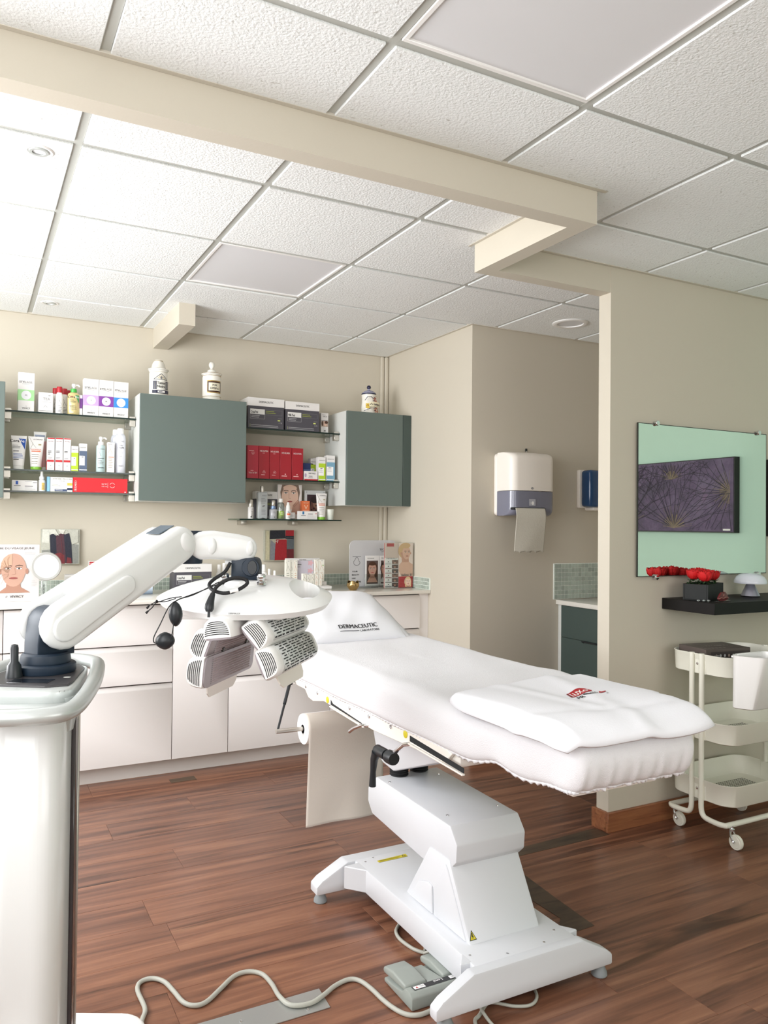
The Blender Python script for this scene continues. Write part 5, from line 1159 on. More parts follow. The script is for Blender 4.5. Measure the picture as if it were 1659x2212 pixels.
# curved shield under the head end and the gas spring
b = MB(); b.prism([(2.90, .742), (2.895, .726), (2.81, .722), (2.765, .690), (2.745, .676), (2.70, .671), (2.56, .698), (2.47, .705), (2.47, .742)], 'x', 1.135, 1.16, .004, 2); b.build('head_shield', M_cream, bed)
b = MB(); b.tube([(1.105, 2.862, .705), (1.062, 2.80, .647)], .0065, 10); b.tube([(1.062, 2.80, .647), (1.008, 2.722, .574)], .0045, 10); b.lathe([(.008, -.006), (.008, .006)], 12, (1.108, 2.858, .712), 'x'); b.tube([(1.108, 2.858, .712), (1.14, 2.87, .720)], .004, 8); b.build('gas_spring', M_blackp, bed)
b = MB(); b.tube([(1.0, 2.72, .570), (1.52, 2.72, .562)], .0085, 14); b.tube([(1.52, 2.72, .562), (1.54, 2.72, .6), (1.54, 2.74, .71)], .007, 10); b.build('roll_holder', M_steel, bed)
# stickers
def sticker(name, fn, art): p = Print(fn, .0004); art(p); return p.build(name, bed)
def tri(p):
    yy = lambda q: q; p.poly([(1.282, .1415), (1.306, .1415), (1.294, .165)], INK); p.poly([(1.2845, .1433), (1.3035, .1433), (1.294, .1615)], M_yellow); p.poly([(1.2925, .158), (1.2955, .158), (1.2945, .151), (1.2975, .151), (1.2925, .1445), (1.2935, .150), (1.2905, .150)], INK)
sl = (1.985 - 1.868) / (.33 - .128)
sticker('warning_sign', lambda u, v, h: (u, 1.868 + (v - .128) * sl - h - .0006, v), tri)
def yl(p): p.poly([(1.300, 2.489), (1.420, 2.495), (1.418, 2.474), (1.300, 2.473)], M_yellow); [p.rect(1.306, 1.392 - .01 * k, 2.484 - .004 * k, 2.4855 - .004 * k, flat((120, 112, 30))) for k in range(2)]; p.line([(1.398, 2.479), (1.412, 2.479), (1.405, 2.490), (1.398, 2.479)], .0015, INK)
sticker('yellow_label', lambda u, v, h: (u, v, .1320 + h), yl)

# paper roll
t = thing('paper_roll', 'white couch paper roll with a long sheet hanging under the bed head', 'paper roll', (1.27, 2.72, .565))
b = MB(); b.lathe([(.0165, 0), (.0165, .31), (.055, .312), (.0558, .31), (.0558, .002), (.055, 0), (.0165, 0)], 48, (1.105, 2.72, .567), 'x'); b.build('roll', M_paperw, t)
def ps(u, v):
    x = 1.108 + .304 * u + (u - .5) * .0 - .012 * v * v * (1 - u); s = .43 * v
    if s < .10: a = s / .0562; y = 2.72 + .0562 * math.cos(PI / 2 + a * .9 - .0) ; z = .567 + .0562 * math.sin(PI / 2 + a * .9)
    else: y = 2.72 - .0562; z = .567 - (s - .088) 
    w = max(0, v - .3); y += .010 * w * math.sin(4.2 * u + 1.2) + .004 * w * math.sin(11 * u + 4 * v) - .02 * w * w
    z += .006 * w * u * 2
    return (x, y, z)
b = MB(); b.grid(ps, 30, 44); b.build('paper_sheet', M_paper, t, thick=.0006, sharp=80)

# fitted terry sheet over the mattress
def sheet_mesh():
    b = MB(); NX, NY, NZ = 34, 96, 10
    X0, X1, Y0, Y1, Z0, Z1, R = -.305, .305, 1.335, 3.085, .738, .862, .046
    seen = {}
    def put(a, c, e):
        k = (round(a, 5), round(c, 5), round(e, 5))
        if k in seen: return seen[k]
        p = Vector((X0 + (X1 - X0) * a, Y0 + (Y1 - Y0) * c, Z0 + (Z1 - Z0) * e))
        q = Vector((min(max(p.x, X0 + R), X1 - R), min(max(p.y, Y0 + R), Y1 - R), min(max(p.z, Z0 + R * .3), Z1 - R)))
        d = p - q
        if d.length > 1e-9:
            rr = R if p.z > q.z or abs(d.z) < 1e-9 else R * .3
            if d.z < 0: d.z *= R / (R * .3)
            d = d.normalized() * R; 
            if p.z < q.z: d.z *= .3
        p = q + d; y = p.y
        # plan: narrower leg end, slightly bowed sides
        tp = max(0, min(1, (1.78 - y) / .42)); tp = tp * tp * (3 - 2 * tp)
        w = 1 - .36 * tp + .012 * math.sin((y - 1.7) * 2.2)
        x = p.x * w; cx = XC - .03 * tp
        z = p.z
        # leg cushion dips a little at its front, seam hump before it
        z += .006 * math.exp(-((y - 1.98) / .07) ** 2) * (1 if e > .5 else 0) - .010 * max(0, (1.8 - y) / .45)
        # side bulge and gathers
        s = (Z1 - p.z) / (Z1 - Z0)
        side = max(0, min(1, s * 1.4)) if e < 1 else 0
        if abs(p.x) > .9 * X1 and y > 1.42: x += math.copysign(.007 * math.sin(PI * min(1, s)), x) + .0018 * math.sin(16 * y + 5 * z) * side
        low = max(0, min(1, (s - .35) / .6))
        if y < 1.42:
            x2 = p.x
            y += -.012 * math.sin(PI * min(1, s)) + low * (.0042 * math.sin(95 * x2) + .003 * math.sin(151 * x2 + 1)) + low * low * .012
        if 1.40 < y < 1.75 and p.x < 0: x += -low * (.007 * math.sin(38 * y + 8 * z)) * math.exp(-((y - 1.53) / .10) ** 2); z += -low * .014 * math.sin(30 * (y - 1.42)) * math.exp(-((y - 1.55) / .10) ** 2)
        if e > .95: z += .0018 * math.sin(9 * x + 4 * y) + .0012 * math.sin(23 * x - 6 * y) + .0016 * math.sin(60 * (x * .5 - y * .25)) * math.exp(-((y - 2.45) / .2) ** 2) * (x > 0)
        seen[k] = b.b.verts.new((cx + x, y, z)); return seen[k]
    def lin_(n): return [i / n for i in range(n + 1)]
    xs = sorted(set(lin_(NX))); ysl = sorted(set([i / NY for i in range(NY + 1)])); zs = [0, .06, .15, .26, .38, .5, .62, .74, .85, .93, 1]
    # refine close to the front end
    ysl = sorted(set(ysl + [.002, .005, .009, .014, .02, .026]))
    for i in range(len(xs) - 1):
        for j in range(len(ysl) - 1): b.b.faces.new([put(xs[i], ysl[j], 1), put(xs[i + 1], ysl[j], 1), put(xs[i + 1], ysl[j + 1], 1), put(xs[i], ysl[j + 1], 1)])
    for c in (0, 1):
        for i in range(len(xs) - 1):
            for j in range(len(zs) - 1): 
                f = [put(xs[i], c, zs[j]), put(xs[i + 1], c, zs[j]), put(xs[i + 1], c, zs[j + 1]), put(xs[i], c, zs[j + 1])]; b.b.faces.new(f if c == 0 else f[::-1])
    for a in (0, 1):
        for i in range(len(ysl) - 1):
            for j in range(len(zs) - 1):
                f = [put(a, ysl[i], zs[j]), put(a, ysl[i], zs[j + 1]), put(a, ysl[i + 1], zs[j + 1]), put(a, ysl[i + 1], zs[j])]; b.b.faces.new(f if a == 0 else f[::-1])
    rim = [put(0, q, 0).co.copy() for q in ysl[::-1]] + [put(q, 0, 0).co.copy() for q in xs[1:]] + [put(1, q, 0).co.copy() for q in ysl[1:]]
    bmesh.ops.recalc_face_normals(b.b, faces=b.b.faces)
    return b, rim
fs = thing('fitted_sheet', 'white terry fitted sheet stretched over the treatment bed mattress', 'bed sheet', (XC, 2.2, .74))
b, rim = sheet_mesh(); b.build('terry_cover', M_terry, fs, sharp=80, subd=1)
pts = []
for i in range(len(rim) - 1):
    for q in range(3): pts.append(rim[i].lerp(rim[i + 1], q / 3))
b = MB(); b.tube([p + Vector((0, 0, .0015 * math.sin(i * 1.9))) for i, p in enumerate(pts)], [.0052 + .0014 * math.sin(i * 2.1) for i in range(len(pts))], 7); b.build('elastic_hem', M_terry, fs, sharp=80)
b = MB(); b.prism([(1.42, .742), (3.03, .742), (3.03, .80), (1.40, .80)], 'x', XC - .18, XC + .13, .01, 2); b.prism([(1.385, .716), (1.50, .716), (1.50, .742), (1.385, .742)], 'x', XC - .18, XC + .13, .006, 2); b.build('mattress_core', M_cream, bed)

# pillow leaning on the head end
PA = math.radians(24); PCX, PCY, PCZ = 1.385, 3.0, .935
def pil(u, v, top=True, lift=0.0):
    """u, v in -1..1; v=-1 is the edge nearest the foot"""
    e = max(0, (1 - abs(u) ** 4.5)) ** .5 * max(0, (1 - abs(v) ** 4.0)) ** .5
    x = .218 * u * (1 + .015 * abs(u * v)); yy = .185 * v * (1 - .05 * (1 - u * u) * 0 - .04 * u * u * (1 - abs(v)))
    z = (.058 if top else -.045) * e + (.0022 * math.sin(5 * u + 2.3 * v) + .0012 * math.sin(11 * u - 6 * v)) * e + lift * (1 if top else -1)
    y = yy * math.cos(PA) - z * math.sin(PA); zz = yy * math.sin(PA) + z * math.cos(PA)
    c, s = math.cos(.05), math.sin(.05)
    return (PCX + x * c - y * s, PCY + x * s + y * c, PCZ + zz)
t = thing('pillow', 'white pillow with black lettering at the head of the treatment bed', 'pillow', (PCX, PCY, .87))
b = MB()
n = 56; sg = lambda q: math.copysign(1 - (1 - abs(q)) ** 1.35, q)
for tp in (True, False): b.grid(lambda u, v: pil(sg(2 * u - 1), sg(2 * v - 1), tp), n, n)
bmesh.ops.remove_doubles(b.b, verts=b.b.verts, dist=.0006); bmesh.ops.recalc_face_normals(b.b, faces=b.b.faces); b.build('pillow_case', M_cotton, t, sharp=80)
def flange(u, v):     # flat hem along the front and right edges
    k = 2 * PI * u; sx = 1 + .0 * v
    cx, cy = math.cos(k), math.sin(k); m = max(abs(cx), abs(cy)); a, c = cx / m, cy / m
    P0 = Vector(pil(a, c)); d = Vector((a * .03, c * .022 * math.cos(PA), -.004 - .012 * max(0, -c))) * v
    return P0 + d + Vector((0, 0, .0015 * math.sin(9 * k) * v))
b = MB(); b.grid(flange, 120, 2, True); b.build('flange', M_cotton, t, thick=.003, sharp=80)
def pf(u, v, h): return pil(u, v, True, h + .0022)
pf.step = (.05, .03); p = Print(pf); p.text('DERMACEUTIC', -.40, -.83, .10, INK, 'l', width=.80); p.line([(-.40, -.885), (-.01, -.885)], .010, INK); p.text('LABORATOIRE', 0.02, -.905, .038, INK, 'l', width=.40); p.build('printed_lettering', t)

# folded towel on the leg end
tw = thing('folded_towel', 'folded white cloth with a small red logo lying across the foot of the bed', 'towel', (1.37, 1.55, .87))
A, B_, D_, E_ = (1.088, 1.72), (1.66, 1.845), (1.605, 1.290), (1.150, 1.318)
def towel(u, v, lo=0.0, grow=0.0):
    # u along the width, v from the far edge (0) to the foot edge (1); rounded corners
    uu, vv = 2 * u - 1, 2 * v - 1
    ax = math.sqrt(max(0, 1 - .10 * vv ** 6)); ay = math.sqrt(max(0, 1 - .10 * uu ** 6)); a, c = (uu * ax + 1) / 2, (vv * ay + 1) / 2
    x = (A[0] * (1 - a) + B_[0] * a) * (1 - c) + (E_[0] * (1 - a) + D_[0] * a) * c; y = (A[1] * (1 - a) + B_[1] * a) * (1 - c) + (E_[1] * (1 - a) + D_[1] * a) * c
    z = .8875 - lo
    ed = min(1 - abs(uu), 1 - abs(vv)); z -= .010 * max(0, 1 - ed / .07) ** 2
    z -= .030 * max(0, (1.40 - y) / .09) ** 1.6                                     # rolls over the foot edge
    over = max(0, x - (XC - .03 + .205 + .0 * y)) if y < 1.5 else 0
    z -= 1.1 * over * over * 6
    xe = 1.112 + .075 * max(0, min(1, (1.72 - y) / .36)); lft = max(0, xe - x); z -= lft * .75
    z += .004 * math.sin(5 * u + 3.5 * v) + .003 * math.sin(11 * u - 4 * v + 1) + .0045 * math.exp(-((u - .32 - .25 * v) / .05) ** 2) * (v < .7) + .005 * math.exp(-((u - .72 + .2 * v) / .06) ** 2) - .004 * math.exp(-((v - .62 - .2 * u) / .05) ** 2)
    return Vector((x, y, z))
b = MB(); b.grid(lambda u, v: towel(u, v), 56, 48); b.build('cloth', M_cotton, tw, thick=.010, sharp=80)
def under(u, v):
    q = towel(.30 + .68 * u, .55 + .43 * v, .0135); q.y -= .004 * (v > .9); return q
b = MB(); b.grid(under, 40, 24); b.build('folded_layer', M_cotton, tw, thick=.009, sharp=80)
def tz(x, y):     # height of the cloth over a point of the plan
    u, v = .5, .5
    for _ in range(12):
        q = towel(u, v); dx, dy = x - q.x, y - q.y; a, c = towel(u + .01, v), towel(u, v + .01)
        ax_, ay_, bx_, by_ = (a.x - q.x) / .01, (a.y - q.y) / .01, (c.x - q.x) / .01, (c.y - q.y) / .01; det = ax_ * by_ - ay_ * bx_
        u += (dx * by_ - dy * bx_) / det; v += (ax_ * dy - ay_ * dx) / det
    return towel(u, v).z
def lf(u, v, h):
    x, y = 1.384 + .976 * u + .20 * v, 1.566 + .217 * u + .98 * v; return (x, y, tz(x, y) + .0060 + h)
lf.step = (.008, .008)
p = Print(lf); RD = flat((176, 20, 30), .7); DRD = flat((130, 20, 28), .7); BK = flat((30, 28, 30), .8)
p.poly([(.004, 0), (.083, -.001), (.088, .006), (.078, .026), (.062, .040), (.048, .044), (.010, .036)], RD); p.poly([(-.004, .0), (.003, 0), (.008, .035), (.001, .035)], DRD)
p.text('LUX', .008, .005, .024, WHITE, 'l', width=.046); p.text('o', .056, .006, .021, WHITE, 'l', width=.02)
p.text('PR', .008, -.024, .017, BK, 'l', width=.028); p.poly([(.036, -.006), (.062, -.021), (.067, -.019), (.046, -.004)], BK); p.text('NDG', .064, -.024, .014, INKG, 'l', width=.026)
p.poly([(.092, -.026), (.104, -.012), (.108, -.020), (.124, -.022), (.124, -.027), (.108, -.029)], RD); p.text('.it', .110, -.045, .010, INKG, 'l'); p.build('printed_logo', tw)

# foot switch, cables, floor plate
t = thing('foot_switch', 'grey two pedal foot switch on the floor beside the bed base', 'foot pedal', (1.16, 1.95, 0))
b = MB(); b.prism([(1.872, 0.002), (2.035, .002), (2.035, .014), (1.99, .018), (1.93, .028), (1.915, .044), (1.885, .046), (1.872, .036)], 'x', 1.068, 1.282, .004, 2)
b.prism([(1.905, .02), (2.03, .012), (2.03, .022), (1.91, .044)], 'x', 1.144, 1.192, .003, 1); b.build('housing', M_grey, t, sharp=35)
for xa, xb in ((1.072, 1.142), (1.196, 1.274)):
    b = MB(); b.prism([(1.918, .030), (2.045, .020), (2.052, .030), (2.045, .040), (1.99, .050), (1.918, .047)], 'x', xa, xb, .006, 3); b.build('pedal', M_grey, t, sharp=35)
p = Print(lambda u, v, h: (u, v, .0462 + h + (v - 1.8885) * -.05), .0004); p.rect(1.086, 1.246, 1.889, 1.910, INK); p.rect(1.089, 1.124, 1.892, 1.907, WHITE); p.rect(1.205, 1.242, 1.892, 1.907, WHITE); p.text('Lemi', 1.183, 1.906, .010, WHITE, 'l', rot=PI, width=.028); p.poly([(1.094, 1.895), (1.102, 1.895), (1.098, 1.903)], REDP); p.poly([(1.234, 1.904), (1.226, 1.904), (1.230, 1.896)], REDP); p.rect(1.106, 1.12, 1.898, 1.901, LGREY); p.rect(1.209, 1.222, 1.898, 1.901, LGREY); p.build('pedal_label', t); t.location = Vector(t.location) + Vector((.018, -.008, 0))
def smooth(pts, n=6):
    P = [Vector(p) for p in pts]; out = []
    for i in range(len(P) - 1):
        a, b_, c, d = P[max(0, i - 1)], P[i], P[i + 1], P[min(len(P) - 1, i + 2)]
        for q in range(n):
            s = q / n; out.append(.5 * ((2 * b_) + (c - a) * s + (2 * a - 5 * b_ + 4 * c - d) * s * s + (3 * b_ - a - 3 * c + d) * s ** 3))
    out.append(P[-1]); return out
def cable(name, pts, r, m, parent=None): b = MB(); b.tube(smooth(pts), r, 10); return b.build(name, m, parent)
r = .0065
main = [(.40, 2.03), (.422, 2.142), (.442, 2.198), (.44, 2.294), (.456, 2.333), (.489, 2.335), (.516, 2.303), (.53, 2.243), (.542, 2.181), (.567, 2.152), (.601, 2.156), (.651, 2.197), (.704, 2.24), (.747, 2.243), (.779, 2.213), (.788, 2.154), (.785, 2.083), (.80, 2.03), (.851, 2.014), (.899, 2.033), (.947, 2.063), (.994, 2.073), (1.02, 2.053), (1.032, 2.004), (1.037, 1.946), (1.046, 1.896), (1.062, 1.858), (1.087, 1.840), (1.12, 1.838), (1.163, 1.850), (1.22, 1.88), (1.30, 1.93)]
tag(cable('power_cable', [(x, y, r + (.0035 if .58 < x < .92 and y < 2.1 else .0004)) for x, y in main], r, M_cable), 'long grey cable snaking across the floor and over the metal plate', 'cable')
cable('cord', [(1.168, 1.874, .018), (1.165, 1.86, .010), (1.183, 1.858, .0065), (1.215, 1.872, .006), (1.262, 1.90, .006)], .005, M_cable, None)
o = bpy.data.objects['cord']; o.parent = t; o.location = -Vector(t.location)
tag(cable('bed_cable', [(1.36, 2.30, .006), (1.30, 2.295, .006), (1.268, 2.273, .006), (1.246, 2.246, .006), (1.236, 2.207, .006), (1.239, 2.161, .006), (1.25, 2.12, .006), (1.275, 2.088, .006), (1.33, 2.06, .006)], .0058, M_cable), 'grey cable looping out from under the bed base', 'cable')
tag(cable('pedal_cable', [(1.33, 2.15, .03), (1.284, 2.124, .008), (1.262, 2.089, .008), (1.242, 2.058, .030), (1.262, 2.03, .046), (1.285, 1.99, .046), (1.292, 1.93, .03), (1.30, 1.89, .006)], .0042, M_cable), 'thin grey lead running over the back of the foot switch', 'cable')
tag(cable('loose_cable', [(1.14, 1.50, .006), (1.18, 1.64, .006), (1.209, 1.741, .006), (1.24, 1.765, .006), (1.29, 1.80, .006), (1.36, 1.83, .006)], .0052, M_cable), 'grey cable running out straight under the front bed foot', 'cable')
tag(cable('loose_cable', [(1.46, 1.83, .006), (1.435, 1.765, .006), (1.395, 1.738, .006), (1.35, 1.752, .006), (1.30, 1.785, .012), (1.262, 1.788, .0165), (1.244, 1.752, .0165), (1.248, 1.69, .006), (1.285, 1.60, .006), (1.32, 1.50, .006)], .0045, M_cable), 'grey cable making a small loop in front of the bed base', 'cable')
t = thing('floor_plate', 'flat aluminium cable cover strip screwed to the wood floor', 'floor plate', (.45, 2.03, 0))
b = MB(); b.prism([(-.1, 1.983), (.897, 1.985), (.903, 2.078), (-.1, 2.078)], 'z', .0003, .0032, .0006, 1); b.build('plate', M_alu, t)
for x, y in ((.838, 2.002), (.66, 2.035), (.38, 2.03)):
    b = MB(); b.lathe([(.0048, 0), (.004, .0022), (.001, .0028)], 12, (x, y, .0031)); b.build('screw', M_chrome, t)

# ================================================================ RIGHT HAND SIDE
# frameless mirror held by clips
YW = YM
t = thing('wall_mirror', 'square frameless wall mirror held by four chrome clips, on the partition', 'mirror', (3.07, YW, 1.105))
x0, x1, z0, z1, ym = 2.630, 3.503, 1.106, 1.796, YW - .016
b = MB(); b.box(x0 + .003, x1 - .003, ym - .0005, ym + .006, z0 + .003, z1 - .003); b.build('mirror_glass', M_mirror, t, smooth=False)
b = MB()
for q in ((x0, x0 + .0032, z0, z1), (x1 - .0032, x1, z0, z1), (x0, x1, z0, z0 + .0032), (x0, x1, z1 - .0032, z1)): b.box(q[0], q[1], ym - .0006, ym + .006, q[2], q[3])
b.build('bevelled_edge', M_dark, t, smooth=False)
for cx, cz in ((2.742, z1), (3.437, z1), (2.742, z0), (3.437, z0)):
    s = 1 if cz > 1.5 else -1
    b = MB(); b.lathe([(.011, 0), (.012, -.003), (.012, -.010), (.010, -.012), (.001, -.0125)], 20, (cx, ym - .001, cz + .003 * s), 'y'); b.lathe([(.005, .0), (.005, .0165)], 10, (cx, ym, cz + .008 * s), 'y'); b.build('clip', M_chrome, t)
# the purple leaf canvas hangs on the mint wall and is seen in the mirror
M_purple = mat('purple_black_leaf_canvas', (92, 74, 100), .6, bump=.5, bscale=60)
def purple():
    m = M_purple; nt = m.node_tree; b = nt.nodes['Principled BSDF']; L = nt.links.new
    tc = nt.nodes.new('ShaderNodeTexCoord'); n = nt.nodes.new('ShaderNodeTexNoise'); n.inputs['Scale'].default_value = 5; n.inputs['Detail'].default_value = 8; n.inputs['Roughness'].default_value = .7; L(tc.outputs['Object'], n.inputs['Vector'])
    r = ramp(nt, [(.3, (52, 44, 58)), (.5, (92, 72, 100)), (.62, (104, 88, 112)), (.8, (126, 84, 118))]); L(n.outputs[0], r.inputs[0]); L(r.outputs[0], b.inputs['Base Color'])
purple()
def leafart(t, xw, ya, yb, za, zb, cents, seed):
    rr = random.Random(seed); p = Print(lambda u, v, h: (xw - h, u, v), .000004)
    VB, VG, GL = flat((34, 24, 36), .6), flat((120, 104, 92), .6), flat((146, 124, 92), .6)
    def inside(q): return ya + .002 < q[0] < yb - .002 and za + .002 < q[1] < zb - .002
    def vein(q, a, ln, w, dep, m):
        pts = [q]
        for k in range(6):
            a += rr.uniform(-.09, .09); q = (q[0] + ln / 6 * math.cos(a), q[1] + ln / 6 * math.sin(a))
            if not inside(q): break
            pts.append(q)
        if len(pts) > 1: p.line(pts, w, m)
        if len(pts) == 7 and dep > 0:
            vein(q, a + rr.uniform(.2, .45), ln * .55, w * .7, dep - 1, m); vein(q, a - rr.uniform(.2, .45), ln * .55, w * .7, dep - 1, m)
    for (cy, cz, n, a0, a1, ln) in cents:
        for k in range(n):
            a = a0 + (a1 - a0) * (k + .5) / n
            vein((cy, cz), a, ln * rr.uniform(.8, 1.1), .0032, 2, VB)
            vein((cy + .001, cz), a + .04, ln * .33, .0030, 0, GL); vein((cy, cz + .001), a - .05, ln * .55, .002, 0, VG)
    return p
def canvas2(label, ya, yb, za, zb, cents, seed, plate=None):
    t = thing('leaf_canvas', label, 'painting', (XR, (ya + yb) / 2, za))
    b = MB(); b.box(XR - .045, XR, ya, yb, za, zb, .001, 1); b.build('frame', flat((38, 34, 34), .5), t)
    b = MB(); b.box(XR - .0465, XR - .044, ya + .006, yb - .006, za + .006, zb - .006); b.build('canvas', M_purple, t, smooth=False)
    p = leafart(t, XR - .0466, ya + .006, yb - .006, za + .006, zb - .006, cents, seed)
    if plate: p.rect(*plate, flat((236, 232, 224), .4))
    p.build('painted_veins', t); return t
ca, cb = 1.00, 2.06
canvas2('long purple leaf vein canvas on the mint wall, seen in the mirror', ca, cb, 1.30, 1.742, [(2.03, 1.54, 19, PI * .52, PI * 1.48, .22), (1.62, 1.325, 17, .12, PI - .12, .26), (1.60, 1.63, 13, .1, PI - .1, .16), (1.25, 1.36, 15, .2, 3.0, .24), (1.06, 1.60, 13, -1.2, 1.3, .22)], 5, (1.985, 2.035, 1.312, 1.322))
t = thing('framed_picture', 'dark edged picture hanging just beyond the right edge of the mirror', 'painting', (3.65, YW, 1.28))
b = MB(); b.box(3.517, 3.80, YW - .03, YW, 1.288, 1.672, .002, 1); b.build('frame', flat((44, 40, 40), .5), t)
b = MB(); b.box(3.53, 3.787, YW - .0312, YW - .028, 1.30, 1.66); b.build('canvas', M_purple, t, smooth=False)

# floating shelf with planter, lips figure and lamp
tag(box('wall_shelf', M_blackwood, None, 2.800, 3.62, 2.288, YW - .0005, .957, 1.0065, .0012, 1), 'black floating wall shelf under the mirror', 'shelf')
ZS = 1.0068
pl = thing('flower_box', 'black stone flower box planted with red roses, on the black shelf', 'planter', (2.93, 2.455, ZS), rz=math.radians(21))
b = MB(); w, d, h = .1, .055, .072
b.box(-w, w, -d, d, 0.0005, .006); 
for q in ((-w, w, -d, -d + .007), (-w, w, d - .007, d), (-w, -w + .007, -d + .007, d - .007), (w - .007, w, -d + .007, d - .007)): b.box(*q, .0005, h, .0008, 1)
b.build('stone_box', M_slate, pl, local=True)
b = MB(); b.box(-w + .008, w - .008, -d + .008, d - .008, .008, .058); b.build('soil', mat('dark_soil', (40, 34, 28), .95, bump=.6, bscale=90, var=.4), pl, local=True)
rr = random.Random(11)
def rose(cx, cy, cz, R):
    b = MB()
    for layer, (rad, tilt, n) in enumerate(((.30, .15, 3), (.55, .35, 4), (.80, .62, 5), (1.0, .85, 6))):
        for k in range(n):
            a0 = 2 * PI * k / n + layer * .6 + rr.uniform(-.2, .2)
            def pet(u, v, a0=a0, rad=rad, tilt=tilt, n=n):
                a = a0 + (u - .5) * 2 * PI / n * 1.45; hh = v
                rr_ = R * rad * (.40 + .60 * math.sin(min(1, hh * 1.5) * PI / 2)) + R * .10 * tilt * max(0, hh - .7) / .3 * (1 - (2 * u - 1) ** 2 * .6) + R * .05 * math.sin(13 * u + a0 * 5 + 2 * layer) * hh * hh
                z = R * (1.55 - .22 * tilt) * hh * (1 - .22 * (2 * u - 1) ** 2) - R * .35 + R * .10 * math.sin(9 * u + a0 * 7) * hh * hh + R * .07 * math.sin(23 * u + a0 * 3) * hh ** 3
                return (cx + rr_ * math.cos(a), cy + rr_ * math.sin(a), cz + z)
            b.grid(pet, 8, 6)
    o = b.build('rose', M_petal, pl, local=True, thick=.0008, sharp=80); return o
for cx, cy, cz, R in ((-.056, -.026, .094, .031), (.0, -.022, .098, .030), (.055, -.024, .094, .029), (-.046, .026, .100, .030), (.012, .028, .104, .030), (.062, .024, .098, .029)): rose(cx, cy, cz, R)
b = MB()
for k in range(150):
    cx, cy, cz = rr.uniform(-.09, .092), rr.uniform(-.05, .05), rr.uniform(.058, .085); a, e, L_ = rr.uniform(0, 6.3), rr.uniform(-.2, .8), rr.uniform(.012, .022)
    d1 = Vector((math.cos(a) * math.cos(e), math.sin(a) * math.cos(e), math.sin(e))) * L_; s1 = Vector((-math.sin(a), math.cos(a), .2)) * L_ * .33; c = Vector((cx, cy, cz))
    b.b.faces.new([b.b.verts.new(q) for q in (c, c + d1 * .5 + s1, c + d1, c + d1 * .5 - s1)])
o = b.build('foliage', M_leaf, pl, local=True, smooth=False); o['kind'] = 'stuff'
# lips figure
t = thing('lips_figure', 'small dark red lips shaped card standing in front of the flower box', 'ornament', (2.93, 2.352, ZS), rz=math.radians(12))
b = MB(); o_ = [(-.045, .012), (-.040, .02), (-.022, .036), (-.012, .040), (-.002, .034), (.008, .041), (.018, .040), (.038, .024), (.048, .012), (.03, .003), (.0, .0), (-.03, .003)]
b.prism(o_, 'y', -.004, .004, .0015, 2); b.build('lips', mat('dark_red_lips', (96, 30, 34), .35, var=.05, bscale=40), t, local=True)
b = MB(); b.tube([(-.044, -.0046, .012), (-.02, -.0046, .016), (0, -.0046, .012), (.02, -.0046, .017), (.047, -.0046, .012)], .0012, 6); b.tube([(-.006, -.0046, .022), (.006, -.0046, .030)], .0009, 6); b.tube([(.006, -.0046, .022), (-.006, -.0046, .030)], .0009, 6); b.build('mouth_line', mat('pink_line', (186, 130, 120), .4), t, local=True)
b = MB(); b.box(-.05, .055, -.012, .016, .0002, .0022, .0006, 1); b.build('base', M_acryl, t, local=True)
for k, (x, y) in enumerate(((2.815, 2.385), (2.834, 2.372), (2.852, 2.362))):
    t = thing('crystal_chip', ['clear crystal chip at the corner of the black flower box, leftmost of three', 'middle clear crystal chip in front of the black flower box', 'clear crystal chip nearest the lips figure'][k], 'ornament', (x, y, ZS))
    b = MB(); b.lathe([(.003, 0), (.008, .003), (.005, .0065), (.002, .0075)], 6, (x, y, ZS + .0002), 'z', 1.2, .8); b.build('facets', M_clear, t, smooth=False)
# lamp
x, y = 3.258, 2.462
t = thing('mushroom_lamp', 'small mushroom shaped table lamp on the right of the black shelf', 'lamp', (x, y, ZS))
lathe_part('foot', [(.043, 0), (.044, .002), (.043, .004)], M_black, t, (x, y, ZS), 32)
lathe_part('cone_base', [(.042, .004), (.040, .010), (.026, .040), (.016, .064), (.015, .07)], M_lampb, t, (x, y, ZS), 32)
b = MB(); b.lathe([(.066, .064), (.072, .062), (.0735, .068), (.070, .080), (.062, .093), (.048, .103), (.028, .109), (.006, .111)], 40, (x, y, ZS)); b.build('shade', M_lamp, t)

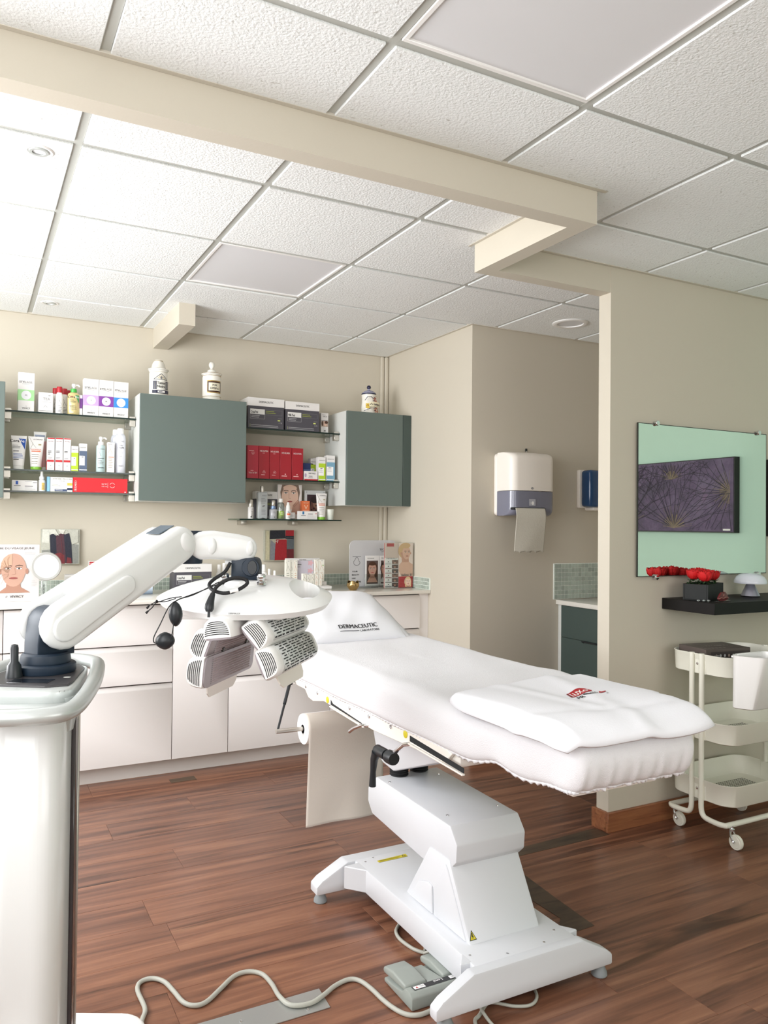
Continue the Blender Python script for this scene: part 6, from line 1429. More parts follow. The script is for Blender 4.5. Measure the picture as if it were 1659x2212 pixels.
# utility trolley
tr = thing('utility_trolley', 'cream metal three tier trolley on castors in front of the partition', 'trolley', (3.02, 2.35, 0))
TX0, TX1, TY0, TY1 = 2.782, 3.262, 2.195, 2.525
def rrect(x0, x1, y0, y1, r, n=8):
    pts = []
    for (cx, cy, a0) in ((x0 + r, y0 + r, PI), (x1 - r, y0 + r, 1.5 * PI), (x1 - r, y1 - r, 0), (x0 + r, y1 - r, .5 * PI)): pts += [(cx + r * math.cos(a0 + q * PI / 2 / n), cy + r * math.sin(a0 + q * PI / 2 / n)) for q in range(n + 1)]
    return pts
def tray(zb, zt, name='tray'):
    b = MB(); out = rrect(TX0, TX1, TY0, TY1, .075); N = len(out); cx, cy = (TX0 + TX1) / 2, (TY0 + TY1) / 2
    def sc(p, k): L = math.hypot(p[0] - cx, p[1] - cy); return (p[0] - (p[0] - cx) / L * k, p[1] - (p[1] - cy) / L * k)
    rings = []
    for k, z in ((.010, zb), (.004, zb + .004), (0, zt - .006), (-.003, zt - .003), (-.003, zt), (.0015, zt), (.004, zt - .006), (.0065, zb + .007), (.013, zb + .003)): rings.append([b.b.verts.new((*sc(p, k), z)) for p in out])
    for A_, B2 in zip(rings[:-1], rings[1:]):
        for i in range(N): b.b.faces.new((A_[i], A_[(i + 1) % N], B2[(i + 1) % N], B2[i]))
    b.b.faces.new(rings[0][::-1]); b.b.faces.new(rings[-1]); bmesh.ops.recalc_face_normals(b.b, faces=b.b.faces)
    t_ = b.build(name, M_creamm, tr, sharp=50)
    hb = MB()
    for i in range(26):
        for j in range(15):
            xx, yy = TX0 + .075 + i * .0132, TY0 + .07 + j * .0132; hb.box(xx - .0036, xx + .0036, yy - .0036, yy + .0036, zb + .0028, zb + .0036)
    o = hb.build('perforations', M_gap, t_, smooth=False); o['kind'] = 'stuff'
    return t_
TZ = ((.700, .787), (.420, .508), (.165, .255))
trays = [tray(*q) for q in TZ]
for xe, sx in ((TX0 + .004, -1), (TX1 - .004, 1)):
    xx = xe + sx * .008
    for yy, s in ((2.335, -1), (2.386, 1)):
        xf = xe - sx * .02; yo = TY0 + .028 if s < 0 else TY1 - .012
        pts = [(xx, yy, .79)] + [(xx, yy, q) for q in (.6, .4, .2)] + [(xx, yy, .135), (xx - 0 * sx, yy + s * .008, .108), (xx, yy + s * .028, .097), (xx - sx * .002, yo - s * .03, .093), (xx - sx * .012, yo - s * .008, .092), (xx - sx * .035, yo, .092), ((TX0 + TX1) / 2, yo, .092)]
        b = MB(); b.tube(smooth(pts, 3), .0112, 14); b.build('tube_frame', M_creamm, tr)
    for zb, zt in TZ:
        b = MB(); b.box(xe - .003, xe + .003, 2.318, 2.403, zb + .002, zt - .002, .001, 1); b.build('joint_plate', M_creamm, tr)
        b = MB(); b.lathe([(.0058, 0), (.0055, sx * .003), (.001, sx * .0036)], 12, (xe + sx * .0032, 2.36, (zb + zt) / 2), 'x'); b.build('screw', M_chrome, tr)
for cx, cy in ((2.818, 2.215), (2.818, 2.508), (3.226, 2.215), (3.226, 2.508)):
    b = MB(); b.lathe([(.006, .080), (.006, .092)], 12, (cx, cy, 0)); b.lathe([(.012, .072), (.0125, .079), (.009, .082)], 16, (cx, cy, 0))
    dx, dy = (-.006, -.022)
    for s in (-1, 1): b.tube([(cx + s * .009, cy, .075), (cx + s * .0115, cy - .002, .058), (cx + s * .0115, cy + dy * .6, .037), (cx + s * .0115, cy + dy, .031)], [.005, .005, .0045, .006], 8)
    cs = b.build('caster_fork', M_chrome, tr)
    b = MB(); b.lathe([(.006, -.0085), (.022, -.0085), (.0235, -.0065), (.0302, -.0065), (.031, -.003), (.031, .003), (.0302, .0065), (.0235, .0065), (.022, .0085), (.006, .0085)], 30, (cx, cy + dy, .0312), 'x'); b.build('wheel', M_creamm, cs)
# white waste bin hooked on the trolley's front
t = thing('hanging_bin', 'tapered white plastic bin hooked onto the front of the trolley', 'bin', (2.86, 2.13, .6))
bn = MB(); top = [(2.748, 2.150), (2.800, 2.050), (2.965, 2.055), (2.975, 2.176), (2.775, 2.180)]; bot = [(2.742, 2.150), (2.778, 2.082), (2.925, 2.085), (2.935, 2.168), (2.765, 2.172)]
def rnd(poly, r, n=6):
    out = []; N = len(poly)
    for i in range(N):
        p0, p, p1 = Vector(poly[i - 1]), Vector(poly[i]), Vector(poly[(i + 1) % N]); a = (p0 - p).normalized() * r; c = (p1 - p).normalized() * r
        for q in range(n + 1):
            s = q / n; out.append(((p + a) * (1 - s) ** 2 + p * 2 * s * (1 - s) + (p + c) * s * s))
    return out
to, bo = rnd(top, .022), rnd(bot, .018); N = len(to)
rings = []
cT = sum(to, Vector((0, 0))) / N; cB = sum(bo, Vector((0, 0))) / N
def ring(k, s, z): return [bn.b.verts.new((*((bo[i] * (1 - s) + to[i] * s) + ((cB * (1 - s) + cT * s) - (bo[i] * (1 - s) + to[i] * s)).normalized() * k), z)) for i in range(N)]
for k, s, z in ((.006, 0, .598), (0, 0, .602), (0, 1, .808), (-.001, 1, .811), (.0035, 1, .811), (.004, .98, .805), (.004, .03, .606)): rings.append(ring(k, s, z))
for A_, B2 in zip(rings[:-1], rings[1:]):
    for i in range(N): bn.b.faces.new((A_[i], A_[(i + 1) % N], B2[(i + 1) % N], B2[i]))
bn.b.faces.new(rings[0][::-1]); bn.b.faces.new(rings[-1]); bmesh.ops.recalc_face_normals(bn.b, faces=bn.b.faces); bn.build('bin_body', M_white2, t, sharp=50)
b = MB(); b.box(2.80, 2.95, 2.172, 2.19, .79, .81, .002, 1); b.box(2.80, 2.95, 2.186, 2.206, .792, .80, .001, 1); b.build('hook', M_white2, t)
tag(box('bin_liner', mat('grey_waste_paper', (112, 112, 110), .8, bump=.6, bscale=40, var=.3), None, 2.80, 2.945, 2.085, 2.16, .745, .775, .008, 2), 'grey waste inside the white hanging bin', 'waste')
# brown carton lying in the top tray
t = thing('eyelash_carton', 'brown dotted carton lying in the top tray of the trolley', 'box', (2.93, 2.40, .707), rz=math.radians(-9))
b = MB(); b.box(-.115, .125, -.085, .085, .0008, .098, .001, 1); b.build('box_body', mat('taupe_brown_card', (88, 78, 74), .4, var=.08, bscale=14), t, local=True)
p = Print(lambda u, v, h: (u - 2.93, -.085 - h + 0 * v, v), .0004); p.rect(2.84, 3.053, .004, .086, flat((62, 54, 54)))
rr = random.Random(4)
for q in range(26): p.ell(2.93 + (q % 9 - 3) * .022 + .006 * (q // 9 % 2), .022 + (q // 9) * .024, .0055, .0065, [LGREY, flat((150, 132, 124)), flat((206, 198, 192))][rr.randrange(3)], 10)
p.text('AVIS', 2.86, .062, .012, LGREY); p.rect(2.97, 3.0, .006, .014, BLUEP); o = p.build('printed_front', t); o.location = (0, 0, 0); o.data.transform(Matrix.Translation(Vector(t.location)))
p = Print(lambda u, v, h: (u, v, .0985 + h), .0004); p.text('OUIMOXKY', .0, .005, .022, flat((176, 168, 160)), width=.14, rot=PI); 
for q in range(6): p.ell(-.105 + q * .02, -.07, .007, .007, flat((160, 148, 140)), 12)
o = p.build('printed_top', t); o.data.transform(Matrix.Translation(Vector(t.location)))

# ================================================================ LAMP DEVICE ON A COLUMN (built in its own axes, turned 27.85 degrees)
dv = thing('light_therapy_device', 'white light therapy machine on a column with a folding arm, at the left', 'medical device', (.13, 1.91, 0), rz=-0.48611)
def L_(b, name, m, par=None, **k): return b.build(name, m, par or dv, local=True, **k)
# base plate with castors (below the picture), column, dark rear half
b = MB(); b.prism(rrect(-.10, .225, -.40, .20, .08), 'z', .075, .125, .012, 3); L_(b, 'base', M_white2)
for x, y in ((-.05, -.33), (.18, -.33), (-.05, .13), (.18, .13)):
    b = MB(); b.lathe([(.012, .055), (.012, .078)], 10, (x, y, 0)); b.lathe([(.008, -.012), (.028, -.012), (.030, -.008), (.030, .008), (.028, .012), (.008, .012)], 20, (x, y, .0302), 'x'); b.box(x - .016, x + .016, y - .012, y + .012, .03, .062, .004, 1); L_(b, 'castor', M_black)
def halfround(x0, x1, y0, y1, r, n=10):
    return [(x1, y1), (x0, y1)] + [(x0 + r - r * math.cos(q * PI / 2 / n), y0 + r - r * math.sin(q * PI / 2 / n)) for q in range(n + 1)] + [(x1 - r + r * math.sin(q * PI / 2 / n), y0 + r - r * math.cos(q * PI / 2 / n)) for q in range(n + 1)]
b = MB(); b.prism(halfround(.001, .1345, -.205, -.118, .045), 'z', .12, .945, .001, 1); L_(b, 'front_column', M_white, sharp=50)
b = MB(); b.prism([(.008, -.117), (.1425, -.117), (.139, -.090), (.07, .02), (.015, .02)], 'z', .12, .945, .002, 1); L_(b, 'rear_column', mat('dark_glossy_panel', (60, 52, 54), .12, coat=.5, var=.05, bscale=6))
b = MB(); b.box(.137, .1405, -.094, -.086, .12, .945, .001, 1); L_(b, 'edge_strip', M_steel)
# neck under the tray, tray and loop handle
b = MB()
def rcol(x0, x1, y0, y1, r, z0, z1, flare): 
    lo = rrect(x0, x1, y0, y1, r); hi = rrect(x0 - flare, x1 + flare, y0 - flare, y1 + flare, r + flare * .6); N = len(lo)
    A = [b.b.verts.new((*p, z0)) for p in lo]; Bv = [b.b.verts.new((*p, z1)) for p in hi]
    for i in range(N): b.b.faces.new((A[i], A[(i + 1) % N], Bv[(i + 1) % N], Bv[i]))
    b.b.faces.new(A[::-1]); b.b.faces.new(Bv); bmesh.ops.recalc_face_normals(b.b, faces=b.b.faces)
rcol(.004, .138, -.15, -.085, .02, .90, .972, .012); L_(b, 'neck', M_silver)
def loop(pts, n=7):
    P = [Vector(p) for p in pts]; N = len(P); out = []
    for i in range(N):
        a, b_, c, d = P[i - 1], P[i], P[(i + 1) % N], P[(i + 2) % N]
        for q in range(n):
            k = q / n; out.append(.5 * ((2 * b_) + (c - a) * k + (2 * a - 5 * b_ + 4 * c - d) * k * k + (3 * b_ - a - 3 * c + d) * k ** 3))
    return out
RG = [(-.07, -.275), (.05, -.298), (.145, -.285), (.183, -.235), (.160, -.08), (.118, .07), (.088, .125), (.02, .15), (-.07, .135), (-.105, .03), (-.105, -.18)]
def inset(k): return [(.035 + (x - .035) * k, -.08 + (y + .08) * k) for x, y in RG]
b = MB(); b.prism([(p.x, p.y) for p in loop([(x, y, 0) for x, y in inset(.93)], 4)], 'z', .952, .964, .002, 1); L_(b, 'tray', M_silver, sharp=50)
b = MB(); PD = [(-.07, -.165), (.08, -.178), (.138, -.155), (.135, -.09), (.095, .07), (.06, .112), (-.06, .105), (-.085, .0)]
b.prism([(p.x, p.y) for p in loop([(x, y, 0) for x, y in PD], 5)], 'z', .960, .990, .006, 3); L_(b, 'top_pad', M_silver, sharp=50)
b = MB(); b.prism([(-.075, -.135), (.09, -.148), (.130, -.128), (.126, -.09), (.092, .06), (.066, .098), (-.06, .092)], 'z', .988, .9945, .001, 1); L_(b, 'control_panel', mat('anthracite_panel', (58, 56, 58), .4, var=.03, bscale=20))
b = MB(); b.box(-.0, .085, -.125, -.085, .9943, .9955, .0006, 1); L_(b, 'screen', mat('black_screen_glass', (26, 30, 36), .08, var=.05, bscale=8))
p = Print(lambda u, v, h: (u, v, .9945 + h), .0004); p.ell(.100, -.06, .008, .006, flat((226, 226, 220)), 12); p.build('button', dv).data.transform(Matrix.Translation(Vector(dv.location)))
hp = loop([(x, y, .966 + .030 * (y + .29) / .45) for x, y in RG], 8)
b = MB(); b.tube(hp, .0165, 14, closed=True); L_(b, 'loop_handle', M_silver)
# microphone-like hand switch
b = MB(); b.lathe([(.017, 0), (.017, .004), (.0155, .012), (.014, .026), (.0085, .034), (.0085, .062), (.007, .069), (.002, .071)], 18, (-.012, -.065, .9945)); L_(b, 'joystick', M_blackp)
b = MB(); b.tube(smooth([(-.004, -.055, 1.0), (.0, -.02, 1.002), (-.02, .02, 1.01), (.0, .045, 1.02)]), .004, 8); L_(b, 'lead', M_black)
# swivel and lower arm
cx, cy = .025, .006
b = MB(); b.lathe([(.062, .9945), (.064, .998), (.064, 1.012), (.060, 1.015)], 36, (cx, cy, 0)); L_(b, 'swivel_disc', M_blue)
P0, P1 = Vector((.046, .006, 1.100)), Vector((.231, .270, 1.274))
ax = (P1 - P0).normalized(); nn = Vector((ax.y, -ax.x, 0)).normalized(); up = nn.cross(ax)
if up.z < 0: up = -up
def frame(o, a, n, u): return lambda s, t, w: o + a * s + n * t + u * w     # along, sideways, up
def stadium(L, r0, r1, n=9, s0=0.0):
    pts = [(s0 - r0 * math.sin(q * PI / n), r0 * math.cos(q * PI / n)) for q in range(n + 1)]
    pts += [(L + r1 * math.sin(q * PI / n), -r1 * math.cos(q * PI / n)) for q in range(n + 1)]
    return pts
def shell(b, FR, outline, t0, t1, bev, seg=3):
    v0 = [b.b.verts.new(FR(s, t0, w)) for s, w in outline]; v1 = [b.b.verts.new(FR(s, t1, w)) for s, w in outline]; n = len(outline)
    fs = [b.b.faces.new(v0), b.b.faces.new(v1[::-1])] + [b.b.faces.new((v0[i], v1[i], v1[(i + 1) % n], v0[(i + 1) % n])) for i in range(n)]
    bmesh.ops.recalc_face_normals(b.b, faces=fs)
    if bev: bmesh.ops.bevel(b.b, geom=list({e for f in fs[:2] for e in f.edges}), offset=bev, segments=seg, affect='EDGES', profile=.5)
FR = frame(P0, ax, nn, up); LEN = (P1 - P0).length
b = MB(); b.lathe([(.052, 1.0155), (.053, 1.02), (.051, 1.034), (.046, 1.038)], 32, (cx, cy, 0)); nh = Vector((nn.x, nn.y, 0)); ah = Vector((ax.x, ax.y, 0)).normalized()
def FB(s, t, w): return Vector((P0.x, P0.y, 0)) + ah * s + nh * t + Vector((0, 0, w))
ol = [(-.045, 1.03), (.045, 1.03), (.045, 1.06), (.040, P0.z)] + [(.040 * math.cos(q * PI / 8), P0.z + .040 * math.sin(q * PI / 8)) for q in range(1, 8)] + [(-.040, P0.z), (-.045, 1.06)]
shell(b, FB, ol, -.050, .006, .003); L_(b, 'arm_bracket', M_blue, sharp=35)
ra = thing  # (name kept free)
b = MB(); shell(b, FR, stadium(LEN, .050, .044), -.080, -.054, .014); L_(b, 'arm_shell', M_white, sharp=60)
b = MB(); shell(b, FR, stadium(LEN, .054, .046), .010, .050, .016); L_(b, 'arm_shell', M_white, sharp=60)
b = MB(); shell(b, FR, [(.075, -.044), (.075, .046), (LEN, .042), (LEN + .036, .02), (LEN + .036, -.02), (LEN, -.042)], -.058, .016, .004); L_(b, 'arm_core', M_white, sharp=40)
b = MB(); shell(b, FR, stadium(.17, .030, .024, 8, -.01), .046, .0565, .006, 3); L_(b, 'cover_plate', M_white, sharp=60)
b = MB(); b.grid(lambda u, v: FR(LEN + .010 + .021 * math.cos(2 * PI * u) * (1 - v * .999), .049 + .007 * math.sqrt(max(0, 1 - (1 - v) ** 2)), -.0 + .028 * math.sin(2 * PI * u) * (1 - v * .999)), 24, 6, True); L_(b, 'pivot_cap', M_white)
b = MB(); shell(b, FR, [(LEN - .03, .0455), (LEN - .03, .0475), (LEN + .02, .0435), (LEN + .02, .0415)], -.04, .012, 0); L_(b, 'top_inlay', mat('slate_inlay', (70, 84, 96), .4, var=.03, bscale=20))
# elbow joint and upper arm
Q0, Q1 = Vector((.292, .318, 1.270)), Vector((.400, .375, 1.262))
ax2 = (Q1 - Q0).normalized(); nn2 = Vector((ax2.y, -ax2.x, 0)).normalized(); up2 = nn2.cross(ax2)
if up2.z < 0: up2 = -up2
FR2 = frame(Q0, ax2, nn2, up2); LEN2 = (Q1 - Q0).length
b = MB(); b.lathe([(.030, 1.222), (.031, 1.226), (.031, 1.304), (.029, 1.308)], 24, (.270, .312, 0)); L_(b, 'elbow_joint', M_blue)
top2 = [(-.036 * math.sin(q * PI / 9), .036 * math.cos(q * PI / 9)) for q in range(10)]
ol2 = [(LEN2 * .80, .036), (LEN2 * .25, .041), (0, .037)] + top2[1:-1] + [(0, -.037), (LEN2 * .2, -.034), (LEN2 * .55, -.034), (LEN2 * .85, -.036)] + [(LEN2 + .028 * math.sin(q * PI / 9), -.036 + .0 + .034 * (1 - math.cos(q * PI / 9))) for q in range(10)]
b = MB(); shell(b, FR2, ol2, -.036, .036, .014, 4); L_(b, 'upper_arm', M_white, sharp=60)
for s, rw in ((.024, .017), (LEN2 + .004, .016)):
    b = MB(); b.grid(lambda u, v: FR2(s + rw * .7 * math.cos(2 * PI * u) * (1 - v * .999), .0355 + .006 * math.sqrt(max(0, 1 - (1 - v) ** 2)), rw * 1.3 * math.sin(2 * PI * u) * (1 - v * .999)), 24, 6, True); L_(b, 'pivot_cap', M_white)
b = MB(); b.box(.352, .398, .35, .40, 1.218, 1.2305, .004, 2); L_(b, 'lower_plate', M_white)
# tilt yoke
b = MB(); b.prism([(.372, 1.178), (.445, 1.178), (.445, 1.222), (.440, 1.234), (.43, 1.238), (.372, 1.232)], 'y', .335, .40, .005, 2); b.lathe([(.022, -.004), (.024, 0), (.024, .02)], 22, (.425, .332, 1.212), 'y'); b.lathe([(.026, 1.170), (.044, 1.172), (.044, 1.182), (.03, 1.185)], 28, (.405, .375, 0)); yk = L_(b, 'tilt_yoke', M_blue)
b = MB(); b.lathe([(.012, -.007), (.013, -.005), (.013, 0)], 14, (.430, .332, 1.212), 'y', 1, 1.5); L_(b, 'lock_knob', M_blackp, yk)
# shield: a flat dome with a grip hole at its right end
HC = Vector((.405, .40, 1.126)); TILT = Matrix.Rotation(math.radians(10), 3, 'X')
def tilted(b): bmesh.ops.rotate(b.b, verts=b.b.verts, cent=HC, matrix=TILT); return b
def dome(u, v):
    a = 2 * PI * u; ca, sa = math.cos(a), math.sin(a)
    rx = (.232 if ca > 0 else .246) * (abs(ca) ** (2 / 2.3)) * math.copysign(1, ca); ry = .168 * (abs(sa) ** (2 / 2.3)) * math.copysign(1, sa)
    if ca < 0: ry *= 1 - .45 * abs(ca) ** 2.2
    e = v; R = math.sin(e * PI / 2) ** .9
    z = .050 * (1 - R ** 2.6) ** .9
    return Vector((HC.x + rx * R, HC.y + ry * R, HC.z + z + .004 * (1 - R)))
b = MB(); b.grid(dome, 64, 18, True)
b.grid(lambda u, v: dome(u, 1) * (1 - v) + (Vector((HC.x, HC.y, HC.z - .016)) + (dome(u, 1) - HC) * .955 - Vector((0, 0, dome(u, 1).z - HC.z))) * v if v < 1 else Vector((HC.x, HC.y, HC.z - .016)) + Vector(((dome(u, 1) - HC).x * .955, (dome(u, 1) - HC).y * .955, 0)), 64, 3, True)
b.grid(lambda u, v: Vector((HC.x, HC.y, HC.z - .016)) + Vector(((dome(u, 1) - HC).x * (.955 - .954 * v), (dome(u, 1) - HC).y * (.955 - .954 * v), 0)), 64, 4, True)
bmesh.ops.remove_doubles(b.b, verts=b.b.verts, dist=.0008); bmesh.ops.holes_fill(b.b, edges=[e for e in b.b.edges if e.is_boundary]); bmesh.ops.recalc_face_normals(b.b, faces=b.b.faces)
c = MB(); pts = [(.562 + .040 * math.cos(a) * (1 if math.cos(a) > 0 else 1.0), .395 + .082 * math.sin(a)) for a in [q * 2 * PI / 32 for q in range(32)]]
v0 = [c.b.verts.new((.562 + (x - .562) * .72 + .006, .395 + (y - .395) * .72, 1.07)) for x, y in pts]; v1 = [c.b.verts.new((.562 + (x - .562) * 1.3, .395 + (y - .395) * 1.25, 1.24)) for x, y in pts]
c.b.faces.new(v0[::-1]); c.b.faces.new(v1)
for i in range(32): c.b.faces.new((v0[i], v0[(i + 1) % 32], v1[(i + 1) % 32], v1[i]))
bmesh.ops.recalc_face_normals(c.b, faces=c.b.faces)
b = boolean(b, c); hd = L_(tilted(b), 'shield', M_white, sharp=45)
b = MB(); b.lathe([(.062, 1.158), (.064, 1.166), (.060, 1.176), (.050, 1.178)], 40, (.405, .375, 0)); L_(b, 'turntable', M_white, hd)
for x, y in ((.452, .335), (.352, .350)):
    b = MB(); b.lathe([(.014, 1.166), (.0145, 1.172), (.010, 1.175), (.010, 1.180), (.0125, 1.183), (.0125, 1.192), (.010, 1.195)], 20, (x, y, 0)); L_(b, 'chrome_knob', M_chrome, hd)
b = MB(); b.prism([(.22, .31), (.512, .31), (.512, .49), (.22, .49)], 'z', 1.088, 1.112, .006, 2); L_(tilted(b), 'under_tray', M_white2, hd)
p = Print(lambda u, v, h: (u, .2345 - h, v), .0004); p.text('DERMALUX', .402, 1.099, .004, INKG, 'c'); p.build('lettering', dv).data.transform(Matrix.Translation(Vector(dv.location)))
# five hinged LED panels, long axis L, each with vented back and LED face
LD = Vector((.22, .975, 0)).normalized(); ND = Vector((.975, -.22, 0)).normalized(); ZV = Vector((0, 0, 1))
def led_panel(cN, cZ, ang, w=.084, th=.046, ln=.33, s0=0.0, flap=None):
    """cN, cZ: panel centre in the cross plane; ang: how far its back leans to the right"""
    org = Vector((.372, .262, 1.055)) + ND * cN + ZV * cZ + LD * s0
    wd = ND * math.cos(ang) - ZV * math.sin(ang); nb = ND * math.sin(ang) + ZV * math.cos(ang)
    def G(s, t, h): return org + LD * s + wd * t + nb * h
    # rounded body
    b = MB(); sec = []
    for q in range(17):
        a = PI * q / 16; sec.append((w / 2 * math.copysign(abs(math.cos(a)) ** .55, math.cos(a)), th * (math.sin(a) ** .7) - .0))
    sec = [(w / 2, -.004)] + sec + [(-w / 2, -.004)]
    rows = []
    for s, k in ((0, .86), (.006, .95), (.018, 1.0), (ln - .018, 1.0), (ln - .006, .95), (ln, .86)): rows.append([b.b.verts.new(G(s, t * k, h * (k if h > 0 else 1))) for t, h in sec])
    n = len(sec)
    for A, B2 in zip(rows[:-1], rows[1:]):
        for i in range(n): b.b.faces.new((A[i], A[(i + 1) % n], B2[(i + 1) % n], B2[i]))
    b.b.faces.new(rows[0]); b.b.faces.new(rows[-1][::-1]); bmesh.ops.recalc_face_normals(b.b, faces=b.b.faces)
    pn = L_(b, 'led_panel', M_white2, sharp=50)
    # end grille: curved slots
    b = MB()
    for q in range(7):
        h = .006 + q * .0052; hw = w / 2 * .80 * math.sqrt(max(.05, 1 - (h / th) ** 2.2)); pts = []
        for i in range(9):
            t = -hw + 2 * hw * i / 8; pts.append(G(-.0008, t, h - .003 * (t / hw) ** 2))
        for a_, c_ in zip(pts[:-1], pts[1:]):
            o = nb * .0011; b.b.faces.new([b.b.verts.new(x) for x in (a_ - o, c_ - o, c_ + o, a_ + o)])
    L_(b, 'end_slots', M_vent, pn, smooth=False)['kind'] = 'stuff'
    # back grille: rows of long slots following the curve, silver band between
    def back(s, a, lift): 
        k = max(-.985, min(.985, (PI / 2 - a) / (PI / 2))); c = abs(k) ** (1 / .55); t = w / 2 * k; h = th * math.sqrt(1 - c * c) ** .7; return G(s, t * 1.012, h * 1.012 + lift)
    b = MB(); b.grid(lambda u, v: back(.030 + (ln - .06) * u, .16 + (PI - .32) * v, .0002), 2, 20); L_(b, 'vented_cover', M_vback, pn, thick=.001)
    b = MB(); rr = random.Random(int(ang * 100))
    for q in range(11):
        a = .30 + (PI - .6) * q / 10; s = .034 + .012 * (q % 2)
        while s < ln - .06:
            l2 = rr.choice([.016, .026, .034]); 
            b.b.faces.new([b.b.verts.new(x) for x in (back(s, a - .05, .0018), back(s + l2, a - .05, .0018), back(s + l2, a + .05, .0018), back(s, a + .05, .0018))]); s += l2 + rr.choice([.006, .012])
    L_(b, 'back_slots', M_vent, pn, smooth=False)['kind'] = 'stuff'
    for q in range(6): 
        a = .8 + 1.5 * (q % 3) / 2; s = .07 + .14 * (q // 3); c0 = back(s, a, .001)
        b = MB(); b.lathe([(.0034, -.001), (.003, .0016), (.001, .002)], 8, (0, 0, 0)); 
        for v in b.b.verts: v.co = c0 + LD * v.co.x + wd * v.co.y + nb * v.co.z
        L_(b, 'stud', M_white2, pn)
    # LED face
    b = MB(); fr = rrect(.001, ln - .001, -w / 2 * .97, w / 2 * .97, .022, 5)
    A = [b.b.verts.new(G(s, t, -.004)) for s, t in fr]; B2 = [b.b.verts.new(G(s, t, -.009)) for s, t in fr]
    b.b.faces.new(A); b.b.faces.new(B2[::-1])
    nf = len(fr)
    for i in range(nf): b.b.faces.new((A[i], A[(i + 1) % nf], B2[(i + 1) % nf], B2[i]))
    bmesh.ops.recalc_face_normals(b.b, faces=b.b.faces); L_(b, 'led_plate', M_led, pn, smooth=False)
    b = MB(); px, pt = .0068, .0066; ns, nt = int((ln - .075) / px), int((w - .014) / pt)
    for i in range(ns):
        for j in range(nt):
            s, t = .05 + i * px, -w / 2 + .009 + j * pt; q = [G(s, t, -.009), G(s + px * .86, t, -.009), G(s + px * .86, t + pt * .86, -.009), G(s, t + pt * .86, -.009)]; tp = b.b.verts.new(G(s + px * .43, t + pt * .43, -.0115)); qq = [b.b.verts.new(x) for x in q]
            for k in range(4): b.b.faces.new((qq[k], qq[(k + 1) % 4], tp))
    L_(b, 'lens_array', M_lens, pn, smooth=False)['kind'] = 'stuff'
    b = MB()
    for k in range(14): 
        t = -w / 2 + .008 + k * (w - .016) / 13
        for s in (.040, .044): b.b.faces.new([b.b.verts.new(G(s + ds, t + dt, -.0093)) for ds, dt in ((0, 0), (.0016, 0), (.0016, .0018), (0, .0018))])
    L_(b, 'contacts', M_vent, pn, smooth=False)['kind'] = 'stuff'
    if flap:
        b = MB(); t0 = flap * w / 2; A = []
        ol = [(.05, 0), (.055, .022), (.07, .034), (.22, .034), (.24, .02), (.245, 0)]
        va = [b.b.verts.new(G(s, t0 + flap * d, .002)) for s, d in ol]; vb = [b.b.verts.new(G(s, t0 + flap * d, .006)) for s, d in ol]
        b.b.faces.new(va); b.b.faces.new(vb[::-1])
        for i in range(6): b.b.faces.new((va[i], va[(i + 1) % 6], vb[(i + 1) % 6], vb[i]))
        bmesh.ops.recalc_face_normals(b.b, faces=b.b.faces); L_(b, 'edge_flap', M_cream, pn, smooth=False)
    return G
G0 = led_panel(-.004, -.012, -.12, s0=-.035)
G1 = led_panel(-.052, -.046, -1.2, s0=.0)
G2 = led_panel(-.058, -.112, -1.48, s0=-.01, flap=-1)
G3 = led_panel(.073, -.018, .85, s0=0)
G4 = led_panel(.102, -.086, 1.15, s0=0, flap=1)
for (n1, z1, n2, z2) in ((.0, 0, -.04, -.02), (-.05, -.06, -.056, -.085), (.045, .005, .06, -.005), (.085, -.05, .095, -.07), (.02, .02, .03, .05)):
    for s in (.10, .26):
        a_ = Vector((.372, .262, 1.055)) + ND * n1 + ZV * z1 + LD * s; c_ = Vector((.372, .262, 1.055)) + ND * n2 + ZV * z2 + LD * s
        b = MB(); b.tube([a_, c_], .007, 8); L_(b, 'hinge', M_dark)
# mains lead hanging in a loop with its plug, goggles on an elastic string
t = thing('power_lead', 'black power lead with a mains plug looped over the lamp shield', 'cable', (.13, 1.91, 0), rz=-0.48611)
b = MB(); b.tube(smooth([(.372, .325, 1.224), (.36, .312, 1.20), (.335, .30, 1.182), (.325, .29, 1.168), (.340, .27, 1.156), (.370, .255, 1.150), (.40, .262, 1.156), (.425, .275, 1.172), (.42, .278, 1.184), (.395, .27, 1.188), (.370, .262, 1.180), (.352, .252, 1.166), (.345, .245, 1.150)]), .0048, 10); L_(b, 'cable', M_black, t)
b = MB(); b.tube([(.345, .245, 1.150), (.342, .236, 1.135), (.340, .230, 1.122), (.340, .226, 1.113), (.340, .224, 1.106)], [.006, .009, .0115, .0115, .008], 10); b.tube([(.340, .224, 1.108), (.340, .221, 1.092)], .0035, 8); L_(b, 'plug', M_blackp, t)
b = MB(); b.tube([(.385, .257, 1.1525), (.405, .264, 1.158)], .0056, 10); L_(b, 'white_tag', M_white2, t)
t = thing('protective_goggles', 'black eye cups on an elastic string hanging from the lamp shield', 'goggles', (.13, 1.91, 0), rz=-0.48611)
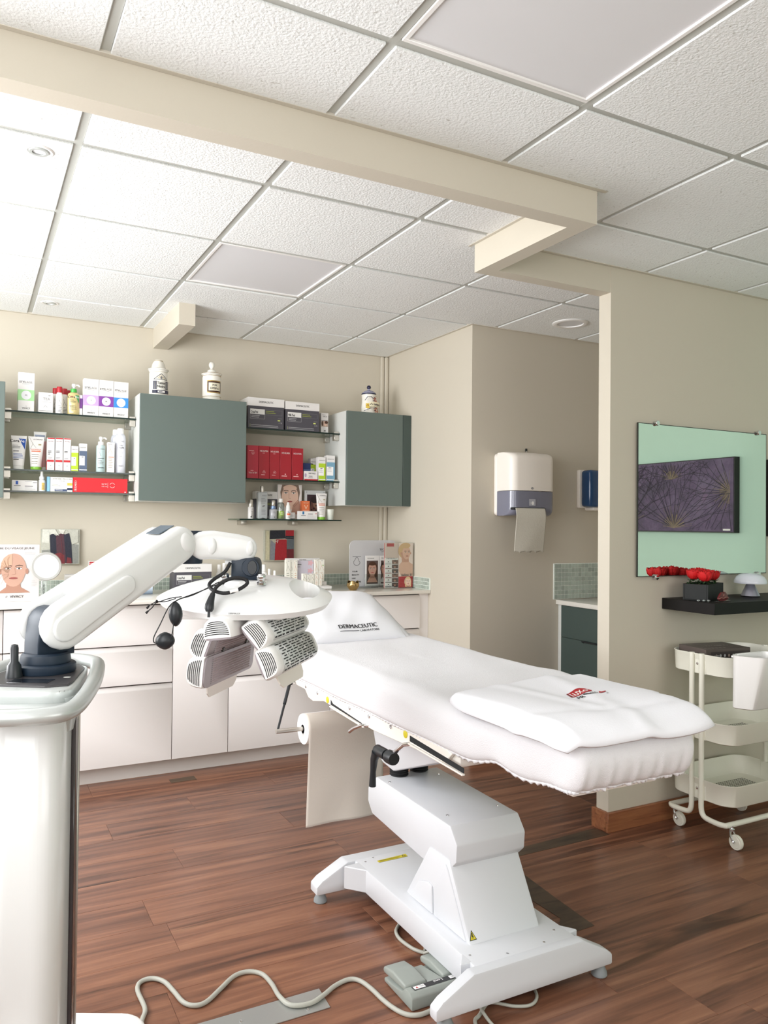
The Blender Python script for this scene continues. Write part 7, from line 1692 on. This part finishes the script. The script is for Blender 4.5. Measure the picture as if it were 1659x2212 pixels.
def cup(c, rx, rz_, rot):
    b = MB(); b.grid(lambda u, v: (0, 0, 0), 1, 1); b.b.clear()
    prof = [(.02, -.012), (.55, -.011), (.85, -.006), (1.0, 0), (1.0, .004), (.9, .006), (.6, .0), (.02, -.006)]
    for i, (r_, d) in enumerate(prof):
        pass
    vs = b.lathe(prof, 28, (0, 0, 0), 'y')
    for v in vs:
        x, y, z = v.co; k = 1 - .25 * abs(z) ** 3; x, z = x * rx * k, z * rz_
        v.co = Vector((c[0] + x * math.cos(rot) - z * math.sin(rot), c[1] + y, c[2] + x * math.sin(rot) + z * math.cos(rot)))
    L_(b, 'eye_cup', M_blackp, t)
cup((.262, .20, 1.102), .017, .031, .05); cup((.238, .195, 1.036), .024, .0215, .1)
b = MB(); b.tube(smooth([(.352, .31, 1.172), (.30, .26, 1.150), (.262, .225, 1.135), (.245, .205, 1.12), (.225, .195, 1.075), (.212, .19, 1.045), (.215, .188, 1.032), (.232, .186, 1.034), (.252, .186, 1.038), (.258, .19, 1.06), (.26, .192, 1.08)]), .0014, 6)
b.tube(smooth([(.345, .315, 1.174), (.295, .255, 1.146), (.268, .215, 1.138), (.258, .195, 1.130)]), .0014, 6)
b.tube(smooth([(.268, .235, 1.142), (.24, .232, 1.138), (.215, .235, 1.130), (.20, .24, 1.127), (.182, .25, 1.118)]), .0014, 6); b.tube(smooth([(.255, .23, 1.138), (.23, .228, 1.130), (.205, .236, 1.127), (.19, .245, 1.112), (.18, .25, 1.104)]), .0014, 6)
L_(b, 'elastic_string', M_black, t)
b = MB(); b.lathe([(.002, -.004), (.0042, 0), (.002, .004)], 10, (.205, .236, 1.129)); b.tube([(.182, .25, 1.118), (.176, .25, 1.110)], [.002, .0032], 8); b.tube([(.18, .25, 1.104), (.174, .25, 1.098)], [.002, .0034], 8); L_(b, 'knot', M_black, t)
tag(cable('device_cable', [(.16, 2.12, .006), (.20, 2.20, .006), (.252, 2.238, .006), (.275, 2.227, .006), (.306, 2.201, .006), (.33, 2.14, .006), (.30, 2.05, .006)], .0058, mat('white_cable_sheath', (226, 226, 222), .45, var=.02, bscale=30)), 'short white cable on the floor beside the machine column', 'cable')
